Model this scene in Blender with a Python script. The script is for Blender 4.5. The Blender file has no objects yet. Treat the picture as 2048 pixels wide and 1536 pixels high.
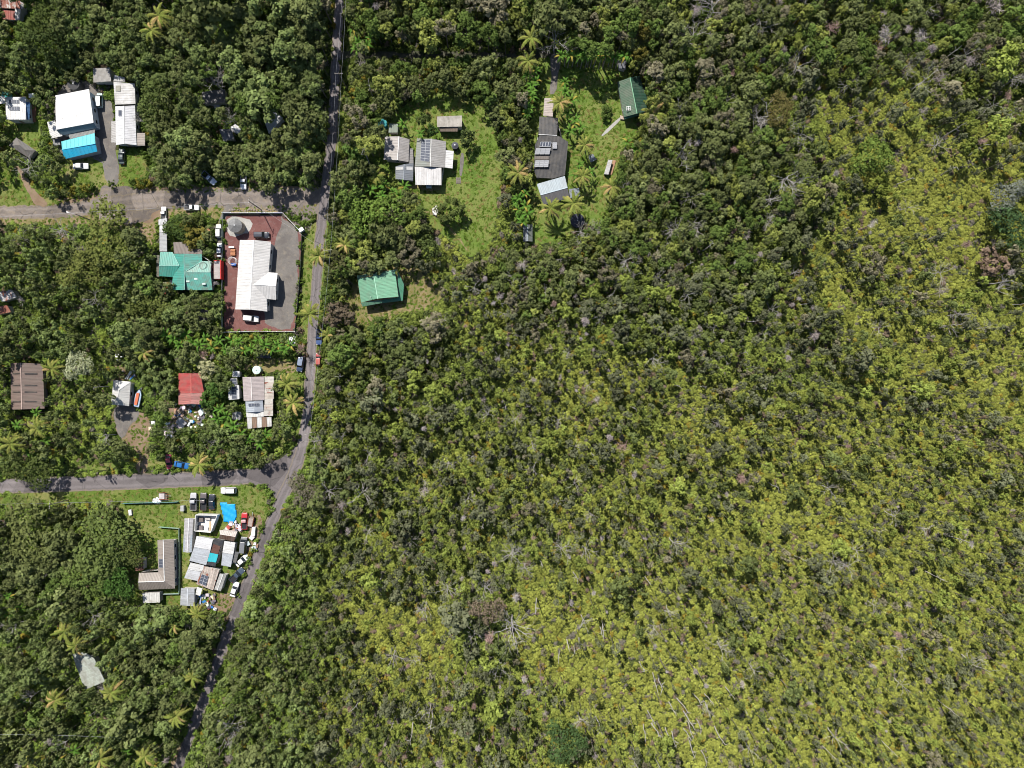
import bpy, math, random
import numpy as np
from mathutils import Vector

# ------------------------------------------------------------------ camera, sky, sun, exposure
ALT = 205.0           # flying height of the drone (m)
MPP = 0.15            # metres on the ground per photograph pixel (2048 wide)
SUN_AZ = Vector((-0.45, 0.893))   # towards the sun, seen on the map
SUN_EL = math.radians(52)

sc = bpy.context.scene
cam_d = bpy.data.cameras.new('camera')
cam = bpy.data.objects.new('camera', cam_d)
sc.collection.objects.link(cam)
cam.location = (0, 0, ALT)
cam.rotation_euler = (0, 0, 0)
cam_d.sensor_fit = 'HORIZONTAL'
cam_d.angle = 2 * math.atan(1024 * MPP / ALT)
cam_d.clip_end = 6000
sc.camera = cam

world = bpy.data.worlds.new('World')
sc.world = world
world.use_nodes = True
wn = world.node_tree.nodes
sky = wn.new('ShaderNodeTexSky')
sky.sky_type = 'NISHITA'
sky.sun_disc = False
sky.sun_elevation = SUN_EL
sky.sun_rotation = math.atan2(SUN_AZ.x, SUN_AZ.y)
wn['Background'].inputs[1].default_value = 0.075
world.node_tree.links.new(sky.outputs[0], wn['Background'].inputs[0])

sun_d = bpy.data.lights.new('sun', 'SUN')
sun_d.energy = 4.6
sun_d.angle = math.radians(0.55)
sun_d.color = (1.0, 0.955, 0.88)
sun = bpy.data.objects.new('sun', sun_d)
sc.collection.objects.link(sun)
ce = math.cos(SUN_EL)
sun.rotation_euler = Vector((-SUN_AZ.x * ce, -SUN_AZ.y * ce, -math.sin(SUN_EL))).to_track_quat('-Z', 'Y').to_euler()
sun.location = (-60, 120, 170)

sc.view_settings.view_transform = 'Standard'
sc.view_settings.look = 'None'
sc.view_settings.gamma = 1
sc.view_settings.use_curve_mapping = False
sc.view_settings.exposure = 0.62
sc.render.engine = 'CYCLES'
sc.cycles.max_bounces = 3
sc.cycles.diffuse_bounces = 1
sc.cycles.glossy_bounces = 2
sc.cycles.transmission_bounces = 1
sc.cycles.use_adaptive_sampling = True
sc.cycles.adaptive_threshold = 0.03
sc.cycles.use_denoising = True
sc.cycles.use_fast_gi = False
sc.cycles.filter_width = 1.0
sc.render.use_persistent_data = False

rng = np.random.default_rng(7)
random.seed(7)
COL = sc.collection

# ------------------------------------------------------------------ helpers: coordinates, meshes, tagging
def P(px, py, z=0.0):
    """photograph pixel -> world point at height z (survey of the nadir photograph)"""
    k = MPP * (ALT - z) / ALT
    return Vector(((px - 1024) * k, (768 - py) * k, z))

def tag(o, label=None, cat=None, group=None, kind=None):
    if label: o['label'] = label
    if cat: o['category'] = cat
    if group: o['group'] = group
    if kind: o['kind'] = kind
    return o

def link(o, parent=None):
    COL.objects.link(o)
    if parent is not None: o.parent = parent
    return o

def thing(name, label, cat, loc=(0, 0, 0), rotz=0.0, group=None):
    o = bpy.data.objects.new(name, None)
    o.empty_display_size = 0.5
    o.location = loc
    o.rotation_euler = (0, 0, rotz)
    link(o)
    return tag(o, label, cat, group)

class MB:
    """collects faces for one mesh"""
    def __init__(s): s.v = []; s.f = []; s.uv = []; s.m = []
    def face(s, pts, uv=None, m=0):
        i = len(s.v)
        s.v += [tuple(p) for p in pts]
        s.f.append(tuple(range(i, i + len(pts))))
        s.uv += list(uv) if uv else [(p[0], p[1]) for p in pts]
        s.m.append(m)
    def prism(s, pts, off, m=0):
        """closed prism between polygon pts and pts+off"""
        n = len(pts)
        a = [Vector(p) for p in pts]; o = Vector(off)
        nrm = (a[1] - a[0]).cross(a[2] - a[0])
        if nrm.dot(o) > 0: a.reverse()          # a = far side from off
        b = [p + o for p in a]
        s.face(a, m=m); s.face(b[::-1], m=m)
        for i in range(n):
            j = (i + 1) % n
            s.face([a[j], a[i], b[i], b[j]], m=m)
    def box(s, c, size, rz=0.0, m=0):
        cx, cy, cz = c; sx, sy, sz = [q / 2 for q in size]
        ca, sa = math.cos(rz), math.sin(rz)
        def t(x, y, z): return (cx + x * ca - y * sa, cy + x * sa + y * ca, cz + z)
        s.prism([t(-sx, -sy, -sz), t(sx, -sy, -sz), t(sx, sy, -sz), t(-sx, sy, -sz)], (0, 0, 2 * sz), m)
    def bar(s, a, b, w, h=None, m=0):
        """square bar from a to b"""
        a = Vector(a); b = Vector(b); h = h or w
        d = (b - a).normalized()
        up = Vector((0, 0, 1)) if abs(d.z) < 0.95 else Vector((1, 0, 0))
        sd = d.cross(up).normalized(); up = sd.cross(d)
        q = [a + sd * (w / 2 * i) + up * (h / 2 * j) for i, j in ((-1, -1), (1, -1), (1, 1), (-1, 1))]
        s.prism(q, b - a, m)
    def tube(s, pts, rad, n=6, m=0, cap=True):
        pts = [Vector(p) for p in pts]
        rings = []
        for i, p in enumerate(pts):
            d = (pts[min(i + 1, len(pts) - 1)] - pts[max(i - 1, 0)]).normalized()
            up = Vector((0, 0, 1)) if abs(d.z) < 0.9 else Vector((1, 0, 0))
            sd = d.cross(up).normalized(); u2 = sd.cross(d)
            r = rad[i] if isinstance(rad, (list, tuple)) else rad
            rings.append([p + (sd * math.cos(2 * math.pi * k / n) + u2 * math.sin(2 * math.pi * k / n)) * r for k in range(n)])
        for i in range(len(rings) - 1):
            for k in range(n):
                l = (k + 1) % n
                s.face([rings[i][k], rings[i + 1][k], rings[i + 1][l], rings[i][l]][::-1], m=m)
        if cap:
            s.face(rings[0], m=m); s.face(rings[-1][::-1], m=m)
    def cyl(s, c, r, h, n=20, m=0, r2=None):
        r2 = r if r2 is None else r2
        cx, cy, cz = c
        a = [(cx + r * math.cos(2 * math.pi * k / n), cy + r * math.sin(2 * math.pi * k / n), cz) for k in range(n)]
        b = [(cx + r2 * math.cos(2 * math.pi * k / n), cy + r2 * math.sin(2 * math.pi * k / n), cz + h) for k in range(n)]
        s.face(a[::-1], m=m)
        if r2 > 0.001: s.face(b, m=m)
        for k in range(n):
            l = (k + 1) % n
            s.face([a[k], a[l], b[l], b[k]], m=m)
    def mesh(s, name, mats, smooth=False):
        me = bpy.data.meshes.new(name)
        me.from_pydata(s.v, [], s.f)
        uvl = me.uv_layers.new(name='UVMap')
        uvl.data.foreach_set('uv', np.array(s.uv, dtype=np.float32).ravel())
        for m in (mats if isinstance(mats, (list, tuple)) else [mats]): me.materials.append(m)
        me.polygons.foreach_set('material_index', s.m)
        if smooth: me.polygons.foreach_set('use_smooth', [True] * len(s.f))
        me.update()
        return me
    def build(s, name, mats, parent=None, smooth=False, tint=None):
        o = bpy.data.objects.new(name, s.mesh(name, mats, smooth))
        if tint is not None: o['tint'] = [float(t) for t in tint]
        return link(o, parent)

def np_mesh(name, verts, quads, mats, var=None, midx=None):
    """fast quad mesh with a per-face float attribute 'leafvar'"""
    me = bpy.data.meshes.new(name)
    n, m = len(verts), len(quads)
    me.vertices.add(n); me.vertices.foreach_set('co', np.asarray(verts, dtype=np.float32).ravel())
    me.loops.add(m * 4); me.loops.foreach_set('vertex_index', np.asarray(quads, dtype=np.int32).ravel())
    me.polygons.add(m)
    me.polygons.foreach_set('loop_start', np.arange(m, dtype=np.int32) * 4)
    if midx is not None: me.polygons.foreach_set('material_index', np.asarray(midx, dtype=np.int32))
    for q in (mats if isinstance(mats, (list, tuple)) else [mats]): me.materials.append(q)
    me.update(calc_edges=True)
    if var is not None:
        a = me.attributes.new('leafvar', 'FLOAT', 'FACE')
        a.data.foreach_set('value', np.asarray(var, dtype=np.float32))
    me.validate()
    return me

# ------------------------------------------------------------------ materials
def new_mat(name):
    m = bpy.data.materials.new(name); m.use_nodes = True
    nt = m.node_tree
    for n in list(nt.nodes): nt.nodes.remove(n)
    out = nt.nodes.new('ShaderNodeOutputMaterial')
    return m, nt, out

def N(nt, t, **kw):
    n = nt.nodes.new(t)
    for k, v in kw.items(): setattr(n, k, v)
    return n

def L(nt, a, b): nt.links.new(a, b)

def mixrgb(nt, fac, a, b, mode='MIX'):
    n = N(nt, 'ShaderNodeMix', data_type='RGBA', blend_type=mode)
    for sock, val in ((n.inputs[0], fac), (n.inputs[6], a), (n.inputs[7], b)):
        if hasattr(val, 'type') and hasattr(val, 'links'): L(nt, val, sock)
        elif isinstance(val, (int, float)): sock.default_value = val
        else: sock.default_value = (*val, 1)
    return n.outputs[2]

def noise(nt, scale, detail=3, rough=0.55, vec=None, dim='3D', dist=0.0):
    n = N(nt, 'ShaderNodeTexNoise', noise_dimensions=dim)
    n.inputs['Scale'].default_value = scale
    n.inputs['Detail'].default_value = detail
    n.inputs['Roughness'].default_value = rough
    n.inputs['Distortion'].default_value = dist
    if vec is not None: L(nt, vec, n.inputs['Vector'])
    return n.outputs[0]

def ramp(nt, fac, stops):
    n = N(nt, 'ShaderNodeValToRGB')
    e = n.color_ramp.elements
    while len(e) < len(stops): e.new(0.5)
    for i, (p, c) in enumerate(stops):
        e[i].position = p
        e[i].color = (c, c, c, 1) if isinstance(c, (int, float)) else (*c, 1)
    L(nt, fac, n.inputs[0])
    return n.outputs[0]

def principled(nt, out, col, rough=0.7, spec=0.3, metal=0.0, bump=None, bstr=0.3, bdist=0.05):
    b = N(nt, 'ShaderNodeBsdfPrincipled')
    if hasattr(col, 'links'): L(nt, col, b.inputs['Base Color'])
    else: b.inputs['Base Color'].default_value = (*col, 1)
    if hasattr(rough, 'links'): L(nt, rough, b.inputs['Roughness'])
    else: b.inputs['Roughness'].default_value = rough
    b.inputs['Specular IOR Level'].default_value = spec
    b.inputs['Metallic'].default_value = metal
    if bump is not None:
        bn = N(nt, 'ShaderNodeBump'); bn.inputs['Strength'].default_value = bstr; bn.inputs['Distance'].default_value = bdist
        L(nt, bump, bn.inputs['Height']); L(nt, bn.outputs[0], b.inputs['Normal'])
    L(nt, b.outputs[0], out.inputs[0])
    return b

def wpos(nt): return N(nt, 'ShaderNodeNewGeometry').outputs['Position']

def mat_foliage(name, trans=0.3, rough=0.6, spec=0.25, spread=0.55):
    m, nt, out = new_mat(name)
    tint = N(nt, 'ShaderNodeAttribute', attribute_type='INSTANCER', attribute_name='tint').outputs['Vector']
    var = N(nt, 'ShaderNodeAttribute', attribute_type='GEOMETRY', attribute_name='leafvar').outputs['Fac']
    # young leaves yellower, old ones greyer
    mul = N(nt, 'ShaderNodeMapRange'); L(nt, var, mul.inputs[0])
    mul.inputs[3].default_value = 1 - spread; mul.inputs[4].default_value = 1 + spread
    sc_ = N(nt, 'ShaderNodeVectorMath', operation='SCALE'); L(nt, tint, sc_.inputs[0]); L(nt, mul.outputs[0], sc_.inputs['Scale'])
    b = N(nt, 'ShaderNodeBsdfDiffuse')
    L(nt, sc_.outputs[0], b.inputs['Color'])
    t = N(nt, 'ShaderNodeBsdfTranslucent')
    tc = N(nt, 'ShaderNodeVectorMath', operation='MULTIPLY'); L(nt, sc_.outputs[0], tc.inputs[0]); tc.inputs[1].default_value = (1.1, 1.2, 0.6)
    L(nt, tc.outputs[0], t.inputs[0])
    mx = N(nt, 'ShaderNodeMixShader'); mx.inputs[0].default_value = trans
    L(nt, b.outputs[0], mx.inputs[1]); L(nt, t.outputs[0], mx.inputs[2]); L(nt, mx.outputs[0], out.inputs[0])
    return m

def mat_bark(name, c1, c2, scale=6):
    m, nt, out = new_mat(name)
    f = noise(nt, scale, 3, vec=wpos(nt))
    principled(nt, out, mixrgb(nt, f, c1, c2), 0.9, 0.15)
    return m

M = {}
M['leaf'] = mat_foliage('leaf_foliage', 0.22, 0.6, 0.25, 0.48)
M['fern'] = mat_foliage('fern_foliage', 0.25, 0.65, 0.2, 0.55)
M['frond'] = mat_foliage('palm_foliage', 0.22, 0.45, 0.4, 0.35)
M['twig'] = mat_foliage('dry_twigs', 0.0, 0.9, 0.1, 0.3)
M['bark'] = mat_bark('grey_bark', (0.10, 0.085, 0.07), (0.2, 0.175, 0.15))
M['deadwood'] = mat_bark('bleached_wood', (0.26, 0.24, 0.215), (0.5, 0.47, 0.44))
M['palmbark'] = mat_bark('palm_bark', (0.2, 0.17, 0.14), (0.33, 0.29, 0.25))
# ------------------------------------------------------------------ ground, roads, lawns (the setting)
def mat_soil():
    m, nt, out = new_mat('undergrowth_soil')
    p = wpos(nt)
    a = noise(nt, 0.35, 5, 0.65, p); b = noise(nt, 1.7, 4, 0.6, p); c = noise(nt, 0.03, 3, 0.5, p)
    col = mixrgb(nt, ramp(nt, b, [(0.35, 0), (0.65, 1)]), (0.022, 0.03, 0.011), (0.055, 0.07, 0.02))
    col = mixrgb(nt, ramp(nt, a, [(0.55, 0), (0.72, 1)]), col, (0.075, 0.055, 0.035))
    principled(nt, out, col, 0.95, 0.1, bump=b, bstr=0.6, bdist=0.3)
    return m

def mat_lawn(name, g1, g2, dry, dirt, drya=0.5, dirta=0.66):
    m, nt, out = new_mat(name)
    p = wpos(nt)
    big = noise(nt, 0.11, 5, 0.62, p, dist=0.4); mid = noise(nt, 0.5, 5, 0.65, p); fine = noise(nt, 3.2, 4, 0.7, p)
    col = mixrgb(nt, ramp(nt, mid, [(0.35, 0), (0.65, 1)]), g1, g2)
    col = mixrgb(nt, ramp(nt, big, [(drya - 0.08, 0), (drya + 0.12, 0.8)]), col, dry)
    dmask = N(nt, 'ShaderNodeMath', operation='MULTIPLY'); 
    L(nt, ramp(nt, noise(nt, 0.16, 6, 0.7, p, dist=0.8), [(dirta - 0.04, 0), (dirta + 0.06, 1)]), dmask.inputs[0])
    L(nt, ramp(nt, fine, [(0.3, 0.4), (0.6, 1)]), dmask.inputs[1])
    col = mixrgb(nt, dmask.outputs[0], col, dirt)
    col = mixrgb(nt, 1.0, col, ramp(nt, fine, [(0.25, 0.55), (0.75, 1.4)]), 'MULTIPLY')
    principled(nt, out, col, 0.95, 0.12, bump=fine, bstr=0.5, bdist=0.12)
    return m

def N_sep(nt, c):
    s = N(nt, 'ShaderNodeSeparateColor'); L(nt, c, s.inputs[0]); return s.outputs[0]

def mat_asphalt(name, c1, c2, dust, wear=0.5, tracks=False):
    m, nt, out = new_mat(name)
    p = wpos(nt)
    f = noise(nt, 5.0, 4, 0.75, p); g = noise(nt, 0.25, 5, 0.6, p, dist=0.6); h = noise(nt, 0.9, 4, 0.6, p)
    col = mixrgb(nt, ramp(nt, g, [(0.35, 0), (0.68, 1)]), c1, c2)
    col = mixrgb(nt, ramp(nt, h, [(wear, 0), (wear + 0.18, 0.6)]), col, dust)
    if tracks:
        uv = N(nt, 'ShaderNodeSeparateXYZ'); L(nt, N(nt, 'ShaderNodeUVMap', uv_map='UVMap').outputs[0], uv.inputs[0])
        ab = N(nt, 'ShaderNodeMath', operation='ABSOLUTE'); L(nt, uv.outputs[1], ab.inputs[0])
        wob = N(nt, 'ShaderNodeMath', operation='MULTIPLY_ADD'); L(nt, h, wob.inputs[0]); wob.inputs[1].default_value = 0.3; L(nt, ab.outputs[0], wob.inputs[2])
        col = mixrgb(nt, ramp(nt, wob.outputs[0], [(0.35, 0), (0.55, 0.45), (0.68, 0.45), (0.85, 0)]), col, tuple(q * 1.32 for q in c2))
        col = mixrgb(nt, ramp(nt, wob.outputs[0], [(0.98, 0), (1.14, 0.75)]), col, (0.2, 0.165, 0.12))
        vo = N(nt, 'ShaderNodeTexVoronoi', feature='DISTANCE_TO_EDGE'); vo.inputs['Scale'].default_value = 0.16; L(nt, p, vo.inputs['Vector'])
        cr = N(nt, 'ShaderNodeMath', operation='MULTIPLY'); L(nt, ramp(nt, vo.outputs['Distance'], [(0.0, 1), (0.02, 0)]), cr.inputs[0]); L(nt, ramp(nt, g, [(0.45, 0), (0.6, 0.8)]), cr.inputs[1])
        col = mixrgb(nt, cr.outputs[0], col, (0.03, 0.028, 0.028))
        pt = N(nt, 'ShaderNodeTexVoronoi', feature='F1'); pt.inputs['Scale'].default_value = 0.11; L(nt, p, pt.inputs['Vector'])
        col = mixrgb(nt, 1.0, col, ramp(nt, N_sep(nt, pt.outputs['Color']), [(0.12, 0.72), (0.16, 1.0), (0.86, 1.0), (0.9, 1.2)]), 'MULTIPLY')
    col = mixrgb(nt, 1.0, col, ramp(nt, f, [(0.3, 0.75), (0.7, 1.2)]), 'MULTIPLY')
    principled(nt, out, col, 0.9, 0.2, bump=f, bstr=0.25, bdist=0.03)
    return m

M['soil'] = mat_soil()
M['lawn'] = mat_lawn('lawn_grass', (0.075, 0.13, 0.022), (0.125, 0.185, 0.034), (0.17, 0.185, 0.055), (0.18, 0.155, 0.085), 0.48, 0.72)
M['verge'] = mat_lawn('verge_grass', (0.07, 0.115, 0.02), (0.12, 0.17, 0.03), (0.2, 0.19, 0.07), (0.24, 0.19, 0.11), 0.50, 0.64)
M['drygrass'] = mat_lawn('dry_grass', (0.12, 0.13, 0.035), (0.18, 0.16, 0.06), (0.24, 0.185, 0.1), (0.25, 0.18, 0.115), 0.44, 0.55)
M['asphalt'] = mat_asphalt('worn_asphalt', (0.12, 0.106, 0.106), (0.16, 0.142, 0.142), (0.17, 0.15, 0.14), 0.6, tracks=True)
M['gravel'] = mat_asphalt('grey_gravel', (0.12, 0.108, 0.1), (0.18, 0.165, 0.15), (0.22, 0.19, 0.15), 0.52)
M['oldroad'] = mat_asphalt('old_gravelly_asphalt', (0.135, 0.115, 0.102), (0.195, 0.167, 0.148), (0.25, 0.2, 0.145), 0.48, tracks=True)
M['cinder'] = mat_asphalt('red_cinder', (0.13, 0.055, 0.05), (0.18, 0.085, 0.075), (0.19, 0.14, 0.13), 0.54)
M['lane'] = mat_asphalt('shade_tinted_lane', (0.05, 0.05, 0.035), (0.085, 0.08, 0.055), (0.06, 0.08, 0.025), 0.5)  # lane colour darkened to carry the shade of the trees
M['dirt'] = mat_asphalt('bare_dirt', (0.17, 0.115, 0.075), (0.25, 0.18, 0.125), (0.14, 0.15, 0.05), 0.52)
M['concrete'] = mat_asphalt('weathered_concrete', (0.3, 0.29, 0.27), (0.4, 0.385, 0.36), (0.22, 0.2, 0.18), 0.55)

def resample(pts, step, closed):
    out = []
    n = len(pts)
    for i in range(n if closed else n - 1):
        a = np.array(pts[i], float); b = np.array(pts[(i + 1) % n], float)
        k = max(1, int(np.linalg.norm(b - a) / step))
        for t in range(k): out.append(a + (b - a) * t / k)
    if not closed: out.append(np.array(pts[-1], float))
    return np.array(out)

def chaikin(pts, it, closed):
    p = np.array(pts, float)
    for _ in range(it):
        if closed:
            q = np.roll(p, -1, 0)
            p = np.stack([0.75 * p + 0.25 * q, 0.25 * p + 0.75 * q], 1).reshape(-1, 2)
        else:
            a, b = p[:-1], p[1:]
            m = np.stack([0.75 * a + 0.25 * b, 0.25 * a + 0.75 * b], 1).reshape(-1, 2)
            p = np.vstack([p[:1], m, p[-1:]])
    return p

def sheet(name, px, z, mat, rough=2.0, smooth=2, step=6, uv=None):
    """flat ground patch with an irregular natural edge"""
    p = chaikin(px, smooth, True) if smooth else np.array(px, float)
    p = resample(p, step, True)
    if rough:
        j = rng.normal(0, 1, (len(p), 2)); j = (j + np.roll(j, 1, 0) + np.roll(j, -1, 0)) / 1.7
        p = p + j * rough
    mb = MB(); mb.face([P(x, y, z) for x, y in p][::-1], [(0, 0)] * len(p))
    o = mb.build(name, mat); 
    if o.data.polygons[0].normal.z < 0: o.data.flip_normals()
    return tag(o, kind='structure')

def ribbon(name, line, width, z, mat, rough=0.5):
    c = chaikin(line, 2, False); c = resample(c, 6, False)
    w = np.interp(np.linspace(0, 1, len(c)), np.linspace(0, 1, len(width)), width) if isinstance(width, (list, tuple)) else np.full(len(c), width)
    t = np.gradient(c, axis=0); t /= np.linalg.norm(t, axis=1)[:, None]
    nrm = np.stack([-t[:, 1], t[:, 0]], 1)
    jl = rng.normal(0, rough, len(c)); jr = rng.normal(0, rough, len(c))
    a = c + nrm * (w / 2 + jl)[:, None]; b = c - nrm * (w / 2 + jr)[:, None]
    mb = MB()
    for i in range(len(c) - 1):
        q0, q1 = i * 0.9, (i + 1) * 0.9
        mb.face([P(*a[i], z), P(*a[i + 1], z), P(*b[i + 1], z), P(*b[i], z)], [(q0, 1), (q1, 1), (q1, -1), (q0, -1)])
    o = mb.build(name, mat)
    if o.data.polygons[0].normal.z < 0: o.data.flip_normals()
    return tag(o, kind='structure')

ribbon('lawn_track', [(915, 200), (945, 208), (968, 228), (972, 270), (960, 320), (955, 380), (968, 440), (975, 500)], 2.6, 0.03, M['verge'], 0.9)
ribbon('lawn_track', [(905, 210), (940, 219), (958, 236), (961, 270), (950, 320), (944, 380), (956, 440), (962, 500)], 2.6, 0.031, M['verge'], 0.9)
ribbon('worn_path', [(800, 366), (830, 376), (860, 378), (880, 374)], 8, 0.032, M['drygrass'], 1.5)
ribbon('worn_path', [(835, 420), (870, 430), (900, 455), (935, 500)], 5, 0.033, M['drygrass'], 1.2)
mb = MB(); mb.face([(-2500, -2500, 0), (2500, -2500, 0), (2500, 2500, 0), (-2500, 2500, 0)])
tag(mb.build('ground', M['soil']), kind='structure')

ROAD_MAIN = [(690, -160), (683, -60), (681, 0), (676, 60), (672, 120), (668, 200), (665, 270), (657, 330), (650, 380), (645, 430), (639, 480), (633, 560),
             (628, 620), (624, 680), (621, 740), (617, 800), (612, 850), (603, 900), (592, 935), (577, 970), (560, 1005), (546, 1040), (528, 1080),
             (510, 1130), (490, 1180), (475, 1215), (455, 1270), (437, 1320), (420, 1370), (400, 1420), (380, 1470), (357, 1536), (330, 1600), (300, 1680)]
ROAD_SOUTH = [(-160, 980), (0, 972), (200, 966), (400, 958), (500, 953), (560, 945), (592, 930)]
ROAD_NORTH = [(-160, 424), (0, 425), (100, 424), (200, 412), (300, 400), (400, 396), (500, 396), (600, 398), (652, 398)]
DRIVE_EAST = [(672, 110), (740, 111), (820, 110), (900, 110), (1000, 110), (1090, 110), (1130, 106)]
ribbon('lane_road', DRIVE_EAST, [16, 15, 14], 0.022, M['lane'], 1.2)
ribbon('side_road', ROAD_SOUTH, [31, 31, 32, 33], 0.036, M['asphalt'])
ribbon('gravel_road', ROAD_NORTH, [26, 26, 30, 40, 40, 46], 0.032, M['oldroad'], 1.2)
ribbon('main_road', ROAD_MAIN, [22, 20, 20, 20, 20, 20, 22, 24, 24, 22, 20, 20], 0.046, M['asphalt'])
# flared corner where the side road meets the main road, and the wide gravel pull-in on the upper road
sheet('road_junction', [(500, 936), (552, 922), (578, 905), (590, 890), (612, 890), (604, 930), (592, 955), (566, 1010), (553, 1003), (548, 990), (535, 975), (515, 970), (495, 969)], 0.041, M['asphalt'], 0.4, 1)
sheet('gravel_apron', [(190, 398), (205, 372), (222, 368), (262, 372), (300, 385), (345, 390), (350, 410), (300, 425), (300, 445), (250, 448), (200, 440), (175, 425)], 0.028, M['oldroad'], 1.5)
sheet('road_corner_apron', [(560, 380), (640, 372), (650, 420), (628, 430), (618, 470), (600, 470), (575, 432), (545, 420)], 0.038, M['oldroad'], 1.2)

LAWNS = [
    ('road_shoulder', [(-40, 404), (90, 400), (180, 386), (240, 366), (330, 372), (460, 372), (560, 372), (650, 368), (650, 432), (560, 424), (440, 424), (340, 436), (300, 450), (200, 448), (110, 440), (-40, 442)], 'dirt'),
    ('lawn', [(770, 250), (800, 212), (850, 190), (905, 186), (950, 198), (978, 215), (988, 260), (1002, 300), (1012, 330), (1004, 370), (1002, 410), (992, 450),
              (982, 490), (940, 522), (905, 485), (870, 462), (850, 430), (838, 392), (800, 374), (765, 350), (742, 332), (748, 290)], 'lawn'),
    ('lawn', [(1080, 112), (1120, 110), (1245, 108), (1262, 150), (1265, 240), (1285, 270), (1240, 300), (1232, 370), (1212, 440), (1155, 462), (1090, 492),
              (1046, 492), (1042, 440), (1068, 400), (1060, 250), (1078, 180)], 'lawn'),
    ('lawn', [(682, 612), (702, 570), (730, 545), (800, 522), (862, 548), (890, 590), (850, 622), (790, 628), (742, 650), (712, 662), (690, 645)], 'drygrass'),
    ('lawn', [(236, 994), (300, 980), (430, 972), (500, 968), (538, 984), (540, 1010), (530, 1040), (512, 1080), (492, 1130), (475, 1180), (462, 1216), (430, 1228),
              (300, 1216), (252, 1190), (240, 1100), (238, 1040)], 'verge'),
    ('lawn', [(112, 318), (150, 318), (215, 300), (240, 300), (290, 296), (300, 372), (270, 384), (205, 384), (120, 384)], 'verge'),
    ('lawn', [(-20, 330), (30, 330), (70, 380), (130, 405), (120, 420), (-20, 418)], 'verge'),
    ('lawn', [(15, 232), (40, 238), (78, 200), (82, 260), (75, 310), (30, 280), (5, 262)], 'lawn'),
    ('verge', [(-20, 952), (150, 944), (330, 928), (480, 918), (560, 900), (590, 880), (606, 840), (600, 812), (606, 740), (585, 720), (570, 760), (586, 840), (560, 890), (470, 906),
               (320, 916), (150, 932), (-20, 938)], 'verge'),
    ('verge', [(-20, 988), (200, 980), (420, 972), (500, 968), (480, 990), (250, 1002), (120, 1006), (-20, 1018)], 'verge'),
    ('verge', [(605, 470), (630, 440), (640, 460), (630, 540), (622, 600), (614, 680), (600, 680), (606, 560)], 'verge'),
    ('verge', [(652, 430), (660, 440), (648, 560), (642, 640), (636, 740), (630, 800), (624, 860), (612, 920), (590, 960), (570, 1010), (552, 1050), (575, 960), (604, 920), (620, 850), (628, 760), (634, 660), (643, 540)], 'verge'),
    ('verge', [(676, 200), (690, 150), (695, 60), (706, 60), (705, 100), (692, 180), (688, 260), (676, 330), (668, 330)], 'verge'),
    ('verge', [(-20, 436), (100, 432), (170, 434), (200, 446), (300, 450), (345, 412), (440, 410), (560, 420), (570, 432), (450, 425), (440, 470), (425, 420), (340, 430), (316, 440), (308, 500), (290, 470), (200, 452), (100, 448), (-20, 452)], 'drygrass'),
    ('clearing', [(490, 718), (540, 712), (580, 722), (606, 726), (606, 748), (560, 744), (500, 748), (486, 735)], 'drygrass'),
    ('clearing', [(250, 830), (290, 815), (305, 850), (300, 900), (292, 945), (270, 945), (276, 900), (240, 880), (222, 850), (225, 815)], 'dirt'),
    ('clearing', [(228, 718), (246, 722), (268, 750), (262, 762), (232, 756)], 'dirt'),
    ('clearing', [(338, 806), (410, 806), (415, 830), (400, 850), (370, 860), (345, 850), (335, 830)], 'dirt'),
    ('clearing', [(420, 1195), (470, 1185), (476, 1200), (462, 1224), (440, 1226), (424, 1215)], 'dirt'),
    ('clearing', [(500, 1040), (520, 1030), (528, 1045), (505, 1100), (492, 1112), (488, 1085)], 'dirt'),
    ('clearing', [(340, 1510), (372, 1470), (384, 1472), (365, 1536), (335, 1560)], 'dirt'),
    ('clearing', [(384, 1395), (395, 1375), (404, 1385), (392, 1425), (380, 1430)], 'verge'),
]
for i, (nm, poly, mt) in enumerate(LAWNS):
    sheet(nm, poly, 0.008 + 0.0008 * i, M[mt], 2.0)
PAVED = [
    ('gravel_yard', [(130, 165), (160, 158), (200, 172), (210, 190), (228, 212), (228, 290), (238, 320), (238, 372), (212, 372), (205, 312), (125, 322), (115, 290), (105, 250), (112, 190)], 'gravel', 1.0),
    ('cinder_yard', [(450, 430), (566, 430), (603, 470), (591, 662), (448, 662)], 'cinder', 0.2),
    ('asphalt_yard', [(562, 432), (568, 432), (602, 470), (590, 660), (545, 658), (520, 640), (540, 560), (545, 500), (552, 470), (563, 450)], 'gravel', 1.6),
    ('tank_pad', [(455, 434), (496, 436), (505, 450), (492, 470), (462, 474), (453, 455)], 'concrete', 1.5),
    ('driveway', [(1098, 108), (1119, 108), (1118, 140), (1111, 190), (1098, 190), (1102, 140)], 'gravel', 0.9),
    ('footpath', [(1240, 232), (1245, 237), (1206, 274), (1202, 270)], 'concrete', 0.2),
    ('footpath', [(921, 306), (928, 307), (925, 353), (918, 352)], 'gravel', 0.5),
    ('driveway', [(225, 812), (240, 810), (275, 812), (280, 830), (262, 850), (245, 880), (232, 860)], 'gravel', 1.2),
    ('driveway', [(30, 330), (44, 334), (70, 380), (100, 412), (80, 416), (55, 385)], 'dirt', 1.2),
    ('driveway', [(452, 405), (440, 430), (432, 470), (440, 520), (446, 520), (446, 440), (470, 412)], 'gravel', 1.2),
]
for i, (nm, poly, mt, rg) in enumerate(PAVED):
    sheet(nm, poly, 0.052 + 0.003 * i, M[mt], rg, 0 if nm == 'cinder_yard' else 1)
# ------------------------------------------------------------------ building materials
def attr(nt, name, out='Vector'):
    return N(nt, 'ShaderNodeAttribute', attribute_type='OBJECT', attribute_name=name).outputs[out]

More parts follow.
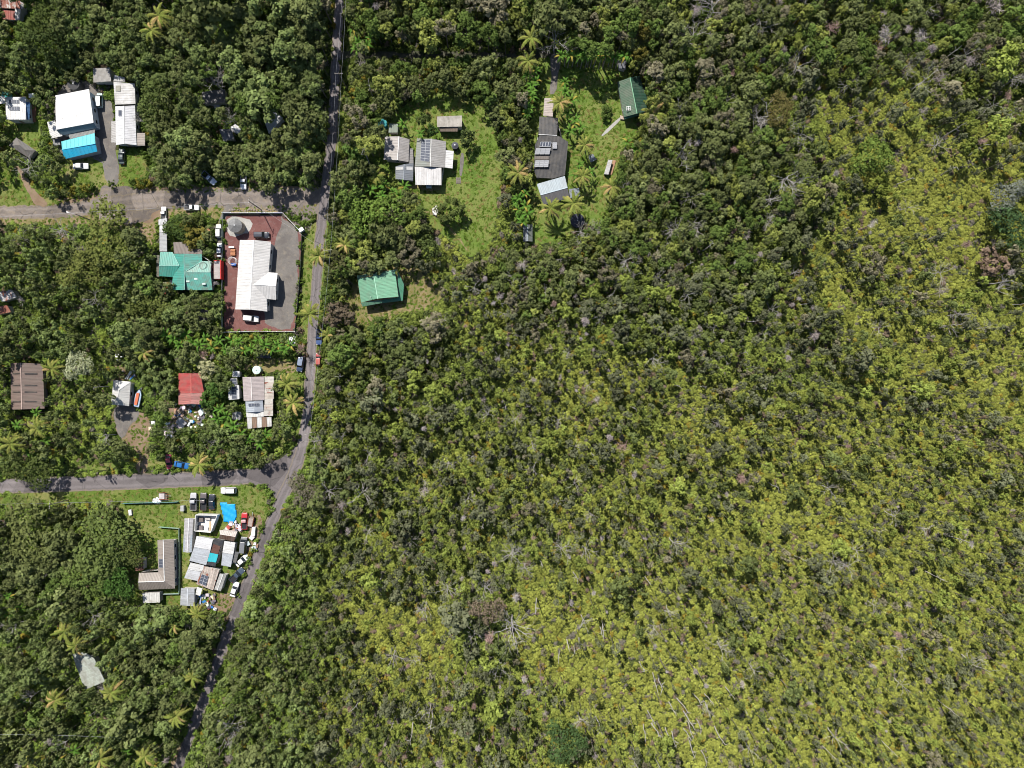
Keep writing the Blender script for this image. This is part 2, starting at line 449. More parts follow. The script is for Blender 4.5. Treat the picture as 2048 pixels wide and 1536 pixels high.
def mat_sheetmetal():
    m, nt, out = new_mat('roof_sheet_metal')
    tint = attr(nt, 'tint'); rust = attr(nt, 'rust', 'Fac'); dirt = attr(nt, 'dirt', 'Fac')
    uv = N(nt, 'ShaderNodeUVMap', uv_map='UVMap').outputs[0]
    st = N(nt, 'ShaderNodeVectorMath', operation='MULTIPLY'); L(nt, uv, st.inputs[0]); st.inputs[1].default_value = (2.6, 0.22, 1)
    streak = noise(nt, 1.0, 4, 0.6, st.outputs[0]); blot = noise(nt, 0.55, 5, 0.65, uv, dist=0.5); fine = noise(nt, 4, 3, 0.7, uv)
    col = mixrgb(nt, 1.0, tint, ramp(nt, streak, [(0.25, 0.56), (0.7, 0.84)]), 'MULTIPLY')
    da = N(nt, 'ShaderNodeMath', operation='ADD'); L(nt, dirt, da.inputs[0]); da.inputs[1].default_value = 0.12
    dm = N(nt, 'ShaderNodeMath', operation='MULTIPLY'); L(nt, ramp(nt, blot, [(0.4, 0), (0.66, 1)]), dm.inputs[0]); L(nt, da.outputs[0], dm.inputs[1])
    lit = ramp(nt, noise(nt, 2.3, 2, 0.5, uv), [(0.68, 0), (0.72, 0.55)])
    col = mixrgb(nt, dm.outputs[0], col, (0.16, 0.14, 0.115))
    col = mixrgb(nt, lit, col, (0.12, 0.095, 0.055))
    # rust blooms grow with the rust value
    sm = N(nt, 'ShaderNodeMath', operation='ADD'); L(nt, streak, sm.inputs[0]); L(nt, blot, sm.inputs[1])
    th = N(nt, 'ShaderNodeMapRange'); th.clamp = True
    lo = N(nt, 'ShaderNodeMath', operation='MULTIPLY_ADD'); L(nt, rust, lo.inputs[0]); lo.inputs[1].default_value = -0.55; lo.inputs[2].default_value = 1.32
    hi = N(nt, 'ShaderNodeMath', operation='ADD'); L(nt, lo.outputs[0], hi.inputs[0]); hi.inputs[1].default_value = 0.12
    L(nt, sm.outputs[0], th.inputs[0]); L(nt, lo.outputs[0], th.inputs[1]); L(nt, hi.outputs[0], th.inputs[2])
    rcol = mixrgb(nt, fine, (0.13, 0.045, 0.03), (0.33, 0.12, 0.08))
    col = mixrgb(nt, th.outputs[0], col, rcol)
    principled(nt, out, col, 0.5, 0.35, bump=fine, bstr=0.1, bdist=0.02)
    return m

def mat_tint(name, rough=0.6, spec=0.3, metal=0.0, mott=0.15, scale=1.5):
    m, nt, out = new_mat(name)
    f = noise(nt, scale, 4, 0.6, wpos(nt))
    col = mixrgb(nt, 1.0, attr(nt, 'tint'), ramp(nt, f, [(0.3, 1 - mott), (0.7, 1 + mott)]), 'MULTIPLY')
    b = principled(nt, out, col, rough, spec, metal)
    return m

def mat_plain(name, c, rough=0.6, spec=0.3, metal=0.0, c2=None, scale=3):
    m, nt, out = new_mat(name)
    c2 = c2 or tuple(x * 0.75 for x in c)
    principled(nt, out, mixrgb(nt, noise(nt, scale, 3, 0.6, wpos(nt)), c2, c), rough, spec, metal)
    return m

M['roof'] = mat_sheetmetal()
M['wall'] = mat_tint('painted_wall', 0.8, 0.2)
M['trim'] = mat_plain('white_trim', (0.75, 0.75, 0.73))
M['glass'] = mat_plain('dark_glass', (0.02, 0.025, 0.03), 0.08, 0.5)
M['solar'] = mat_plain('solar_cells', (0.075, 0.085, 0.11), 0.3, 0.4, c2=(0.06, 0.068, 0.09))  # blue-grey base colour includes painted-in sky glare
M['rackglass'] = mat_plain('pale_rack_glazing', (0.36, 0.36, 0.37), 0.4, 0.4)
M['solarframe'] = mat_plain('aluminium_frame', (0.42, 0.43, 0.45), 0.4, 0.4)
M['tint'] = mat_tint('painted_surface', 0.65, 0.3, 0, 0.2)
M['fabric'] = mat_tint('tarpaulin', 0.55, 0.3, 0, 0.12, 2.5)
M['woodplank'] = mat_plain('grey_planks', (0.27, 0.24, 0.2), 0.85, 0.15, c2=(0.16, 0.135, 0.11))
M['steel'] = mat_plain('galvanised_steel', (0.5, 0.51, 0.53), 0.4, 0.4, 0.3)
M['black'] = mat_plain('black_plastic', (0.025, 0.025, 0.028), 0.5, 0.3)
M['rubber'] = mat_plain('tyre_rubber', (0.02, 0.02, 0.02), 0.85, 0.2)

KEEP = []      # photograph outlines of roofs, kept free of tree crowns
KEEPB = []     # outlines of the ground below them

from mathutils import Matrix
def wpart(mb, name, mat, root, tint=None, rust=0.0, dirt=0.0, smooth=False):
    """part given in world coordinates under a thing's Empty"""
    o = mb.build(name, mat, root, smooth)
    o.matrix_parent_inverse = Matrix.Translation(root.location).inverted() if root.rotation_euler.z == 0 else root.matrix_basis.inverted()
    if tint is not None: o['tint'] = [float(t) for t in tint]
    o['rust'] = float(rust); o['dirt'] = float(dirt)
    return o

def newell(w):
    n = Vector((0, 0, 0))
    for i in range(len(w)):
        a, b = w[i], w[(i + 1) % len(w)]
        n += Vector(((a.y - b.y) * (a.z + b.z), (a.z - b.z) * (a.x + b.x), (a.x - b.x) * (a.y + b.y)))
    n.normalize()
    return n if n.z > 0 else -n

def clip_band(poly, u0, u1):
    def cut(pl, lim, sgn):
        out = []
        for i in range(len(pl)):
            a, b = pl[i], pl[(i + 1) % len(pl)]
            ia, ib = sgn * (a[0] - lim) <= 0, sgn * (b[0] - lim) <= 0
            if ia: out.append(a)
            if ia != ib:
                t = (lim - a[0]) / (b[0] - a[0]); out.append((lim, a[1] + t * (b[1] - a[1])))
        return out
    p = cut(poly, u1, 1)
    return cut(p, u0, -1) if len(p) > 2 else []

def plane(root, pts, tint=(0.8, 0.8, 0.8), rust=0.0, dirt=0.25, rib=0.5, sheets=None, name='roof', thick=0.07, along=None, mat=None, vary=0.0, keep=True, ribh=0.045):
    """one pitch of a metal roof: slab + standing ribs; sheets=w splits it into single sheets"""
    w = [P(*p) for p in pts]
    c = sum(w, Vector()) / len(w)
    n = newell(w)
    w = [Vector((p.x, p.y, c.z - (n.x * (p.x - c.x) + n.y * (p.y - c.y)) / n.z)) for p in w]
    if along is not None:
        v = Vector((along[0], -along[1], 0)); v = (v - n * v.dot(n)).normalized()
    elif n.z < 0.9995: v = Vector((n.x, n.y, 0)); v = (v - n * v.dot(n)).normalized()
    else:
        e = max(((w[(i + 1) % len(w)] - w[i]) for i in range(len(w))), key=lambda d: d.length)
        v = n.cross(e).normalized()
    u = v.cross(n).normalized()
    uvp = [((p - c).dot(u), (p - c).dot(v)) for p in w]
    ox, oy = random.uniform(0, 90), random.uniform(0, 90)
    def W(q, h=0.0): return c + u * q[0] + v * q[1] + n * h
    def slab(mb, poly, h=0.0):
        k = len(poly)
        a = [W(q, h) for q in poly]; b = [W(q, h - thick) for q in poly]
        uv = [(q[0] + ox, q[1] + oy) for q in poly]
        if newell_z(a) < 0: a, b, uv = a[::-1], b[::-1], uv[::-1]
        mb.face(a, uv); mb.face(b[::-1], uv[::-1])
        for i in range(k):
            j = (i + 1) % k
            mb.face([a[j], a[i], b[i], b[j]], [uv[j], uv[i], uv[i], uv[j]])
    def ribs(mb, poly, u0, u1, h=0.0):
        x = math.ceil((u0 + 0.08) / rib) * rib
        while x < u1 - 0.06:
            xs = []
            for i in range(len(poly)):
                a, b = poly[i], poly[(i + 1) % len(poly)]
                if (a[0] - x) * (b[0] - x) < 0: xs.append(a[1] + (x - a[0]) / (b[0] - a[0]) * (b[1] - a[1]))
            xs.sort()
            for k in range(0, len(xs) - 1, 2):
                y0, y1 = xs[k] + 0.03, xs[k + 1] - 0.03
                if y1 - y0 < 0.15: continue
                A, B, C, D, E, F, G, H = [W(q, hh + h) for q, hh in (((x - .06, y0), .002), ((x - .02, y0), ribh), ((x + .02, y0), ribh), ((x + .06, y0), .002), ((x - .06, y1), .002), ((x - .02, y1), ribh), ((x + .02, y1), ribh), ((x + .06, y1), .002))]
                U = [(x + ox, y0 + oy)] * 2 + [(x + ox, y1 + oy)] * 2
                for q in ([A, B, F, E], [B, C, G, F], [C, D, H, G]):
                    if newell_z(q) < 0: q = q[::-1]
                    mb.face(q, U)
            x += rib
    def newell_z(q): return ((q[1] - q[0]).cross(q[2] - q[0])).dot(n)
    out = None
    us = [q[0] for q in uvp]
    if sheets:
        x = min(us); i = 0
        while x < max(us) - 0.05:
            x1 = min(x + sheets, max(us))
            if max(us) - x1 < 0.3: x1 = max(us)
            poly = clip_band(uvp, x + 0.012, x1 - 0.012)
            if len(poly) > 2:
                mb = MB(); hh = 0.02 * (i % 2) + random.uniform(0, 0.012)
                slab(mb, poly, hh)
                if rib: ribs(mb, poly, x, x1, hh)
                tv = 1 + random.uniform(-vary, vary)
                out = wpart(mb, 'roof_sheet', mat or M['roof'], root, [t * tv for t in tint], max(0, rust + random.uniform(-1, 1) * 0.5 * rust), dirt * random.uniform(0.4, 1.3))
            x = x1; i += 1
    else:
        mb = MB(); slab(mb, uvp)
        if rib: ribs(mb, uvp, min(us), max(us))
        out = wpart(mb, name, mat or M['roof'], root, tint, rust, dirt)
    if keep:
        KEEP.append([(p[0], p[1]) for p in pts])
        KEEPB.append([(1024 + q.x / MPP, 768 - q.y / MPP) for q in w])
    return out

def cap(root, a, b, tint, w=0.22):
    mb = MB(); A, B = P(*a), P(*b); up = Vector((0, 0, 0.05)); mb.bar(A + up, B + up, w, 0.06)
    return wpart(mb, 'ridge_cap', M['tint'], root, tint)

def windows(root, a, b, z, wt, every=3.0, door=False):
    """window frames with panes (and a door) along the wall a-b (world xy)"""
    a = Vector((a[0], a[1], 0)); b = Vector((b[0], b[1], 0)); d = b - a; ln = d.length
    if ln < 2.0: return
    d.normalize(); rz = math.atan2(d.y, d.x)
    k = max(1, int(ln / every))
    for i in range(k):
        c = a + d * ln * (i + 0.5) / k
        if door and i == k // 2:
            mb = MB(); mb.box((c.x, c.y, 1.0), (0.9, 0.12, 2.0), rz)
            wpart(mb, 'door', M['tint'], root, (0.35, 0.25, 0.18)); continue
        zc = min(1.5, z * 0.58)
        mb = MB()
        for s, q in ((Vector((0.62, 0, 0)), (0.1, 0.12, 1.0)), (Vector((-0.62, 0, 0)), (0.1, 0.12, 1.0))):
            pc = c + d * s.x; mb.box((pc.x, pc.y, zc), q, rz)
        for s in (0.5, -0.5): mb.box((c.x, c.y, zc + s), (1.34, 0.125, 0.1), rz)
        f = wpart(mb, 'window', M['trim'], root)
        mb = MB(); mb.box((c.x, c.y, zc), (1.2, 0.05, 0.95), rz); mb.build('window_pane', M['glass'], f)

def walls(root, pts, tint=(0.55, 0.53, 0.5), inset=0.4, top=0.12, win=True, door=True, name='wall'):
    """closed walls below an eave outline pts [(px,py,z)]"""
    w = [P(*p) for p in pts]
    c = sum(w, Vector()) / len(w)
    q = []
    for p in w:
        d = Vector((c.x - p.x, c.y - p.y)); 
        s = d.normalized() * min(inset * 1.35, d.length * 0.5)
        q.append(Vector((p.x + s.x, p.y + s.y, p.z)))
    mb = MB(); k = len(q)
    for i in range(k):
        a, b = q[i], q[(i + 1) % k]
        mb.face([(a.x, a.y, 0), (b.x, b.y, 0), (b.x, b.y, b.z - top), (a.x, a.y, a.z - top)])
    o = wpart(mb, name, M['wall'], root, tint)
    if win:
        for i in range(k):
            a, b = q[i], q[(i + 1) % k]
            windows(root, a, b, min(a.z, b.z), tint, 3.2, door and i == k - 2)
    return q

def posts(root, pts, r=0.06):
    for p in pts:
        w = P(*p); mb = MB(); mb.bar((w.x, w.y, 0), (w.x, w.y, w.z - 0.05), 2 * r); wpart(mb, 'post', M['woodplank'], root)

def bld(name, label, cat, px, py, group=None):
    p = P(px, py); return thing(name, label, cat, (p.x, p.y, 0), 0, group)

def gable(name, label, A, B, L1, L2, R1, R2, ze, zr, tint, wall=(0.5, 0.48, 0.45), cat='house', zl=None, zrr=None, win=True, capt=None, tint2=None, **kw):
    """A-B ridge ends; L1/R1 eave ends beside A, L2/R2 beside B (photograph pixels)"""
    cx = (L1[0] + L2[0] + R1[0] + R2[0]) / 4; cy = (L1[1] + L2[1] + R1[1] + R2[1]) / 4
    t = bld(name, label, cat, cx, cy)
    zl = zl or ze; zrr = zrr or ze
    plane(t, [(*A, zr), (*B, zr), (*L2, zl), (*L1, zl)], tint, **kw)
    plane(t, [(*A, zr), (*B, zr), (*R2, zrr), (*R1, zrr)], tint2 or tint, **kw)
    cap(t, (*A, zr), (*B, zr), capt or [min(0.85, x * 1.1) for x in tint])
    # walls with gable ends
    a, b = P(*A, zr), P(*B, zr); l1, l2, r1, r2 = P(*L1, zl), P(*L2, zl), P(*R1, zrr), P(*R2, zrr)
    rd = (b - a); rd.z = 0; rd.normalize(); ins = min(0.4, (b - a).length * 0.12)
    a2, b2 = a + rd * ins, b - rd * ins
    def side(p, q, f): 
        g = p + (q - p) * f; return g
    f = 0.14
    l1i, l2i = side(l1, a, f) + rd * ins, side(l2, b, f) - rd * ins
    r1i, r2i = side(r1, a, f) + rd * ins, side(r2, b, f) - rd * ins
    dz = Vector((0, 0, 0.13))
    g = lambda p: Vector((p.x, p.y, 0))
    mb = MB()
    mb.face([g(l1i), g(l2i), l2i - dz, l1i - dz]); mb.face([g(r2i), g(r1i), r1i - dz, r2i - dz])
    mb.face([g(l2i), g(r2i), r2i - dz, b2 - dz, l2i - dz]); mb.face([g(r1i), g(l1i), l1i - dz, a2 - dz, r1i - dz])
    wpart(mb, 'wall', M['wall'], t, wall)
    if win:
        windows(t, l1i, l2i, ze, wall); windows(t, r2i, r1i, ze, wall, 3.2, True); windows(t, l2i, r2i, ze, wall, 3.6); windows(t, r1i, l1i, ze, wall, 3.6)
    return t

def shed(name, label, c4, z, tint, wall=(0.42, 0.4, 0.37), cat='shed', open_=False, win=False, **kw):
    """single-pitch roof; c4 = four photograph corners, z = four heights"""
    z = z if isinstance(z, (list, tuple)) else [z] * 4
    pts = [(*p, q) for p, q in zip(c4, z)]
    t = bld(name, label, cat, sum(p[0] for p in c4) / 4, sum(p[1] for p in c4) / 4)
    plane(t, pts, tint, **kw)
    if open_:
        cx = sum(p[0] for p in c4) / 4; cy = sum(p[1] for p in c4) / 4
        posts(t, [(cx + (p[0] - cx) * 0.9, cy + (p[1] - cy) * 0.9, p[2]) for p in pts])
    else:
        walls(t, pts, wall, 0.2, win=win)
    return t

def solar(root, quad, rows, cols, frame=True, gap=0.05, fw=0.045, mat='solar'):
    """solar panels on the quad [(px,py,z)*4] (order: top-left, top-right, bottom-right, bottom-left)"""
    a, b, c, d = [P(*q) for q in quad]
    n = newell([a, b, c, d])
    for i in range(rows):
        for j in range(cols):
            def B(s, t):
                return (a * (1 - s) + b * s) * (1 - t) + (d * (1 - s) + c * s) * t
            g = gap / 2
            s0, s1, t0, t1 = (j + g) / cols, (j + 1 - g) / cols, (i + g) / rows, (i + 1 - g) / rows
            q = [B(s0, t0), B(s1, t0), B(s1, t1), B(s0, t1)]
            mb = MB(); mb.prism([p + n * 0.03 for p in q], n * 0.05); o = wpart(mb, 'solar_panel', M[mat], root)
            if frame:
                mb = MB()
                for k in range(4): mb.bar(q[k] + n * 0.065, q[(k + 1) % 4] + n * 0.065, fw, 0.06)
                mb.build('panel_frame', M['solarframe'], o)

def box_part(root, name, quad, z0, z1, tint, mat='tint'):
    w = [P(*q, z1) for q in quad]
    mb = MB(); mb.prism([(p.x, p.y, z0) for p in w], (0, 0, z1 - z0))
    return wpart(mb, name, M[mat], root, tint)
# ------------------------------------------------------------------ houses and sheds, yard by yard
WHITE = (0.78, 0.77, 0.74); OFFW = (0.66, 0.65, 0.63); LGREY = (0.5, 0.5, 0.49); GREY = (0.3, 0.3, 0.3); DGREY = (0.075, 0.075, 0.08)
TEAL = (0.07, 0.36, 0.29); GREEN = (0.14, 0.4, 0.23); DGREEN = (0.028, 0.09, 0.058); TAUPE = (0.26, 0.2, 0.18)

# --- upper left yard
t = bld('house', 'big white flat-pitched house behind the blue tarpaulin roof, upper left', 'house', 150, 225)
plane(t, [(110.6, 191, 3.5), (178, 178, 3.5), (187, 245, 4.2), (112, 259, 4.2)], (0.82, 0.81, 0.79), dirt=0.05, rib=0.6)
plane(t, [(112, 259, 4.2), (187, 245, 4.2), (194, 256, 2.9), (122, 271, 2.9)], (0.2, 0.26, 0.3), dirt=0.1, along=(0.3, 1))  # slope facing away from the sun; its shade is put into the tint
cap(t, (112, 259, 4.23), (187, 245, 4.23), (0.5, 0.5, 0.5))
walls(t, [(110.6, 191, 3.5), (178, 178, 3.5), (192, 254, 2.9), (120, 270, 2.9)], (0.5, 0.56, 0.6))
plane(t, [(94.5, 244, 2.6), (109, 241, 3.0), (125, 272, 3.0), (101.5, 277, 2.6)], WHITE, dirt=0.1)
posts(t, [(97, 246, 2.6), (104, 275, 2.6)])
plane(t, [(136, 266, 2.7), (189, 256, 2.7), (190, 266, 2.6), (140, 278, 2.6)], (0.3, 0.31, 0.3), dirt=0.4, rib=0.4)
g = gable('tarp_shed', 'gabled shed covered with teal and bright blue tarpaulin', (124, 299), (191, 287), (123, 283), (189, 266), (129, 318), (195, 303), 2.7, 3.7,
          (0.13, 0.62, 0.66), (0.35, 0.36, 0.38), cat='shed', tint2=(0.02, 0.45, 0.72), dirt=0.06, rib=1.2, capt=(0.1, 0.5, 0.7), win=False)
shed('storage_shed', 'small grey shed with porch rail, north of the white house', [(186, 137), (220, 135), (222, 162.5), (187, 165)], [3.1, 3.1, 2.6, 2.6], (0.42, 0.4, 0.37), dirt=0.5, rib=0.35)
t = bld('long_house', 'long white building with twin roofs beside the gravel drive', 'house', 250, 230)
plane(t, [(227, 164, 3.2), (269, 167, 3.0), (271, 208, 2.9), (230, 209, 3.1)], OFFW, dirt=0.35, rib=0.5, along=(1, 0))
plane(t, [(228, 150, 3.2), (250, 155, 3.1), (250, 163, 3.1), (227, 163, 3.2)], LGREY, dirt=0.5)
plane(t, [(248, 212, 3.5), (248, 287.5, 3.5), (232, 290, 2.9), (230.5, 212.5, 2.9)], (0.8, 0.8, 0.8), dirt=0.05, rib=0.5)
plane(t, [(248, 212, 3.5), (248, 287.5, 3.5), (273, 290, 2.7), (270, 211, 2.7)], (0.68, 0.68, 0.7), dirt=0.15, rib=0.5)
cap(t, (248, 212, 3.5), (248, 287.5, 3.5), WHITE)
walls(t, [(227, 164, 3.0), (269, 167, 2.9), (273, 290, 2.6), (232, 290, 2.8)], (0.5, 0.48, 0.45))
plane(t, [(222.5, 242, 2.5), (231, 242, 2.5), (232, 285, 2.5), (222.5, 285, 2.4)], (0.48, 0.46, 0.44), dirt=0.3)
plane(t, [(274, 266, 2.4), (290, 266, 2.3), (290, 291, 2.3), (274, 291, 2.4)], (0.36, 0.31, 0.27), dirt=0.3, sheets=1.2)
box_part(t, 'skylight', [(231.5, 171), (241, 171), (241, 182), (231.5, 182)], 3.05, 3.25, (0.25, 0.24, 0.2))
solar(t, [(237, 220.5, 3.24), (244, 220.5, 3.42), (244, 232, 3.42), (237, 232, 3.24)], 1, 1)
t = shed('cottage', 'white cottage with two rows of solar panels, left edge', [(11, 194), (51, 194), (52, 239), (12, 239)], [3.0, 3.0, 3.5, 3.5], (0.76, 0.75, 0.73), (0.6, 0.58, 0.55), cat='house', win=True, dirt=0.12)
solar(t, [(18.3, 199.5, 3.12), (38.5, 199.5, 3.12), (38.8, 207.5, 3.2), (18.6, 207.5, 3.2)], 1, 4)
solar(t, [(18.5, 213, 3.28), (39, 213, 3.28), (39.5, 221, 3.36), (19, 221, 3.36)], 1, 4)
plane(t, [(52, 203, 3.0), (60, 205, 2.6), (59, 239, 2.6), (52.5, 239, 3.0)], (0.02, 0.10, 0.24), dirt=0.05, rib=1.0)
plane(t, [(-6, 192, 2.7), (10, 192, 2.8), (10, 207, 2.8), (-6, 208, 2.7)], WHITE, dirt=0.1)
box_part(t, 'terrace', [(61, 207), (72, 209), (71, 244), (60, 243)], 0.06, 0.35, (0.33, 0.15, 0.08))
t = bld('hut', 'weathered grey hip-roofed hut half under trees at left', 'house', 42, 296)
for q in ([(40, 290, 3.3), (50, 300, 3.3), (58, 316, 2.3), (18, 291, 2.3)], [(40, 290, 3.3), (50, 300, 3.3), (71, 301, 2.3), (33, 275, 2.3)], [(40, 290, 3.3), (18, 291, 2.3), (33, 275, 2.3)], [(50, 300, 3.3), (71, 301, 2.3), (58, 316, 2.3)]):
    plane(t, q, (0.22, 0.21, 0.2), dirt=0.6, rib=0.4, rust=0.1)
walls(t, [(18, 291, 2.3), (33, 275, 2.3), (71, 301, 2.3), (58, 316, 2.3)], (0.3, 0.28, 0.25), win=False)
t = bld('red_roof_shed', 'rusty red and white patched roof in the top left corner', 'shed', 22, 22)
plane(t, [(-4, 0, 3.0), (50, 2, 3.0), (46, 18, 2.7), (0, 16, 2.7)], (0.6, 0.58, 0.55), rust=0.75, sheets=1.4, vary=0.2)
plane(t, [(4, 20, 2.6), (30, 22, 2.6), (30, 40, 2.4), (4, 38, 2.4)], (0.4, 0.08, 0.06), rust=0.5, sheets=1.3, vary=0.2)
plane(t, [(30, 14, 2.7), (42, 14, 2.7), (40, 40, 2.4), (30, 40, 2.4)], OFFW, rust=0.3, sheets=1.2)
walls(t, [(-4, 0, 2.9), (50, 2, 2.9), (40, 40, 2.3), (4, 38, 2.3)], win=False)
# --- hidden camps in the woods
shed('camp_shed', 'dark flat shed with panels in the woods, upper left', [(404, 184), (450, 178), (450, 205), (406, 208)], [2.6, 2.5, 2.3, 2.4], (0.13, 0.13, 0.135), dirt=0.5, sheets=1.6, vary=0.4)
t = shed('lean_to', 'small dark lean-to beside the white tarp tent in the woods', [(438, 258), (462, 258), (468, 278), (447, 282)], [2.6, 2.5, 2.2, 2.3], (0.22, 0.23, 0.25), dirt=0.3, sheets=1.0, vary=0.3)
shed('white_shelter', 'white sheet roof half hidden by trees left of the main road', [(526, 236), (550, 222), (566, 236), (538, 268)], [3.2, 3.2, 2.8, 2.8], (0.74, 0.74, 0.74), dirt=0.1)
gable('tent', 'white ridge tent among trees', (462, 254), (480, 262), (461, 262), (478, 268), (470, 248), (482, 256), 1.2, 2.0, (0.76, 0.76, 0.77), (0.7, 0.7, 0.7), cat='tent', win=False, rib=None, dirt=0.05)
shed('edge_shed', 'white and rust patched shed roof on the left edge', [(-6, 585), (22, 578), (35, 594), (4, 604)], [2.8, 2.8, 2.5, 2.5], (0.7, 0.69, 0.67), rust=0.55, sheets=1.3, vary=0.15)
shed('edge_shed', 'small orange-rusted lean-to roof at the left edge below the patched shed', [(-6, 614), (14, 610), (22, 624), (-6, 630)], [2.5, 2.5, 2.3, 2.3], (0.5, 0.3, 0.2), rust=0.7, sheets=1.2, vary=0.2)

# --- teal house
t = bld('house', 'teal metal-roofed house with taupe annex behind it', 'house', 372, 540)
ZR, ZE = 4.3, 2.9
plane(t, [(318.5, 531, 3.9), (358.6, 531, 3.9), (345, 504, ZE), (320.5, 504, ZE)], TEAL, dirt=0.15, rib=0.5)
plane(t, [(318.5, 531, 3.9), (358.6, 531, 3.9), (346, 554, ZE), (318.5, 552, ZE)], TEAL, dirt=0.25, rib=0.5)
plane(t, [(368.4, 507.5, ZR), (369, 580, ZR), (342.5, 580, ZE), (346, 554, ZE), (358.6, 531, 3.7), (345, 507.5, ZE)], TEAL, dirt=0.2, rib=0.5)
plane(t, [(368.4, 507.5, ZR), (404, 508.5, ZE), (404, 522, 2.95), (385, 540, 3.6), (368.8, 544, ZR)], (0.11, 0.44, 0.36), dirt=0.35, rib=0.5)
plane(t, [(370, 544.3, ZR), (421, 544.5, 3.9), (423, 522.5, ZE), (404, 522, 2.95), (385, 537, 3.7)], (0.18, 0.42, 0.35), dirt=0.5, rib=0.5)
plane(t, [(370, 544.3, ZR), (421, 544.5, 3.9), (424.5, 580, ZE), (369, 580, 3.3)], (0.14, 0.46, 0.38), dirt=0.5, rib=0.5)
for a, b in (((318.5, 531, 3.92), (358.6, 531, 3.92)), ((368.4, 507.5, ZR), (369, 580, ZR)), ((370, 544.3, ZR), (421, 544.5, 3.9)), ((358.6, 531, 3.9), (345, 505, ZE)), ((404, 522, 2.95), (372, 542, 4.2))): cap(t, a, b, (0.22, 0.42, 0.36), 0.16)
plane(t, [(347, 484.5, 2.7), (368, 483.5, 2.9), (405, 501, 2.7), (404, 508, 3.0), (348, 507, 3.0)], (0.2, 0.16, 0.14), dirt=0.2, rib=0.4)
plane(t, [(313, 510, 2.4), (319, 510, 2.7), (318.5, 554, 2.7), (313, 553, 2.4)], (0.16, 0.16, 0.13), dirt=0.5)
walls(t, [(320.5, 504, ZE), (404, 508, ZE), (424, 523, ZE), (424.5, 580, ZE), (342.5, 580, ZE), (342.5, 554, ZE), (318.5, 552, ZE)], (0.3, 0.28, 0.24))
mb = MB(); c = P(406.5, 531.5, 3.5)
mb.tube([(c.x + 1.05 * math.cos(k * math.pi / 12), c.y + 1.05 * math.sin(k * math.pi / 12), 3.62 + 0.25 * math.sin(k * math.pi / 12) * -1) for k in range(25)], 0.05, 5)
wpart(mb, 'roof_hoop', M['black'], t)
for q in ((372, 561), (388, 556), (404, 566)):
    box_part(t, 'skylight', [(q[0], q[1]), (q[0] + 7, q[1]), (q[0] + 7, q[1] + 3.4), (q[0], q[1] + 3.4)], 3.2, 3.86, (0.42, 0.52, 0.48))
t = bld('long_lean_to', 'long narrow lean-to of white and grey sheets above the teal house', 'shed', 325, 470)
plane(t, [(317, 439, 2.5), (334, 436, 2.5), (334, 448, 2.5), (317, 450, 2.5)], (0.62, 0.62, 0.63), dirt=0.15, rib=0.4)
plane(t, [(319, 451, 2.4), (332, 450, 2.4), (332, 463, 2.4), (319, 464, 2.4)], (0.78, 0.78, 0.78), dirt=0.05, rib=0.4)
plane(t, [(319, 464.5, 2.5), (333.5, 463.5, 2.5), (334, 503, 2.6), (319, 503, 2.6)], (0.46, 0.47, 0.49), dirt=0.2, rib=0.4)
posts(t, [(319, 442, 2.4), (332, 442, 2.4), (320, 462, 2.3), (331, 462, 2.3), (320, 482, 2.4), (332, 482, 2.4), (320, 500, 2.5), (332, 500, 2.5)])
t = bld('cargo_trailer', 'long red box trailer with a pale roof beside the teal house', 'trailer', 434, 540)
box_part(t, 'body', [(427.5, 520.5), (442, 520.5), (442, 558), (427.5, 558)], 0.6, 2.6, (0.5, 0.035, 0.03))
plane(t, [(427.6, 522, 2.7), (440, 522, 2.7), (440, 557.8, 2.7), (427.6, 557.8, 2.7)], (0.48, 0.42, 0.4), dirt=0.3, rib=0.6)
for q in ((428, 530), (440, 530), (428, 548), (440, 548)):
    w = P(*q, 0.4); mb = MB(); mb.tube([(w.x - 0.12, w.y, 0.4), (w.x + 0.12, w.y, 0.4)], 0.38, 12); wpart(mb, 'wheel', M['rubber'], t)

# --- white house in the cinder yard
t = bld('house', 'long white cross-gabled house in the fenced red cinder yard', 'house', 512, 550)
ZR, ZE = 4.2, 2.8
WW = (0.7, 0.68, 0.66)
plane(t, [(507.6, 480, ZR), (499, 619, ZR), (470.5, 618.7, ZE), (479.7, 480, ZE)], (0.76, 0.735, 0.71), dirt=0.03, rib=0.45)
plane(t, [(507.6, 480, ZR), (542, 483.5, ZE), (537.3, 544.5, ZE), (507, 568.5, 4.05), (533.4, 597.8, ZE), (534.4, 623, ZE), (499, 619, ZR)], WW, dirt=0.03, rib=0.45)
plane(t, [(507, 568.5, 4.1), (552, 571.4, 4.1), (555, 546, ZE), (537.3, 544.5, ZE)], WW, dirt=0.03, rib=0.45)
plane(t, [(507, 568.5, 4.1), (552, 571.4, 4.1), (552, 599.7, ZE), (533.4, 597.8, ZE)], WW, dirt=0.05, rib=0.45)
cap(t, (507.6, 480, ZR), (499, 619, ZR), WHITE); cap(t, (507, 568.5, 4.12), (552, 571.4, 4.12), WHITE)
walls(t, [(479.7, 480, ZE), (542, 483.5, ZE), (537.5, 544.5, ZE), (555, 546, ZE), (552, 599.7, ZE), (534, 597.8, ZE), (534.4, 623, ZE), (470.5, 618.7, ZE)], (0.62, 0.6, 0.56))

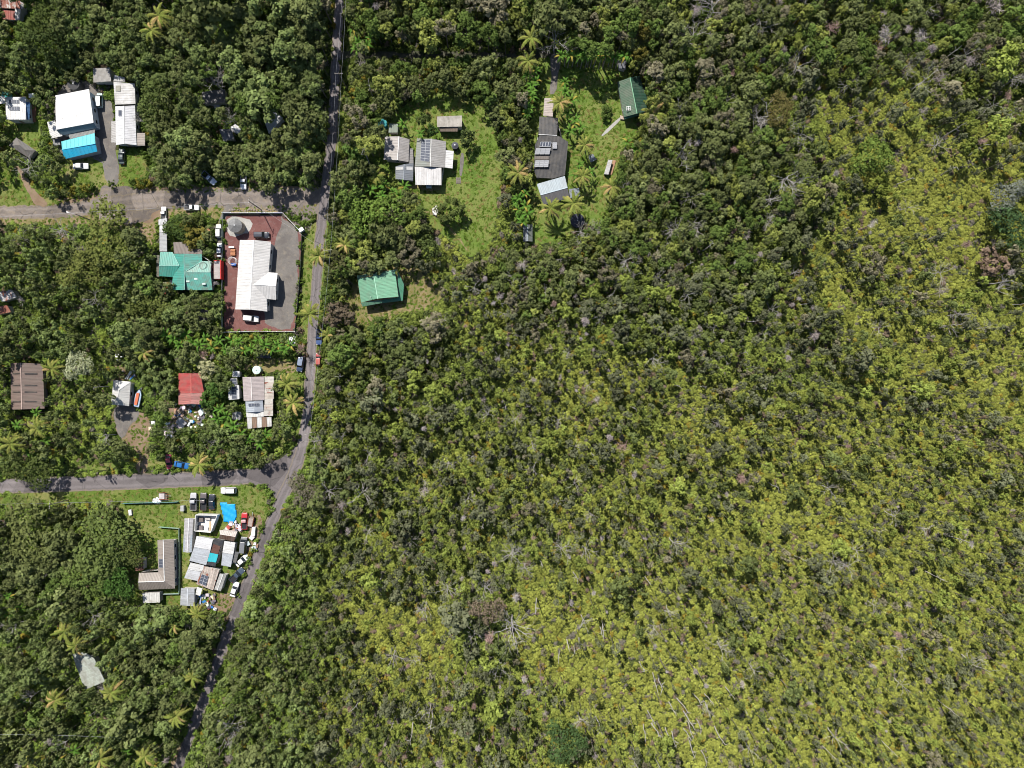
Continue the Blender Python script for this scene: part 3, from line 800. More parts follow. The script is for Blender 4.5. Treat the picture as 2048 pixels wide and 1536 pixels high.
# --- white hip cottage, brown roof, red roof
t = bld('hip_cottage', 'small white hip-roofed cottage beside the boat', 'house', 242, 786)
A, B = (238, 780, 4.1), (236, 794, 4.1); c1, c2, c3, c4 = (227, 760, 2.8), (261.6, 763.6, 2.8), (258, 812, 2.8), (222, 809, 2.8)
for q in ([A, B, c4, c1], [A, B, c3, c2], [A, c1, c2], [B, c3, c4]): plane(t, q, (0.66, 0.65, 0.62), dirt=0.06, rib=0.5)
for a, b in ((A, B), (A, c1), (A, c2), (B, c3), (B, c4)): cap(t, a, b, (0.5, 0.5, 0.48), 0.15)
walls(t, [c1, c2, c3, c4], (0.6, 0.58, 0.54))
g = gable('barn', 'brown ribbed barn roof with dark skylight strips, left edge', (41.5, 725.5), (43.7, 818.6), (21, 726), (22, 819.5), (85.5, 728), (89, 817), 3.0, 4.6,
          (0.23, 0.165, 0.14), (0.25, 0.2, 0.17), cat='shed', dirt=0.3, rib=0.4, capt=(0.4, 0.3, 0.26), zrr=2.7)
for y in (746, 769.5, 783, 802):
    plane(g, [(25, y, 3.44), (40, y - 0.3, 4.61), (40, y + 2.4, 4.61), (25, y + 2.7, 3.44)], (0.06, 0.05, 0.045), rib=None, keep=False, name='skylight')
    plane(g, [(49, y - 0.5, 4.43), (74, y, 3.36), (74, y + 2.6, 3.36), (49, y + 2.6, 4.43)], (0.05, 0.042, 0.04), rib=None, keep=False, name='skylight')
g = gable('red_roof_house', 'red corrugated roof house faded to pink at its south end', (382.4, 746.5), (382.4, 786), (357, 746.5), (357, 787), (401, 746.5), (408, 786), 2.7, 3.5,
          (0.46, 0.075, 0.07), (0.3, 0.22, 0.2), rust=0.25, dirt=0.3, rib=0.35, capt=(0.5, 0.12, 0.1))
plane(g, [(382.4, 786, 3.45), (382.4, 808, 3.4), (357, 809, 2.6), (357, 786, 2.65)], (0.52, 0.2, 0.18), rust=0.15, dirt=0.3, sheets=1.1, vary=0.3)
plane(g, [(382.4, 786, 3.45), (382.4, 808, 3.4), (408, 809, 2.6), (408, 786, 2.65)], (0.5, 0.22, 0.2), rust=0.3, dirt=0.4, sheets=1.1, vary=0.3)
walls(g, [(357, 787, 2.6), (408, 787, 2.6), (408, 809, 2.55), (357, 809, 2.55)], (0.3, 0.24, 0.22), win=False)

# --- pink-roofed house with rusty carport
g = gable('house', 'pale pink gabled house with rusty sheet carports beside the road', (502, 754), (504, 801), (485, 754), (487.5, 802), (528, 753), (529, 800), 3.0, 4.0,
          (0.5, 0.43, 0.42), (0.4, 0.36, 0.33), dirt=0.12, rib=0.4, capt=(0.55, 0.5, 0.48))
plane(g, [(509, 802, 3.7), (509, 824, 3.6), (492, 825, 2.9), (491, 802.6, 2.9)], (0.45, 0.49, 0.54), dirt=0.1)
plane(g, [(509, 802, 3.7), (509, 824, 3.6), (527, 823, 2.9), (525.7, 800, 2.9)], (0.42, 0.46, 0.52), dirt=0.1)
solar(g, [(497, 807, 3.35), (508.5, 806.7, 3.76), (508.5, 812, 3.76), (497, 812.3, 3.35)], 1, 2)
solar(g, [(509.5, 806.7, 3.76), (518, 806.5, 3.35), (518, 812, 3.35), (509.5, 812, 3.76)], 1, 2)
plane(g, [(492, 825.5, 2.8), (528, 823.5, 2.8), (528, 833, 2.7), (493, 834.5, 2.7)], WHITE, dirt=0.1)
for k in range(5):
    x0 = 494 + k * 9.8; x1 = x0 + 9.4
    plane(g, [(x0, 835 - k * 0.2, 2.65), (x1, 834.8 - k * 0.2, 2.65), (x1 + 0.8, 856.6 - k, 2.5), (x0 + 1.5, 857.6 - k, 2.5)], [(0.7, 0.69, 0.67), (0.3, 0.2, 0.14)][k % 2], rust=0.1 if k % 2 == 0 else 0.35, dirt=0.2, rib=0.45, name='roof_sheet')
for k in range(7):
    y0 = 753 + k * 11.3
    plane(g, [(529.2 - (k > 4) * 1.0, y0, 3.0), (547.5 - (k > 3) * 1.5, y0, 2.6), (547.5 - (k > 3) * 1.5, y0 + 11, 2.6), (529.2 - (k > 4) * 1.0, y0 + 11, 3.0)], [(0.68, 0.64, 0.58), (0.6, 0.53, 0.46)][k % 2], rust=0.32 + 0.1 * (k % 3), dirt=0.3, rib=0.4, name='roof_sheet')
posts(g, [(547, 756, 2.5), (546, 790, 2.5), (544, 828, 2.5), (541, 850, 2.4), (498, 855, 2.4), (520, 854, 2.4)])
walls(g, [(491, 803, 2.8), (526, 802, 2.8), (527, 832, 2.6), (493, 833, 2.6)], (0.4, 0.38, 0.36), win=False)
t = shed('solar_shed', 'white shed roof with a column of solar panels west of the pink house', [(456, 772), (478, 770), (479, 798), (457, 800)], [2.5, 2.5, 2.8, 2.8], (0.66, 0.66, 0.66), dirt=0.15)
solar(t, [(463, 773.5, 2.56), (473.5, 773, 2.56), (474, 797.5, 2.82), (463.5, 798, 2.82)], 4, 1)
plane(t, [(460, 757, 2.3), (474, 756, 2.3), (475, 769, 2.3), (460, 770, 2.3)], (0.5, 0.5, 0.5), dirt=0.2)
solar(t, [(461.5, 758, 2.38), (473, 757.5, 2.38), (473.5, 768, 2.38), (461.5, 768.5, 2.38)], 2, 1)
shed('white_box_shed', 'small white flat-roofed box hut north of the solar shed', [(465, 742), (479, 742), (479.5, 754), (465, 754)], 2.4, (0.74, 0.74, 0.74), dirt=0.1)
gable('lean_to', 'small grey glass-topped hut among banana plants', (472, 823), (474, 840), (464, 826), (465, 839), (482, 824), (480, 840), 1.9, 2.3, (0.3, 0.31, 0.32), cat='shed', win=False, dirt=0.3, rib=0.5)
shed('fallen_roof', 'buckled light grey roof sheets lying in the junk yard', [(352, 842), (360, 834), (374, 846), (362, 858)], [1.4, 1.6, 1.0, 0.9], (0.55, 0.55, 0.57), dirt=0.3, sheets=0.9, vary=0.2)

# --- L-shaped house, lower lot
t = bld('house', 'L-shaped beige-roofed house with three solar panels', 'house', 325, 1130)
ZR, ZE = 4.0, 2.8; BG = (0.33, 0.285, 0.25)
plane(t, [(326.6, 1080, ZR), (328.8, 1162.4, ZR), (316.6, 1144.5, ZE), (314.8, 1080, ZE)], (0.36, 0.315, 0.28), dirt=0.1, rib=0.45)
plane(t, [(326.6, 1080, ZR), (328.8, 1162.4, ZR), (350, 1177, ZE), (347.6, 1078.5, ZE)], BG, dirt=0.12, rib=0.45)
plane(t, [(276.5, 1164, ZR), (328.8, 1162.4, ZR), (316.6, 1144.5, ZE), (278, 1146, ZE)], BG, dirt=0.3, rib=0.45)
plane(t, [(276.5, 1164, ZR), (328.8, 1162.4, ZR), (350, 1177, ZE), (277.4, 1180, ZE)], (0.3, 0.26, 0.23), dirt=0.2, rib=0.45)
for a, b in (((326.6, 1080, ZR), (328.8, 1162.4, ZR)), ((276.5, 1164, ZR), (328.8, 1162.4, ZR))): cap(t, a, b, WHITE, 0.16)
solar(t, [(318, 1118, 3.2), (326, 1118, 3.9), (326.3, 1135, 3.9), (318.3, 1135, 3.2)], 3, 1)
walls(t, [(314.8, 1080, ZE), (347.6, 1078.5, ZE), (350, 1177, ZE), (277.4, 1180, ZE), (278, 1146, ZE), (316.6, 1144.5, ZE)], (0.45, 0.42, 0.38))
shed('storage_shed', 'low white shed with brown stains south of the L-shaped house', [(285, 1186), (319, 1185), (320, 1205), (286, 1206)], [2.4, 2.3, 2.3, 2.4], (0.7, 0.69, 0.66), rust=0.28, dirt=0.4)
shed('small_shed', 'small rusty brown shed in shadow west of the L-shaped house', [(270, 1118), (286, 1116), (287, 1140), (271, 1142)], 2.3, (0.2, 0.09, 0.06), rust=0.4)

# --- crowded shack yard on the lower lot
g = gable('long_shed', 'long narrow grey shed with a paler north half along the fence', (378, 1036.6), (374.5, 1105), (369, 1036.6), (365.8, 1104), (386.8, 1036.6), (383, 1105), 2.4, 2.7, (0.5, 0.49, 0.5), cat='shed', win=False, dirt=0.2, rib=0.4)
plane(g, [(368, 1070, 2.5), (385, 1070, 2.52), (383.2, 1104.4, 2.6), (366, 1103.5, 2.5)], (0.36, 0.41, 0.46), dirt=0.15, along=(1, 0), rib=0.5)
t = bld('open_room', 'roofless white-walled room with cluttered floor', 'shed', 412, 1047)
fl = [(391, 1030), (434, 1031), (421, 1065), (389.5, 1062)]
box_part(t, 'floor', fl, 0.06, 0.3, (0.62, 0.6, 0.56))
for a, b, nm in ((0, 1, 'wall'), (1, 2, 'wall'), (2, 3, 'wall'), (3, 0, 'wall')):
    A, B = P(*fl[a], 2.3), P(*fl[b], 2.3); mb = MB(); mb.bar((A.x, A.y, 1.2), (B.x, B.y, 1.2), 0.16, 2.3); wpart(mb, nm, M['wall'], t, (0.62, 0.61, 0.58))
for q, s, cl, h in (((400, 1040), (12, 8), (0.12, 0.1, 0.09), 1.1), ((415, 1038), (10, 5), (0.4, 0.38, 0.36), 0.9), ((398, 1056), (14, 9), (0.14, 0.12, 0.12), 0.9), ((420, 1052), (3, 18), (0.45, 0.33, 0.2), 0.5), ((412, 1058), (8, 6), (0.7, 0.7, 0.7), 0.7)):
    box_part(t, 'floor_clutter', [(q[0] - s[0] / 2, q[1] - s[1] / 2), (q[0] + s[0] / 2, q[1] - s[1] / 2), (q[0] + s[0] / 2, q[1] + s[1] / 2), (q[0] - s[0] / 2, q[1] + s[1] / 2)], 0.3, h, cl)
KEEP.append(fl); KEEPB.append(fl)
g = gable('camper_shed', 'small brown and white gabled camper shed by the red pickup', (440, 1068), (471, 1073), (439, 1060), (474, 1064), (438, 1077), (468, 1083), 2.3, 2.8, (0.5, 0.44, 0.41), (0.5, 0.45, 0.42), cat='shed', win=False, tint2=(0.13, 0.07, 0.05), dirt=0.3)
t = bld('main_shack', 'big white sheet-roofed shack in the crowded yard', 'house', 402, 1100)
plane(t, [(393, 1072, 2.9), (426, 1078.5, 2.9), (421, 1100, 2.9), (388, 1094, 2.9)], (0.72, 0.72, 0.73), dirt=0.1, sheets=1.7, vary=0.08, along=(1, 0.2))
plane(t, [(388, 1094.5, 2.85), (421, 1100.5, 2.85), (412.3, 1130.5, 2.8), (378.6, 1121.4, 2.8)], (0.5, 0.53, 0.57), dirt=0.1, sheets=1.6, vary=0.12, along=(1, 0.2))
plane(t, [(381, 1125, 2.7), (408, 1131, 2.7), (405, 1143, 2.6), (375, 1139, 2.6)], (0.72, 0.72, 0.71), dirt=0.1, sheets=1.8, vary=0.06, along=(1, 0.2))
plane(t, [(375, 1139.5, 2.6), (402, 1143.5, 2.6), (396, 1162, 2.5), (368.5, 1156, 2.5)], (0.55, 0.56, 0.58), rust=0.22, dirt=0.15, sheets=1.8, vary=0.1, along=(1, 0.2))
walls(t, [(393, 1072, 2.8), (426, 1078.5, 2.8), (398, 1160, 2.4), (368.5, 1156, 2.4)], (0.4, 0.4, 0.4), win=False)
t = bld('black_roof_shack', 'black-roofed shack strip with a turquoise tarp patch', 'shed', 430, 1104)
plane(t, [(429.6, 1075.8, 2.6), (447.8, 1081, 2.6), (430.6, 1133, 2.6), (411.5, 1129.6, 2.6)], (0.035, 0.038, 0.045), dirt=0.15, rib=0.8)
plane(t, [(427, 1088, 2.75), (441, 1093, 2.75), (436, 1109, 2.75), (421, 1105, 2.75)], (0.13, 0.055, 0.04), dirt=0.1, rib=0.5, keep=False)
plane(t, [(418, 1105, 2.8), (436.5, 1109, 2.8), (432, 1125, 2.8), (413.5, 1122.5, 2.8)], (0.02, 0.5, 0.58), dirt=0.03, rib=None, keep=False, name='tarp_patch')
walls(t, [(429.6, 1075.8, 2.6), (447.8, 1081, 2.6), (430.6, 1133, 2.6), (411.5, 1129.6, 2.6)], (0.3, 0.29, 0.28), win=False)
t = bld('east_shack', 'white and grey sheet-roofed shack beside the grey van', 'shed', 456, 1108)
plane(t, [(448.8, 1082, 2.7), (470.6, 1085, 2.6), (466.5, 1109, 2.6), (445, 1105, 2.7)], (0.74, 0.74, 0.73), dirt=0.1, sheets=1.6, vary=0.06)
plane(t, [(445, 1105.5, 2.65), (466.5, 1109.5, 2.55), (461.5, 1134, 2.5), (442.4, 1130.5, 2.6)], (0.48, 0.51, 0.55), dirt=0.12, sheets=1.5, vary=0.1)
plane(t, [(467, 1103, 2.2), (478, 1104, 1.9), (472, 1126, 1.9), (463, 1124, 2.2)], (0.16, 0.165, 0.17), dirt=0.3)
walls(t, [(448.8, 1082, 2.6), (470.6, 1085, 2.5), (461.5, 1134, 2.4), (442.4, 1130.5, 2.5)], win=False)
t = bld('rusty_shack', 'rust-striped sheet roof shack carrying six black solar panels', 'shed', 415, 1158)
plane(t, [(408.6, 1132.3, 2.9), (438.7, 1139.6, 2.9), (426, 1180.6, 2.6), (392.2, 1168, 2.6)], (0.58, 0.5, 0.44), rust=0.45, dirt=0.3, sheets=0.62, vary=0.35, rib=0.3, along=(0.3, -1))
solar(t, [(404, 1148, 2.98), (417, 1152.5, 2.98), (411.5, 1172, 2.84), (397.5, 1165.5, 2.84)], 3, 2)
walls(t, [(408.6, 1132.3, 2.8), (438.7, 1139.6, 2.8), (426, 1180.6, 2.5), (392.2, 1168, 2.5)], win=False)
gable('narrow_shed', 'narrow light grey gabled shed right of the rust-striped shack', (446.5, 1148), (434.8, 1180.5), (439.6, 1147), (427.8, 1179), (453.3, 1148.5), (441.5, 1182.5), 2.3, 2.6, (0.46, 0.46, 0.45), cat='shed', win=False, dirt=0.4, rib=0.4)
gable('grey_shed', 'square grey translucent-sheet shed at the south end of the fence', (375.5, 1176.5), (374.5, 1211.5), (362, 1176), (360.3, 1210.7), (389, 1177), (388.6, 1212.5), 2.5, 2.8, (0.42, 0.44, 0.47), cat='shed', win=False, dirt=0.25, sheets=0.9, vary=0.15)
shed('awning', 'white board awning south of the rust-striped shack', [(394, 1174), (405, 1177), (400, 1192), (391, 1189)], 2.2, (0.74, 0.74, 0.72), open_=True, dirt=0.1)

# --- centre compound
gable('house', 'light grey gabled house, westernmost of the centre compound', (798, 273), (795, 320), (770, 273), (767.5, 319.5), (819, 278.5), (817, 324), 3.0, 4.2, (0.52, 0.48, 0.46), (0.45, 0.42, 0.4), dirt=0.22, rib=0.45, capt=(0.6, 0.57, 0.55), tint2=(0.44, 0.41, 0.39))
g = gable('outhouse', 'small slate-grey gabled hut with white sheets near its ridge', (808.5, 328.5), (807.6, 359.5), (791, 333), (791, 358), (827, 326), (826, 361), 2.5, 3.2, (0.2, 0.22, 0.25), cat='shed', win=False, dirt=0.1, rib=0.5)
plane(g, [(791.5, 334.5, 2.66), (806.5, 333.5, 3.24), (806.5, 339, 3.24), (791.5, 340, 2.66)], (0.62, 0.62, 0.62), rib=None, keep=False, name='white_sheet')
plane(g, [(813, 333, 3.1), (825.5, 333.5, 2.66), (825.5, 341, 2.66), (813, 340, 3.1)], (0.6, 0.6, 0.6), rib=None, keep=False, name='white_sheet')
plane(g, [(818, 297, 2.5), (826, 297, 2.5), (827, 327, 2.5), (818, 328, 2.5)], (0.2, 0.19, 0.19), dirt=0.3)
t = bld('house', 'main grey house of the centre compound carrying a tall solar array', 'house', 862, 320)
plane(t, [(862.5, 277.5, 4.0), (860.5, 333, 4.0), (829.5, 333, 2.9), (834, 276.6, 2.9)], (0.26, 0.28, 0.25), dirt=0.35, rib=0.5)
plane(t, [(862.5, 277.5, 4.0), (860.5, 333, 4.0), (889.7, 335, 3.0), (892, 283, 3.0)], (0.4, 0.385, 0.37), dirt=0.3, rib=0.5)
plane(t, [(829.5, 333.5, 3.2), (882.7, 335.5, 3.2), (882.7, 370, 2.8), (831, 369.6, 2.8)], (0.72, 0.7, 0.69), dirt=0.12, rib=0.5)
plane(t, [(891.5, 300, 2.9), (907.5, 302, 2.6), (905, 337, 2.6), (889.7, 335, 2.9)], (0.76, 0.75, 0.73), dirt=0.06, rib=0.5)
cap(t, (862.5, 277.5, 4.0), (860.5, 333, 4.0), (0.55, 0.54, 0.52))
solar(t, [(842.5, 279.5, 3.28), (861, 279.5, 3.98), (859, 324, 3.98), (840.5, 321, 3.24)], 8, 2, frame=True)
walls(t, [(834, 276.6, 2.9), (892, 283, 2.9), (889.7, 335, 2.9), (882.7, 370, 2.7), (831, 369.6, 2.7)], (0.42, 0.4, 0.38))
w = P(858, 372, 0.5); mb = MB(); mb.box((w.x, w.y - 0.1, 0.6), (1.5, 1.1, 1.1)); wpart(mb, 'rain_barrel', M['tint'], t, (0.42, 0.5, 0.56))
t = shed('garage', 'cream ribbed shed with a lower brown lean-to, top of the centre lawn', [(874, 233), (924, 231), (924, 253), (874, 254)], [3.2, 3.2, 2.8, 2.8], (0.56, 0.52, 0.46), rust=0.1, dirt=0.45, rib=0.3)
plane(t, [(879, 254.5, 2.4), (916, 254, 2.4), (915, 263, 2.1), (880, 263, 2.1)], (0.2, 0.15, 0.11), dirt=0.4)
shed('garden_shed', 'small square pale green roofed shed beside the teal tank', [(778.5, 247), (796, 248), (795, 265), (777, 265)], [2.3, 2.3, 2.1, 2.1], (0.26, 0.31, 0.25), dirt=0.3)

# --- right compound
shed('carport', 'pinkish narrow carport roof at the end of the driveway', [(1089, 196), (1107.6, 197), (1105.5, 233), (1086.5, 232)], [2.6, 2.6, 2.7, 2.7], (0.52, 0.44, 0.4), open_=True, dirt=0.15)
t = bld('house', 'long charcoal-roofed house with raised solar racks', 'house', 1100, 300)
plane(t, [(1079, 233, 3.2), (1116, 236, 3.0), (1114, 270, 3.0), (1077, 268, 3.2)], (0.075, 0.075, 0.08), dirt=0.3, rib=0.4, along=(0, 1))
plane(t, [(1079, 270.5, 3.4), (1118, 272, 3.4), (1136, 284, 3.0), (1134, 308, 3.0), (1130, 350, 3.0), (1105, 357, 2.9), (1073, 355, 2.9), (1068, 341, 2.9), (1070, 290, 3.2)], (0.05, 0.05, 0.053), dirt=0.2, rib=0.4, along=(0.06, 1))
cap(t, (1077, 269, 3.42), (1114, 271, 3.42), (0.6, 0.6, 0.6), 0.14)
for q, r, c in (([(1081, 283.5, 3.7), (1103, 283.5, 3.7), (1101, 294, 3.5), (1079, 294, 3.5)], 1, 4), ([(1072, 296.5, 4.0), (1101.5, 296, 4.0), (1099, 308.5, 3.6), (1069, 308.5, 3.6)], 3, 3),
                ([(1071, 320.5, 4.0), (1098, 320.5, 4.0), (1096.5, 334, 3.6), (1068, 334, 3.6)], 3, 3), ([(1105, 285, 3.9), (1114, 285, 3.9), (1114, 297, 3.6), (1105, 297, 3.6)], 3, 2)):
    solar(t, q, r, c, gap=0.12, fw=0.1, mat='rackglass' if q[0][0] < 1080 or q[0][0] > 1104 else 'solar')
plane(t, [(1069, 312, 3.3), (1099, 312, 3.3), (1098, 319, 3.2), (1069, 319, 3.2)], (0.2, 0.17, 0.15), dirt=0.3, keep=False)
walls(t, [(1079, 233, 3.0), (1116, 236, 3.0), (1134, 300, 2.9), (1130, 350, 2.9), (1073, 355, 2.8), (1070, 290, 3.0)], (0.2, 0.2, 0.2))
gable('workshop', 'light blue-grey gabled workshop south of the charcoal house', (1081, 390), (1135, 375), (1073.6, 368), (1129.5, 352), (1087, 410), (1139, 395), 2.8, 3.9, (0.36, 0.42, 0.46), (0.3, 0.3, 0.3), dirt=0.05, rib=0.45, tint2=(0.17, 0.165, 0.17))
shed('lean_to', 'small grey lean-to tucked right of the blue-grey workshop', [(1138, 378), (1158, 376), (1160, 392), (1140, 396)], [2.3, 2.2, 2.1, 2.2], (0.26, 0.3, 0.33), dirt=0.3)
t = bld('house', 'dark green ribbed-roof house with a ladder frame, right of the banana row', 'house', 1264, 195)
ZR, ZE = 4.6, 3.0
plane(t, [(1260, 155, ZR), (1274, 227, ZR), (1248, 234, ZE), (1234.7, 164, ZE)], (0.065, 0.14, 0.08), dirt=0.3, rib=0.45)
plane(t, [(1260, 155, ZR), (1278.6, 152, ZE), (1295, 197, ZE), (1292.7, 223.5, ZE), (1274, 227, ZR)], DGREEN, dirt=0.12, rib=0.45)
plane(t, [(1248, 234.3, 2.8), (1274, 227.3, 2.8), (1288, 224.5, 2.8), (1289, 228, 2.6), (1250, 238.5, 2.6)], (0.05, 0.2, 0.12), dirt=0.1, rib=0.5)
cap(t, (1260, 155, ZR), (1274, 227, ZR), (0.16, 0.33, 0.2))
for x in (1253.5, 1257, 1260.5):
    A, B = P(x, 212, 4.2), P(x, 221, 4.25); mb = MB(); mb.bar(A, B, 0.12); wpart(mb, 'roof_frame', M['trim'], t)
for y in (213, 216.5, 220):
    A, B = P(1253.5, y, 4.24), P(1260.5, y, 4.24); mb = MB(); mb.bar(A, B, 0.1); wpart(mb, 'roof_frame', M['trim'], t)
walls(t, [(1236, 165, ZE), (1279, 154, ZE), (1292, 222, ZE), (1248, 232, ZE)], (0.3, 0.27, 0.22))
box_part(t, 'porch_steps', [(1240, 230), (1248, 233), (1249, 239), (1241, 238)], 0.07, 0.5, (0.35, 0.28, 0.22))
t = shed('planter_bed', 'narrow pale raised bed beside a brown soil strip, right lawn', [(1216.5, 319.5), (1225, 320), (1217, 349), (1208, 348)], 1.6, (0.55, 0.54, 0.53), dirt=0.2)
box_part(t, 'soil_strip', [(1226, 320), (1232, 321), (1224, 349), (1218, 349)], 0.02, 0.3, (0.3, 0.17, 0.1))
gable('tent', 'dark grey camping tent on the right lawn', (1181, 309), (1187, 322), (1176, 312), (1182, 325), (1186, 308), (1193, 319), 0.7, 1.5, (0.26, 0.29, 0.33), (0.2, 0.22, 0.25), cat='tent', win=False, rib=None, dirt=0.1)
g = gable('small_shed', 'narrow two-tone grey shed below the banana hedge', (1055.5, 449), (1055.5, 482), (1046.5, 449), (1046.5, 483), (1065, 449), (1065, 483), 2.2, 2.5, (0.2, 0.23, 0.26), cat='shed', win=False, dirt=0.2, tint2=(0.13, 0.15, 0.13))
shed('tool_shed', 'small dark slate shed at the right end of the banana row', [(1236, 120), (1255, 119), (1251, 139), (1238, 136)], [2.4, 2.4, 2.1, 2.1], (0.16, 0.17, 0.2), dirt=0.3)

# --- green house by the junction with the track, and the pale roof in the lower left woods
t = bld('house', 'light green ribbed-roof house standing alone right of the main road', 'house', 760, 578)
GR2 = (0.2, 0.46, 0.29)
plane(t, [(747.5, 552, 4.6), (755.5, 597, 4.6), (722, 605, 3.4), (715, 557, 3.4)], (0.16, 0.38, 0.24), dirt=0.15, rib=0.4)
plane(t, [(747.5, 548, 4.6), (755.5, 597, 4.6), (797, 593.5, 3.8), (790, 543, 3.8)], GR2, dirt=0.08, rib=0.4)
plane(t, [(714, 551, 3.4), (794, 538.5, 3.5), (791, 543, 3.75), (747, 548.5, 4.3), (715, 556.5, 3.5)], (0.3, 0.56, 0.4), dirt=0.05, rib=0.5)
plane(t, [(722, 605.5, 3.4), (762, 600, 3.6), (764, 606, 3.1), (725, 613, 2.9)], (0.16, 0.36, 0.23), dirt=0.1, rib=0.5)
plane(t, [(795, 540, 2.8), (808, 569, 2.6), (805, 601, 2.5), (765, 606.5, 2.5), (763, 600, 2.8), (797, 594.5, 2.8)], (0.07, 0.26, 0.16), dirt=0.1, rib=0.5)
cap(t, (747.5, 549, 4.62), (755.5, 598, 4.62), (0.28, 0.5, 0.36))
walls(t, [(716, 555, 3.3), (792, 543, 3.3), (798, 594, 3.3), (723, 606, 3.2)], (0.4, 0.36, 0.3))
mb = MB(); a = P(743.5, 595.5, 3.8); mb.tube([(a.x, a.y, 3.6), (a.x, a.y, 5.6)], 0.09, 8); wpart(mb, 'vent_pipe', M['steel'], t)
t = bld('pale_roof_house', 'mossy pale grey roof alone in the lower left woods', 'house', 178, 1342)
plane(t, [(144.4, 1308, 3.2), (169, 1304.4, 3.5), (188.4, 1316.6, 3.4), (210.5, 1363, 3.2), (169, 1380, 3.0)], (0.46, 0.5, 0.44), dirt=0.55, rib=0.4, along=(1, -0.45))
walls(t, [(146, 1310, 3.0), (186, 1318, 3.2), (208, 1362, 3.0), (170, 1376, 2.9)], (0.35, 0.33, 0.3))
# ------------------------------------------------------------------ vegetation: prototypes
def unit(v): return v / np.maximum(np.linalg.norm(v, axis=1)[:, None], 1e-6)

def leaf_quads(c, nrm, size, aspect, r):
    """diamond leaf faces at centres c with normals nrm"""
    n = len(c)
    t = unit(np.cross(nrm, r.normal(0, 1, (n, 3)))); b = np.cross(nrm, t)
    s = (size * r.uniform(0.65, 1.35, n))[:, None]
    v = np.empty((n, 4, 3))
    v[:, 0] = c + t * s; v[:, 1] = c + b * s * aspect; v[:, 2] = c - t * s; v[:, 3] = c - b * s * aspect
    bend = nrm * s * 0.25
    v[:, 0] -= bend; v[:, 2] -= bend
    return v.reshape(-1, 3), np.arange(n * 4).reshape(n, 4)

def crown_mesh(name, seed, lobes=34, per=34, leaf=0.115, flat=0.75, lobe_r=(0.2, 0.34), aspect=0.6, gap=0.0, spread=0.8, low=-0.25):
    r = np.random.default_rng(seed)
    V, F, A = [], [], []; base = 0
    # lobe centres: uneven, spread over an irregular dome
    k = 0
    az0 = r.uniform(0, 6.28, 3); amp = r.uniform(0.15, 0.45, 3)
    cs = []
    while len(cs) < lobes and k < 4000:
        k += 1
        p = r.normal(0, 1, 3); p /= np.linalg.norm(p)
        if p[2] < low: continue
        az = math.atan2(p[1], p[0])
        q = 1 + sum(amp[i] * math.cos((i + 1) * az + az0[i]) for i in range(3)) * 0.7
        rad = r.uniform(0.45, 1.0) ** 0.6 * spread * q
        p = p * rad * np.array([1, 1, flat])
        if cs and min(np.linalg.norm(np.array(cs) - p, axis=1)) < 0.16: continue
        cs.append(p)
    for c in cs:
        lr = r.uniform(*lobe_r)
        m = int(per * (lr / 0.27) ** 1.5)
        d = unit(r.normal(0, 1, (m, 3)) + np.array([0, 0, 0.35]))
        pos = c + d * lr * r.uniform(0.55, 1.08, m)[:, None] * np.array([1, 1, 0.8])
        nr = unit(d + np.array([0, 0, 0.55]) + r.normal(0, 0.38, (m, 3)))
        v, f = leaf_quads(pos, nr, leaf, aspect, r)
        V.append(v); F.append(f + base); base += len(v)
        lv = r.uniform(0.25, 0.75)
        A.append(np.clip(lv + r.normal(0, 0.14, m), 0, 1))
    V = np.vstack(V); V[:, 2] += 0.45
    return V, np.vstack(F), np.concatenate(A)

def branch_tube(V, F, a, b, r0, r1, n=4):
    a = np.array(a, float); b = np.array(b, float); d = b - a; d /= max(np.linalg.norm(d), 1e-6)
    u = np.cross(d, [0.3, 0.2, 1.0] if abs(d[2]) < 0.9 else [1.0, 0, 0.1]); u /= np.linalg.norm(u); w = np.cross(d, u)
    i0 = sum(len(x) for x in V)
    ang = np.arange(n) * 2 * np.pi / n
    ring = np.cos(ang)[:, None] * u + np.sin(ang)[:, None] * w
    V.append(np.vstack([a + ring * r0, b + ring * r1]))
    F.append(np.array([[i0 + k, i0 + (k + 1) % n, i0 + n + (k + 1) % n, i0 + n + k] for k in range(n)]))

def trunk_mesh(name, seed, mat, limbs=4):
    """unit-height trunk with limbs reaching into the crown; base radius in height units"""
    r = np.random.default_rng(seed); V, F = [], []
    p = np.array([0, 0, -0.05]); pts = [p]
    for i in range(4):
        p = p + np.array([r.normal(0, 0.012), r.normal(0, 0.012), 0.24]); pts.append(p)
    rad = [0.026, 0.021, 0.018, 0.014, 0.009]
    for i in range(4): branch_tube(V, F, pts[i], pts[i + 1], rad[i], rad[i + 1], 6)
    for k in range(limbs):
        s = pts[2] + (pts[4] - pts[2]) * r.uniform(0, 0.8); a = r.uniform(0, 6.28)
        e = s + np.array([math.cos(a) * 0.16, math.sin(a) * 0.16, r.uniform(0.06, 0.16)])
        branch_tube(V, F, s, e, 0.009, 0.004, 4)
    return np_mesh(name, np.vstack(V), np.vstack(F), mat)

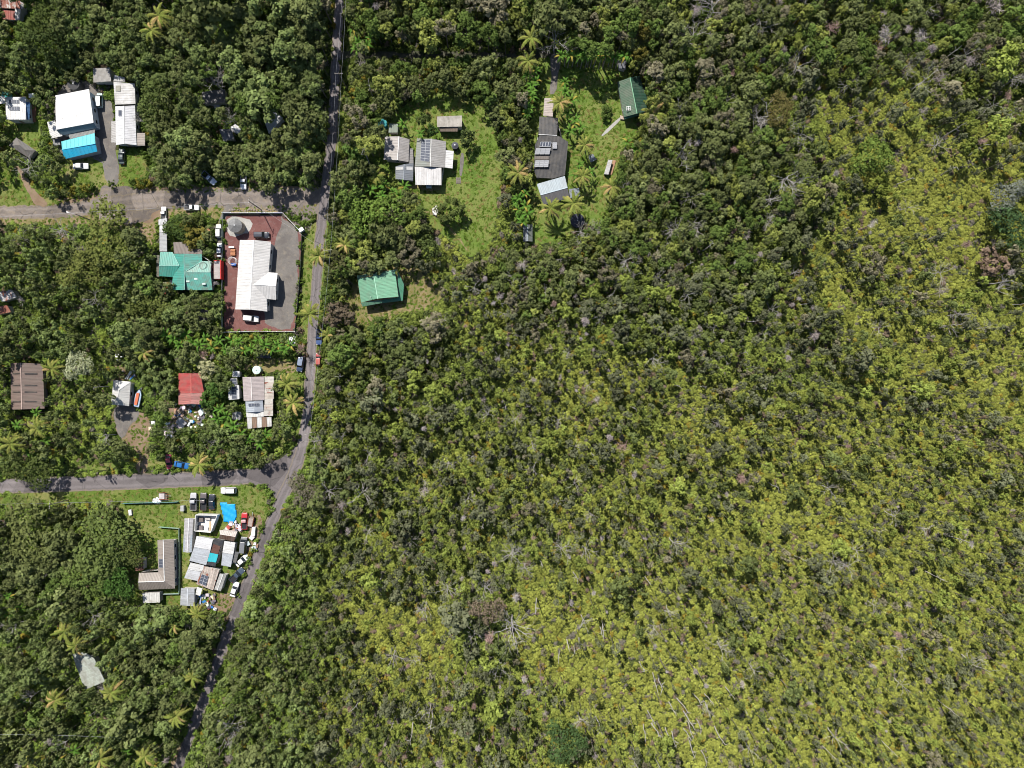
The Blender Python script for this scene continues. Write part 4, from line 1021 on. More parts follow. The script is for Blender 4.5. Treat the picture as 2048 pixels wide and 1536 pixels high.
def dead_mesh(name, seed, kind):
    """bare tree of unit height: (trunk V,F), (branches V,F)"""
    r = np.random.default_rng(seed)
    Vt, Ft, Vb, Fb = [], [], [], []
    lean = r.normal(0, 0.05, 2)
    p = np.array([0, 0, -0.04]); pts = [p]
    nseg = 5
    for i in range(nseg):
        p = p + np.array([lean[0] * 0.2 + r.normal(0, 0.012), lean[1] * 0.2 + r.normal(0, 0.012), (1.04 if kind == 'snag' else 0.72) / nseg]); pts.append(p)
    rr = np.linspace(0.018, 0.006, nseg + 1)
    for i in range(nseg): branch_tube(Vt, Ft, pts[i], pts[i + 1], rr[i], rr[i + 1], 6)
    def grow(s, d, ln, rad, lev):
        e = s + d * ln
        m = s + d * ln * 0.5 + r.normal(0, 0.04 * ln, 3)
        branch_tube(Vb, Fb, s, m, rad, rad * 0.8, 4); branch_tube(Vb, Fb, m, e, rad * 0.8, rad * 0.55, 4)
        if lev == 0: return
        for _ in range(r.integers(2, 4)):
            q = d + r.normal(0, 0.55, 3) + np.array([0, 0, 0.15]); q /= np.linalg.norm(q)
            grow(s + (e - s) * r.uniform(0.45, 1.0), q, ln * r.uniform(0.45, 0.75), rad * 0.55, lev - 1)
    nb = {'snag': 4, 'bare': 9, 'twiggy': 12}[kind]
    for k in range(nb):
        s = pts[2] + (pts[-1] - pts[2]) * r.uniform(0.2, 1.0); a = r.uniform(0, 6.28)
        el = r.uniform(0.2, 0.9)
        d = np.array([math.cos(a) * math.cos(el), math.sin(a) * math.cos(el), math.sin(el)])
        grow(s, d, r.uniform(0.07, 0.14) if kind == 'snag' else r.uniform(0.2, 0.34), 0.006 if kind == 'snag' else 0.006, {'snag': 0, 'bare': 2, 'twiggy': 3}[kind])
    return (np.vstack(Vt), np.vstack(Ft)), (np.vstack(Vb), np.vstack(Fb))

def join(*parts):
    V, F = [], []; b = 0
    for v, f in parts: V.append(v); F.append(f + b); b += len(v)
    return np.vstack(V), np.vstack(F)

def fern_mesh(name, seed, mounds=6, per=34, flat=0.4, size=0.165):
    r = np.random.default_rng(seed); V, F, A = [], [], []; base = 0
    for _ in range(mounds):
        a = r.uniform(0, 6.28); q = r.uniform(0, 0.85) ** 0.7
        c = np.array([math.cos(a) * q, math.sin(a) * q, r.uniform(0.0, 0.3)]); mr = r.uniform(0.28, 0.52)
        m = int(per * (mr / 0.4) ** 2)
        az = r.uniform(0, 6.28, m); el = r.uniform(0.05, 1.45, m)
        d = np.stack([np.cos(az) * np.cos(el), np.sin(az) * np.cos(el), np.sin(el)], 1)
        pos = c + d * mr * r.uniform(0.7, 1.1, m)[:, None] * np.array([1, 1, flat + 0.3])
        out_ = np.stack([np.cos(az), np.sin(az), -0.25 * np.ones(m)], 1)
        nr = unit(d + np.array([0, 0, 0.8]) + r.normal(0, 0.3, (m, 3)))
        t = unit(out_ - nr * (out_ * nr).sum(1)[:, None]); b = np.cross(nr, t)
        s = (size * r.uniform(0.7, 1.3, m))[:, None]
        v = np.empty((m, 4, 3))
        v[:, 0] = pos - t * s * 0.6; v[:, 1] = pos + b * s * 0.45; v[:, 2] = pos + t * s - nr * s * 0.35; v[:, 3] = pos - b * s * 0.45
        V.append(v.reshape(-1, 3)); F.append(np.arange(m * 4).reshape(m, 4) + base); base += m * 4
        A.append(np.clip(r.uniform(0.3, 0.7) + r.normal(0, 0.17, m), 0, 1))
    return np_mesh(name, np.vstack(V), np.vstack(F), M['fern'], np.concatenate(A))

def frond_mesh(name, seed, width=0.16, droop=0.5, rise=0.35, leaflets=True, mat=None):
    """one leaf of unit reach along +x, arching; pinnate leaflets or a broad blade"""
    r = np.random.default_rng(seed)
    n = 14
    t = np.linspace(0, 1, n)
    x = t * 0.95; z = rise * np.sin(t * 2.2) * 0.8 - droop * t ** 2.2 * 0.9
    V, F, A = [], [], []; base = 0
    def quad(a, b, c, d, v):
        nonlocal base
        V.append([a, b, c, d]); F.append([base, base + 1, base + 2, base + 3]); A.append(v); base += 4
    for i in range(n - 1):
        p, q = np.array([x[i], 0, z[i]]), np.array([x[i + 1], 0, z[i + 1]])
        w = 0.012 * (1 - 0.6 * t[i])
        up = np.array([0, 0, 0.006])
        quad(p + [0, -w, 0] + up, q + [0, -w, 0] + up, q + [0, w, 0] + up, p + [0, w, 0] + up, 0.85)
        if leaflets:
            ln = width * (0.45 + 0.9 * math.sin(math.pi * min(1, t[i] * 0.9 + 0.12)))
            for s in (-1, 1):
                for h in (0.0, 0.5):
                    o = p + (q - p) * h
                    e = o + np.array([0.45 * ln + r.normal(0, 0.01), s * ln, -0.35 * ln + r.normal(0, 0.02)])
                    wd = np.array([0.024, 0, 0])
                    quad(o - wd, o + wd, e + wd * 0.4, e - wd * 0.4, np.clip(r.normal(0.5, 0.18), 0, 1))
        else:
            for s in (-1, 1):
                w0 = width * math.sin(math.pi * (0.08 + 0.9 * t[i])) ** 0.6; w1 = width * math.sin(math.pi * (0.08 + 0.9 * t[i + 1])) ** 0.6
                tear = r.uniform(0.0, 0.25) if r.random() < 0.35 else 0
                a, b = p, q
                quad(a, b, b + np.array([-0.02, s * w1, 0.22 * w1 - tear * w1]), a + np.array([0.0, s * w0, 0.22 * w0]), np.clip(r.normal(0.5, 0.15), 0, 1))
    V = np.array(V).reshape(-1, 3)
    return np_mesh(name, V, np.array(F), mat or M['frond'], A)

NV = 7
CROWN = []           # forest crowns
for i in range(NV):
    v, f, a = crown_mesh('crown', 100 + i, lobes=30, per=32, leaf=0.1, lobe_r=(0.14, 0.34), flat=0.95)
    CROWN.append(np_mesh('tree_crown', v, f, M['leaf'], a))
OPENC = []           # airy small crowns
for i in range(5):
    v, f, a = crown_mesh('crown', 200 + i, lobes=17, per=24, leaf=0.12, flat=1.5, lobe_r=(0.15, 0.36), spread=0.72, low=-0.7)
    OPENC.append(np_mesh('tree_crown', v, f, M['leaf'], a))
BIGC = []            # wide, many-lobed crowns of the garden trees
for i in range(4):
    v, f, a = crown_mesh('crown', 300 + i, lobes=120, per=34, leaf=0.055, flat=0.55, lobe_r=(0.1, 0.2), spread=0.85)
    BIGC.append(np_mesh('tree_crown', v, f, M['leaf'], a))
TRUNK = [trunk_mesh('tree_trunk', 50 + i, M['bark']) for i in range(4)]
DEAD = {k: [dead_mesh('d', 500 + i + 20 * j, k) for i in range(4)] for j, k in enumerate(('snag', 'bare', 'twiggy'))}
DEADM = {k: [(np_mesh('dead_trunk', *d[0], M['deadwood']), np_mesh('dead_branches', *d[1], M['deadwood'])) for d in v] for k, v in DEAD.items()}
def twig_crown(seed):
    r = np.random.default_rng(seed); m = int(r.integers(170, 330))
    d = unit(r.normal(0, 1, (m, 3)) + np.array([0, 0, 0.3]))
    sq = r.uniform(0.55, 1.15, 3); lob = unit(r.normal(0, 1, (5, 3)))[r.integers(0, 5, m)]
    p = (d * r.uniform(0.1, 0.6, m)[:, None] + lob * 0.35) * sq; p[:, 2] += 0.5
    t = unit(d + r.normal(0, 0.45, (m, 3))); b = unit(np.cross(t, r.normal(0, 1, (m, 3))))
    v = np.empty((m, 4, 3)); l = r.uniform(0.1, 0.26, m)[:, None]; w = 0.016
    v[:, 0] = p - t * l - b * w; v[:, 1] = p - t * l + b * w; v[:, 2] = p + t * l + b * w * 0.5; v[:, 3] = p + t * l - b * w * 0.5
    return np_mesh('dry_crown', v.reshape(-1, 3), np.arange(m * 4).reshape(m, 4), M['twig'], r.uniform(0, 1, m))
DRY = [twig_crown(700 + i) for i in range(4)]
FERN = [fern_mesh('fern_clump', 800 + i) for i in range(6)]
FROND = [frond_mesh('palm_frond', 900 + i, 0.088, 0.42 + 0.12 * (i % 3), 0.34) for i in range(4)]
BLADE = [frond_mesh('banana_leaf', 920 + i, 0.13, 0.55, 0.5, leaflets=False) for i in range(4)]

# ------------------------------------------------------------------ where things may grow
MR = 3.0      # mask cell in photograph pixels
X0, Y0, X1, Y1 = -170, -150, 2220, 1690
GW, GH = int((X1 - X0) / MR), int((Y1 - Y0) / MR)
gx, gy = np.meshgrid(X0 + (np.arange(GW) + 0.5) * MR, Y0 + (np.arange(GH) + 0.5) * MR)
def fill(mask, poly):
    p = np.asarray(poly, float)
    i0, i1 = np.clip(((p[:, 0].min() - X0) / MR - 1).astype(int), 0, GW), np.clip(((p[:, 0].max() - X0) / MR + 2).astype(int), 0, GW)
    j0, j1 = np.clip(((p[:, 1].min() - Y0) / MR - 1).astype(int), 0, GH), np.clip(((p[:, 1].max() - Y0) / MR + 2).astype(int), 0, GH)
    if i1 <= i0 or j1 <= j0: return
    x, y = gx[j0:j1, i0:i1], gy[j0:j1, i0:i1]
    ins = np.zeros(x.shape, bool)
    for k in range(len(p)):
        a, b = p[k], p[(k + 1) % len(p)]
        if a[1] == b[1]: continue
        ins ^= ((a[1] > y) != (b[1] > y)) & (x < (b[0] - a[0]) * (y - a[1]) / (b[1] - a[1]) + a[0])
    mask[j0:j1, i0:i1] |= ins
def fill_line(mask, line, w):
    c = resample(chaikin(line, 2, False), 3, False)
    for q in c:
        i, j = int((q[0] - X0) / MR), int((q[1] - Y0) / MR); k = int(w / 2 / MR) + 1
        sl = (slice(max(0, j - k), j + k + 1), slice(max(0, i - k), i + k + 1))
        if mask[sl].size: mask[sl] |= (gx[sl] - q[0]) ** 2 + (gy[sl] - q[1]) ** 2 < (w / 2) ** 2
OPENF = [[(1780, 245), (1850, 262), (1930, 300), (2000, 330), (2060, 350), (2060, 380), (1990, 440), (1990, 490), (1960, 560), (1900, 600), (1870, 560), (1880, 470), (1820, 400), (1790, 340)], [(1640, 520), (1720, 560), (1800, 640), (1890, 660), (1900, 720), (1800, 700), (1700, 640), (1640, 580)],
         [(690, 1170), (760, 1190), (870, 1205), (905, 1260), (900, 1320), (850, 1345), (770, 1310), (710, 1260)], [(1000, 1245), (1090, 1220), (1180, 1270), (1260, 1340), (1330, 1400), (1310, 1490), (1210, 1430), (1120, 1370), (1030, 1310)],
         [(1330, 1350), (1480, 1440), (1500, 1560), (1380, 1560), (1330, 1460)], [(1620, 200), (1690, 170), (1710, 230), (1650, 270)], [(1950, 640), (2060, 700), (2060, 860), (1980, 800)], [(1500, 960), (1620, 1000), (1700, 1080), (1600, 1100), (1520, 1040)], [(1150, 700), (1240, 760), (1200, 800), (1130, 760)],
         [(160, 640), (230, 650), (225, 730), (190, 720)], [(130, 800), (200, 770), (225, 850), (190, 900), (140, 880)], [(880, 470), (960, 470), (930, 540), (890, 520)]]
m_road = np.zeros((GH, GW), bool); m_build = m_road.copy(); m_base = m_road.copy(); m_lawn = m_road.copy()
for ln, w in ((ROAD_MAIN, 22), (ROAD_SOUTH, 33), (ROAD_NORTH, 26), (DRIVE_EAST, 13)): fill_line(m_road, ln, w)
fill(m_road, [(500, 936), (578, 905), (612, 890), (600, 950), (566, 1010), (535, 975)])
fill(m_road, [(190, 398), (205, 372), (222, 368), (262, 372), (345, 390), (350, 410), (300, 445), (200, 440)])
for p in ([(555, 380), (640, 372), (655, 430), (626, 436), (608, 475), (600, 480), (560, 424)], [(424, 408), (470, 404), (450, 430), (450, 520), (426, 520)], [(305, 408), (345, 405), (412, 404), (412, 422), (340, 428), (340, 510), (314, 510)],
          [(445, 424), (570, 424), (612, 466), (596, 668), (444, 668)], [(630, 655), (648, 655), (648, 735), (630, 735)], [(590, 710), (614, 712), (612, 745), (588, 745)], [(328, 905), (385, 915), (385, 945), (328, 945)], [(405, 342), (430, 345), (432, 370), (405, 368)], [(478, 345), (497, 345), (497, 380), (478, 380)],
          [(266, 775), (290, 775), (288, 818), (266, 815)], [(180, 185), (212, 185), (212, 225), (190, 225)]): fill(m_build, p)
for p in KEEP: fill(m_build, p)
for p in KEEPB: fill(m_base, p)
for nm, p, mt in LAWNS: fill(m_lawn, chaikin(p, 2, True))
for nm, p, mt, rg in PAVED: fill(m_lawn, p)
m_open = np.zeros((GH, GW), bool)
for p in OPENF: fill(m_open, chaikin(p, 2, True))
for p in ([(735, 84), (1098, 82), (1098, 112), (735, 114)], [(652, -150), (694, -150), (690, 20), (684, 150), (672, 330), (646, 330), (652, 200), (660, 60)]): fill(m_build, p)
def at(mask, x, y):
    i = np.clip(((np.asarray(x) - X0) / MR).astype(int), 0, GW - 1); j = np.clip(((np.asarray(y) - Y0) / MR).astype(int), 0, GH - 1)
    return mask[j, i]
def down(x, y, z):
    """photograph pixel of the ground point below a point seen at (x,y) with height z"""
    k = 1 - z / ALT
    return 1024 + (x - 1024) * k, 768 + (y - 768) * k

# survey of the woods: px, py, crown radius m, spacing factor, height m, fern (0 dark scrub .. 1 yellow fern), share of dead trees
S = np.array([
 (450,100,2.7,1.22,11.5,.12,.03),(560,200,2.6,1.2,11,.1,.04),(60,60,3.0,1.35,10,.35,.02),(330,330,2.4,1.25,9,.25,.04),(600,330,2.5,1.2,11.5,.12,.04),(632,60,2.5,1.0,12,.1,.02),(630,160,2.5,1.0,12,.1,.02),(622,260,2.5,1.0,11.5,.1,.02),(1000,66,2.2,1.05,9.5,.1,.02),(850,66,2.2,1.05,9.5,.1,.02),(750,60,2.2,1.08,9.5,.1,.02),(1180,70,2.3,1.15,12,.1,.02),
 (900,60,2.4,1.18,10.5,.1,.03),(760,30,2.3,1.2,10,.15,.03),(870,140,2.0,1.12,6,.15,.03),(900,165,1.9,1.1,5,.15,.02),(820,170,2.0,1.1,5.5,.15,.02),(760,180,2.2,1.15,7,.15,.03),(150,135,2.0,1.3,4.5,.4,.02),(110,150,2.0,1.4,4.5,.4,.02),(240,125,2.3,1.2,7,.2,.02),(330,350,2.0,1.2,5.5,.3,.03),(450,348,2.0,1.2,5.5,.25,.03),(560,350,2.0,1.2,6,.2,.03),(1180,40,2.3,1.2,10.5,.12,.04),
 (1020,200,2.2,1.2,7.5,.2,.02),(1030,330,2.0,1.3,7,.3,.02),(1400,100,2.3,1.25,9.5,.25,.09),(1360,300,2.5,1.2,9.5,.2,.07),(1330,200,2.4,1.2,10,.2,.06),(1550,60,2.3,1.3,9.5,.3,.12),
 (1700,60,2.3,1.35,9,.3,.14),(1950,60,2.5,1.4,9.5,.35,.14),(1960,180,2.5,1.5,9.5,.45,.2),(1620,200,2.2,1.7,8,.6,.2),(1500,250,2.5,1.3,9,.35,.12),(1850,260,2.2,1.9,8,.8,.12),
 (1800,330,2.0,2.9,7,.95,.06),(1900,380,1.9,3.6,6,1.0,.04),(1980,330,2.4,2.2,8,.9,.08),(1980,560,2.4,1.7,8,.75,.25),(1560,400,2.6,1.25,9,.3,.14),(1450,450,1.9,1.25,7,.35,.1),(1200,490,1.55,1.2,6,.4,.16),
 (1050,560,1.6,1.2,6.5,.4,.12),(1320,540,1.6,1.25,6.5,.42,.12),(1500,560,1.8,1.25,7,.42,.08),(1680,520,1.7,1.9,6,.85,.12),(1850,500,1.7,2.2,6,.98,.08),(1750,640,1.8,1.7,6.5,.8,.08),(1300,650,1.65,1.28,6.5,.5,.09),
 (1600,650,1.8,1.35,6.5,.6,.07),(1950,800,1.5,2.1,5.5,1.,.06),(2030,700,1.6,2.2,6,1.,.06),(1100,780,1.45,1.5,5.5,.72,.1),(1250,780,1.5,1.5,5.5,.75,.1),(950,640,1.7,1.3,6.5,.5,.1),(800,720,1.8,1.28,6.5,.46,.06),(700,850,1.85,1.3,7,.5,.06),
 (680,730,1.9,1.15,7,.3,.05),(850,850,1.7,1.4,6.5,.6,.06),(1000,950,1.6,1.5,6,.7,.08),(1400,900,1.45,1.8,5.5,.85,.07),(1700,900,1.4,1.9,5.5,.95,.07),(1700,1050,1.35,2.2,5.5,1.,.07),(2000,1000,1.5,1.9,6,.95,.06),(2000,1250,1.5,2.1,6,1,.07),(1500,1150,1.35,2.1,6,.93,.08),
 (1800,1350,1.3,2.3,6,1.,.07),(1600,1450,1.35,2.2,6,.98,.08),(1950,1480,1.35,2.2,6,1.,.07),(1200,1100,1.45,1.8,6.5,.8,.1),(1100,1250,1.8,3.2,7,.92,.16),(1200,1330,1.6,3.4,7.5,.95,.16),(1350,1430,1.6,3.0,7.5,.93,.14),(1250,1480,1.8,2.3,8,.85,.12),(900,1080,1.7,1.5,7,.6,.08),
 (780,1150,2.0,1.6,8,.66,.08),(830,1290,1.9,2.4,7.5,.9,.14),(740,1240,2.0,1.9,8,.8,.1),(980,1260,2.6,1.4,10,.5,.16),(1000,1430,2.0,1.6,8.5,.65,.16),(600,1300,1.95,1.3,8,.5,.06),(500,1400,1.9,1.3,7.5,.5,.05),(600,1450,1.8,1.4,7.5,.62,.06),(750,1430,1.8,1.5,8,.66,.1),
 (850,1500,1.8,1.5,8.5,.6,.15),(620,1080,1.9,1.3,7.5,.5,.05),(660,960,1.9,1.25,7.5,.46,.05),(200,1270,2.0,1.25,7.5,.55,.05),(60,1300,2.1,1.25,8,.55,.06),(100,1450,2.2,1.2,7,.6,.04),(300,1430,2.1,1.2,7,.5,.05),(380,1300,2.1,1.15,7.5,.4,.06),
 (60,480,2.4,1.25,6.5,.6,.04),(220,560,2.3,1.25,7,.52,.03),(80,640,2.2,1.25,6.5,.55,.04),(300,650,2.5,1.15,7.5,.4,.03),(180,690,2.2,1.5,6,.65,.03),(150,860,1.9,1.5,6,.72,.03),(60,900,2.2,1.25,6.5,.5,.03),(60,350,2.0,1.6,6,.5,.04),
 (300,880,2.0,1.6,5.5,.5,.06),(430,870,1.9,1.4,5.5,.45,.04),(500,880,1.9,1.3,6,.4,.03),(300,770,2.0,1.4,6,.5,.03),(430,700,2.0,1.3,6,.4,.03),(570,790,1.9,1.3,6,.4,.02),(760,470,2.1,1.15,7,.35,.03),(900,540,1.8,1.35,6,.6,.06),(700,430,2.0,1.2,6.5,.35,.03),(960,450,1.6,1.8,5,.6,.03),
 (690,620,1.9,1.3,6.5,.4,.03),(1250,430,1.9,1.25,7,.4,.06),(1330,420,2.1,1.2,7.5,.35,.08),(1280,310,2.0,1.2,7.5,.3,.03),(1170,250,1.7,1.3,5,.5,.0),(100,1100,2.4,1.2,7.5,.4,.02),(60,230,2.0,1.5,6,.5,.02),(380,450,2.2,1.2,6,.4,.02),(100,1000,1.8,1.6,4,.7,.02)])
def survey(x, y):
    x = np.atleast_1d(np.asarray(x, float)); y = np.atleast_1d(np.asarray(y, float))
    d2 = (x[:, None] - S[None, :, 0]) ** 2 + (y[:, None] - S[None, :, 1]) ** 2
    w = 1 / (d2 + 700) ** 2.6
    return (w @ S[:, 2:]) / w.sum(1)[:, None]

# ------------------------------------------------------------------ hand-placed trees and palms
CLAIM = []      # (px, py, radius px) of crowns already standing
def set_mesh_child(name, mesh, parent, loc=(0, 0, 0), scale=(1, 1, 1), rot=(0, 0, 0), tint=None):
    o = bpy.data.objects.new(name, mesh); o.location = loc; o.scale = scale; o.rotation_euler = rot
    if tint is not None: o['tint'] = [float(q) for q in tint]
    return link(o, parent)

def tree(name, label, px, py, R, H, tint, crown, group=None, cat='tree', flat=1.0, r=None):
    """px,py: where the crown is seen"""
    r = r or rng
    b = P(px, py, H - R * 0.5 * flat); rot = r.uniform(0, 6.28)
    t = thing(name, label, cat, (b.x, b.y, 0), rot, group)
    ht = H - R * 0.75 * flat
    set_mesh_child('trunk', TRUNK[r.integers(4)], t, scale=(max(ht, 2.2) * 0.9,) * 2 + (ht + R * 0.3,))
    set_mesh_child('crown', crown, t, (0, 0, H - R * 1.15 * flat), (R, R, R * flat), tint=tint)
    return t

GTREES = [ # label, px, py, radius m, height, tint, flatness
 ('large rounded bright green tree left of the centre lawn', 740, 432, 7.6, 10, (0.085, 0.17, 0.03), .8),
 ('round fresh green tree beside the main road, above the centre compound', 706, 305, 4.2, 8, (0.075, 0.165, 0.035), .9),
 ('lime green tree standing out in the scrub, upper right', 1745, 318, 6.4, 11, (0.088, 0.165, 0.03), .9),
 ('lime green smaller tree below the lime tree in the scrub', 1765, 368, 3.4, 8, (0.115, 0.18, 0.03), .9),
 ('deep green tree on the right edge', 2042, 455, 7.0, 11, (0.034, 0.085, 0.028), .8),
 ('silvery blue-green tree on the right edge above the deep green one', 2020, 384, 5.2, 10, (0.12, 0.17, 0.125), .8),
 ('flat dark green feathery tree near the bottom edge', 1125, 1484, 6.6, 12, (0.038, 0.09, 0.026), .6),
 ('broad dark olive tree, the larger one west of the L-shaped house', 205, 1075, 10.2, 11, (0.075, 0.13, 0.034), .55),
 ('broad olive tree at the left edge of the lower lot', 62, 1075, 9.4, 10, (0.085, 0.13, 0.038), .55),
 ('feathery green tree southwest of the L-shaped house', 168, 1165, 6.6, 9, (0.075, 0.14, 0.03), .6),
 ('rounded deep green tree close to the white stained shed', 238, 1172, 5.0, 9, (0.04, 0.11, 0.02), .8),
 ('leafy tree shading the lawn just north of the L-shaped house', 262, 1110, 4.6, 8, (0.06, 0.10, 0.026), .8),
 ('wide olive tree south of the upper gravel road', 215, 480, 9.2, 9, (0.095, 0.145, 0.034), .55),
 ('olive green tree below the wide one, west of the teal house', 165, 545, 7.0, 8.5, (0.095, 0.14, 0.034), .6),
 ('dark rounded tree north of the teal house', 352, 456, 4.6, 6.5, (0.045, 0.095, 0.022), .85),
 ('yellowish olive tree between the parked cars and the teal house', 388, 466, 4.2, 5.5, (0.11, 0.13, 0.025), .7),
 ('green hedge tree behind the white pickup on the gravel road', 392, 441, 2.6, 3, (0.06, 0.10, 0.024), .7),
 ('dense green tree below the teal house', 300, 605, 6.4, 8, (0.075, 0.12, 0.028), .7),
 ('pale cream-flowered tree right of the brown barn', 152, 735, 4.6, 8, (0.34, 0.37, 0.22), .8),
 ('pale yellow-white flowering tree by the red roof', 411, 739, 3.5, 6, (0.36, 0.36, 0.19), .85),
 ('deep green round tree right of the red roof', 424, 788, 3.8, 6.5, (0.045, 0.115, 0.022), .9),
 ('grey-green tree leaning over the junction', 602, 985, 5.2, 8, (0.10, 0.12, 0.075), .7),
 ('dark grey-green tree left of the light green house', 676, 634, 4.4, 7, (0.085, 0.09, 0.055), .8),
 ('dark tree above the light green house by the road', 668, 520, 4.2, 7.5, (0.06, 0.085, 0.03), .8),
 ('dark leafy tree left edge beside the south road', 62, 938, 6.6, 9, (0.05, 0.09, 0.022), .75),
 ('dark conical tree at the top left, near the red patched roof', 88, 88, 6.0, 11, (0.045, 0.085, 0.024), 1.1),
 ('bushy green tree beside the red patched roof', 78, 40, 5.6, 10, (0.055, 0.10, 0.024), .9),
 ('green tree wall along the east side of the long white building', 305, 190, 5.6, 9, (0.065, 0.115, 0.03), .9),
 ('small dark tree on the centre lawn', 843, 240, 1.9, 4.6, (0.05, 0.095, 0.024), 1.0),
 ('small deep green tree left of the cream garage', 867, 258, 1.8, 5, (0.035, 0.09, 0.022), 1.2),
 ('round dark tree right of the black dome tank', 933, 272, 2.7, 6, (0.045, 0.085, 0.024), 1.1),
 ('leafy tree over the white boulder on the centre lawn', 903, 420, 4.2, 6, (0.06, 0.105, 0.026), .8),
 ('dense dark tree below the centre lawn', 845, 482, 4.8, 7, (0.055, 0.10, 0.026), .8),
 ('tall grey-crowned tree in the fern field near the bottom', 968, 1225, 4.6, 11, (0.13, 0.135, 0.085), .9),
 ('round green shrub on the right lawn', 1213, 222, 2.1, 2.6, (0.06, 0.12, 0.025), .9),
 ('olive spreading tree with a bare trunk, upper right woods', 1562, 212, 5.0, 11, (0.085, 0.10, 0.03), .7),
 ('grey bushy tree below the deep green edge tree', 1990, 520, 4.4, 8, (0.14, 0.13, 0.085), .8),
 ('vine-covered yellowish tree column behind the green roof house', 1290, 60, 2.2, 12, (0.10, 0.12, 0.025), 1.5),
 ('yellowish vine-covered tree above the green roof house', 1284, 108, 2.0, 11, (0.105, 0.125, 0.025), 1.5)]
for i, (lb, x, y, R, H, tn, fl) in enumerate(GTREES):
    big = R > 4.4
    tree('garden_tree', lb, x, y, R, H, np.array(tn) * (1.0 if tn[0] > 0.25 else np.array((1.45, 1.16, 1.25))) + np.array((0.008, 0, 0.004)), BIGC[i % 4] if big else CROWN[i % NV], flat=fl)
    CLAIM.append((x, y, R / MPP * 0.9))

def palm(label, px, py, R, H, n, tints, group, mesh, name='palm_tree', leaf='frond', up=0.25, thick=0.16, bend=0.4, cat='palm'):
    b = P(px, py, H)
    dx, dy = rng.normal(0, bend, 2)
    t = thing(name, label, cat, (b.x, b.y, 0), 0, group)
    mb = MB(); pts = [(dx * (1 - s) ** 1.5, dy * (1 - s) ** 1.5, -0.1 + (H - 0.1) * s) for s in np.linspace(0, 1, 6)]
    mb.tube(pts, [thick * q for q in (1.35, 1.05, 0.95, 0.9, 0.85, 0.8)], 7)
    o = mb.build('trunk', M['palmbark'], t, True)
    a0 = rng.uniform(0, 6.28)
    for k in range(n):
        a = a0 + 2 * math.pi * k / n * 2.618 + rng.normal(0, 0.12)
        age = k / n
        s = R * rng.uniform(0.85, 1.1)
        tn = np.array(tints[0]) * (1 - age) + np.array(tints[1]) * age
        if rng.random() < 0.1: tn = np.array(tints[2])
        set_mesh_child(leaf, mesh[k % len(mesh)], t, (0, 0, H), (s, s, s), (rng.normal(0, 0.15), up + 0.35 - (1 - age) * 0.9 - rng.normal(0, 0.08), a), tint=tn * rng.uniform(0.85, 1.15))
    CLAIM.append((px, py, R / MPP * 0.55))
    return t
PT = [(0.17, 0.21, 0.045), (0.31, 0.275, 0.085), (0.40, 0.29, 0.12)]
BT = [(0.085, 0.19, 0.03), (0.14, 0.22, 0.045), (0.34, 0.28, 0.06)]
PALMS = [
 ('coconut palm, left of the pair south of the blue-grey workshop', 1101, 416, 3.9, 7), ('coconut palm, right of the pair south of the blue-grey workshop', 1147, 407, 4.1, 7.5),
 ('tall coconut palm at the right edge of the centre lawn', 1036, 346, 4.0, 8), ('coconut palm alone at the top, above the driveway', 1061, 76, 4.0, 10),
 ('coconut palm left of the driveway entrance', 1056, 122, 3.6, 8), ('coconut palm with orange tips below the green roof house', 1306, 228, 4.3, 8),
 ('yellowish coconut palm on the right lawn beside the raised bed', 1224, 373, 3.7, 6.5), ('coconut palm hanging over the main road below the cinder yard', 620, 628, 4.2, 8),
 ('coconut palm beside the main road at the cinder yard fence', 638, 512, 3.8, 8), ('coconut palm at the top edge, left', 318, 32, 4.2, 10), ('coconut palm in the top left woods below the edge one', 303, 62, 3.6, 9),
 ('coconut palm right of the pink house, north one', 574, 768, 4.0, 6.5), ('coconut palm right of the pink house, south one', 586, 806, 3.8, 6.5), ('coconut palm over the south road beside the blue car', 398, 928, 3.9, 6),
 ('coconut palm with yellow fronds near the bottom left bend', 352, 1432, 4.2, 7.5), ('coconut palm right of the pale mossy roof', 222, 1385, 4.0, 8), ('yellow coconut palm above the pale mossy roof', 130, 1262, 4.0, 8), ('coconut palm close to the top corner of the pale roof', 152, 1290, 3.6, 8),
 ('coconut palm south of the grey translucent shed', 395, 1228, 3.6, 6), ('small yellow palm in the woods below the crowded yard', 348, 1252, 2.9, 6.5), ('coconut palm below the brown barn', 75, 856, 3.8, 6.5), ('coconut palm at the left edge under the barn', 22, 888, 4.2, 7), ('coconut palm right of the brown barn', 104, 738, 3.4, 6.5),
 ('coconut palm north of the solar shed in the thicket', 288, 705, 3.2, 6), ('coconut palm at the bottom edge, lower left', 200, 1518, 4.2, 7), ('yellowish palm at the bottom edge, further right', 290, 1512, 3.9, 7), ('palm on the bottom left edge', 60, 1520, 3.6, 7),
 ('coconut palm in the woods above the bottom left power line', 110, 1400, 3.4, 8), ('palm beside the lower road bend', 385, 1355, 3.2, 6.5),
 ('coconut palm at the right of the orange-tipped one', 1170, 290, 3.5, 6.5), ('coconut palm shading the charcoal house roof', 1120, 205, 3.6, 7), ('palm right of the charcoal house, by the workshop', 1165, 352, 3.4, 6.5), ('palm above the light green house near the road', 690, 490, 3.3, 7),
 ('palm on the roadside opposite the parked blue car', 655, 670, 2.8, 4.5), ('palm behind the centre compound outhouse', 752, 352, 3.0, 5)]
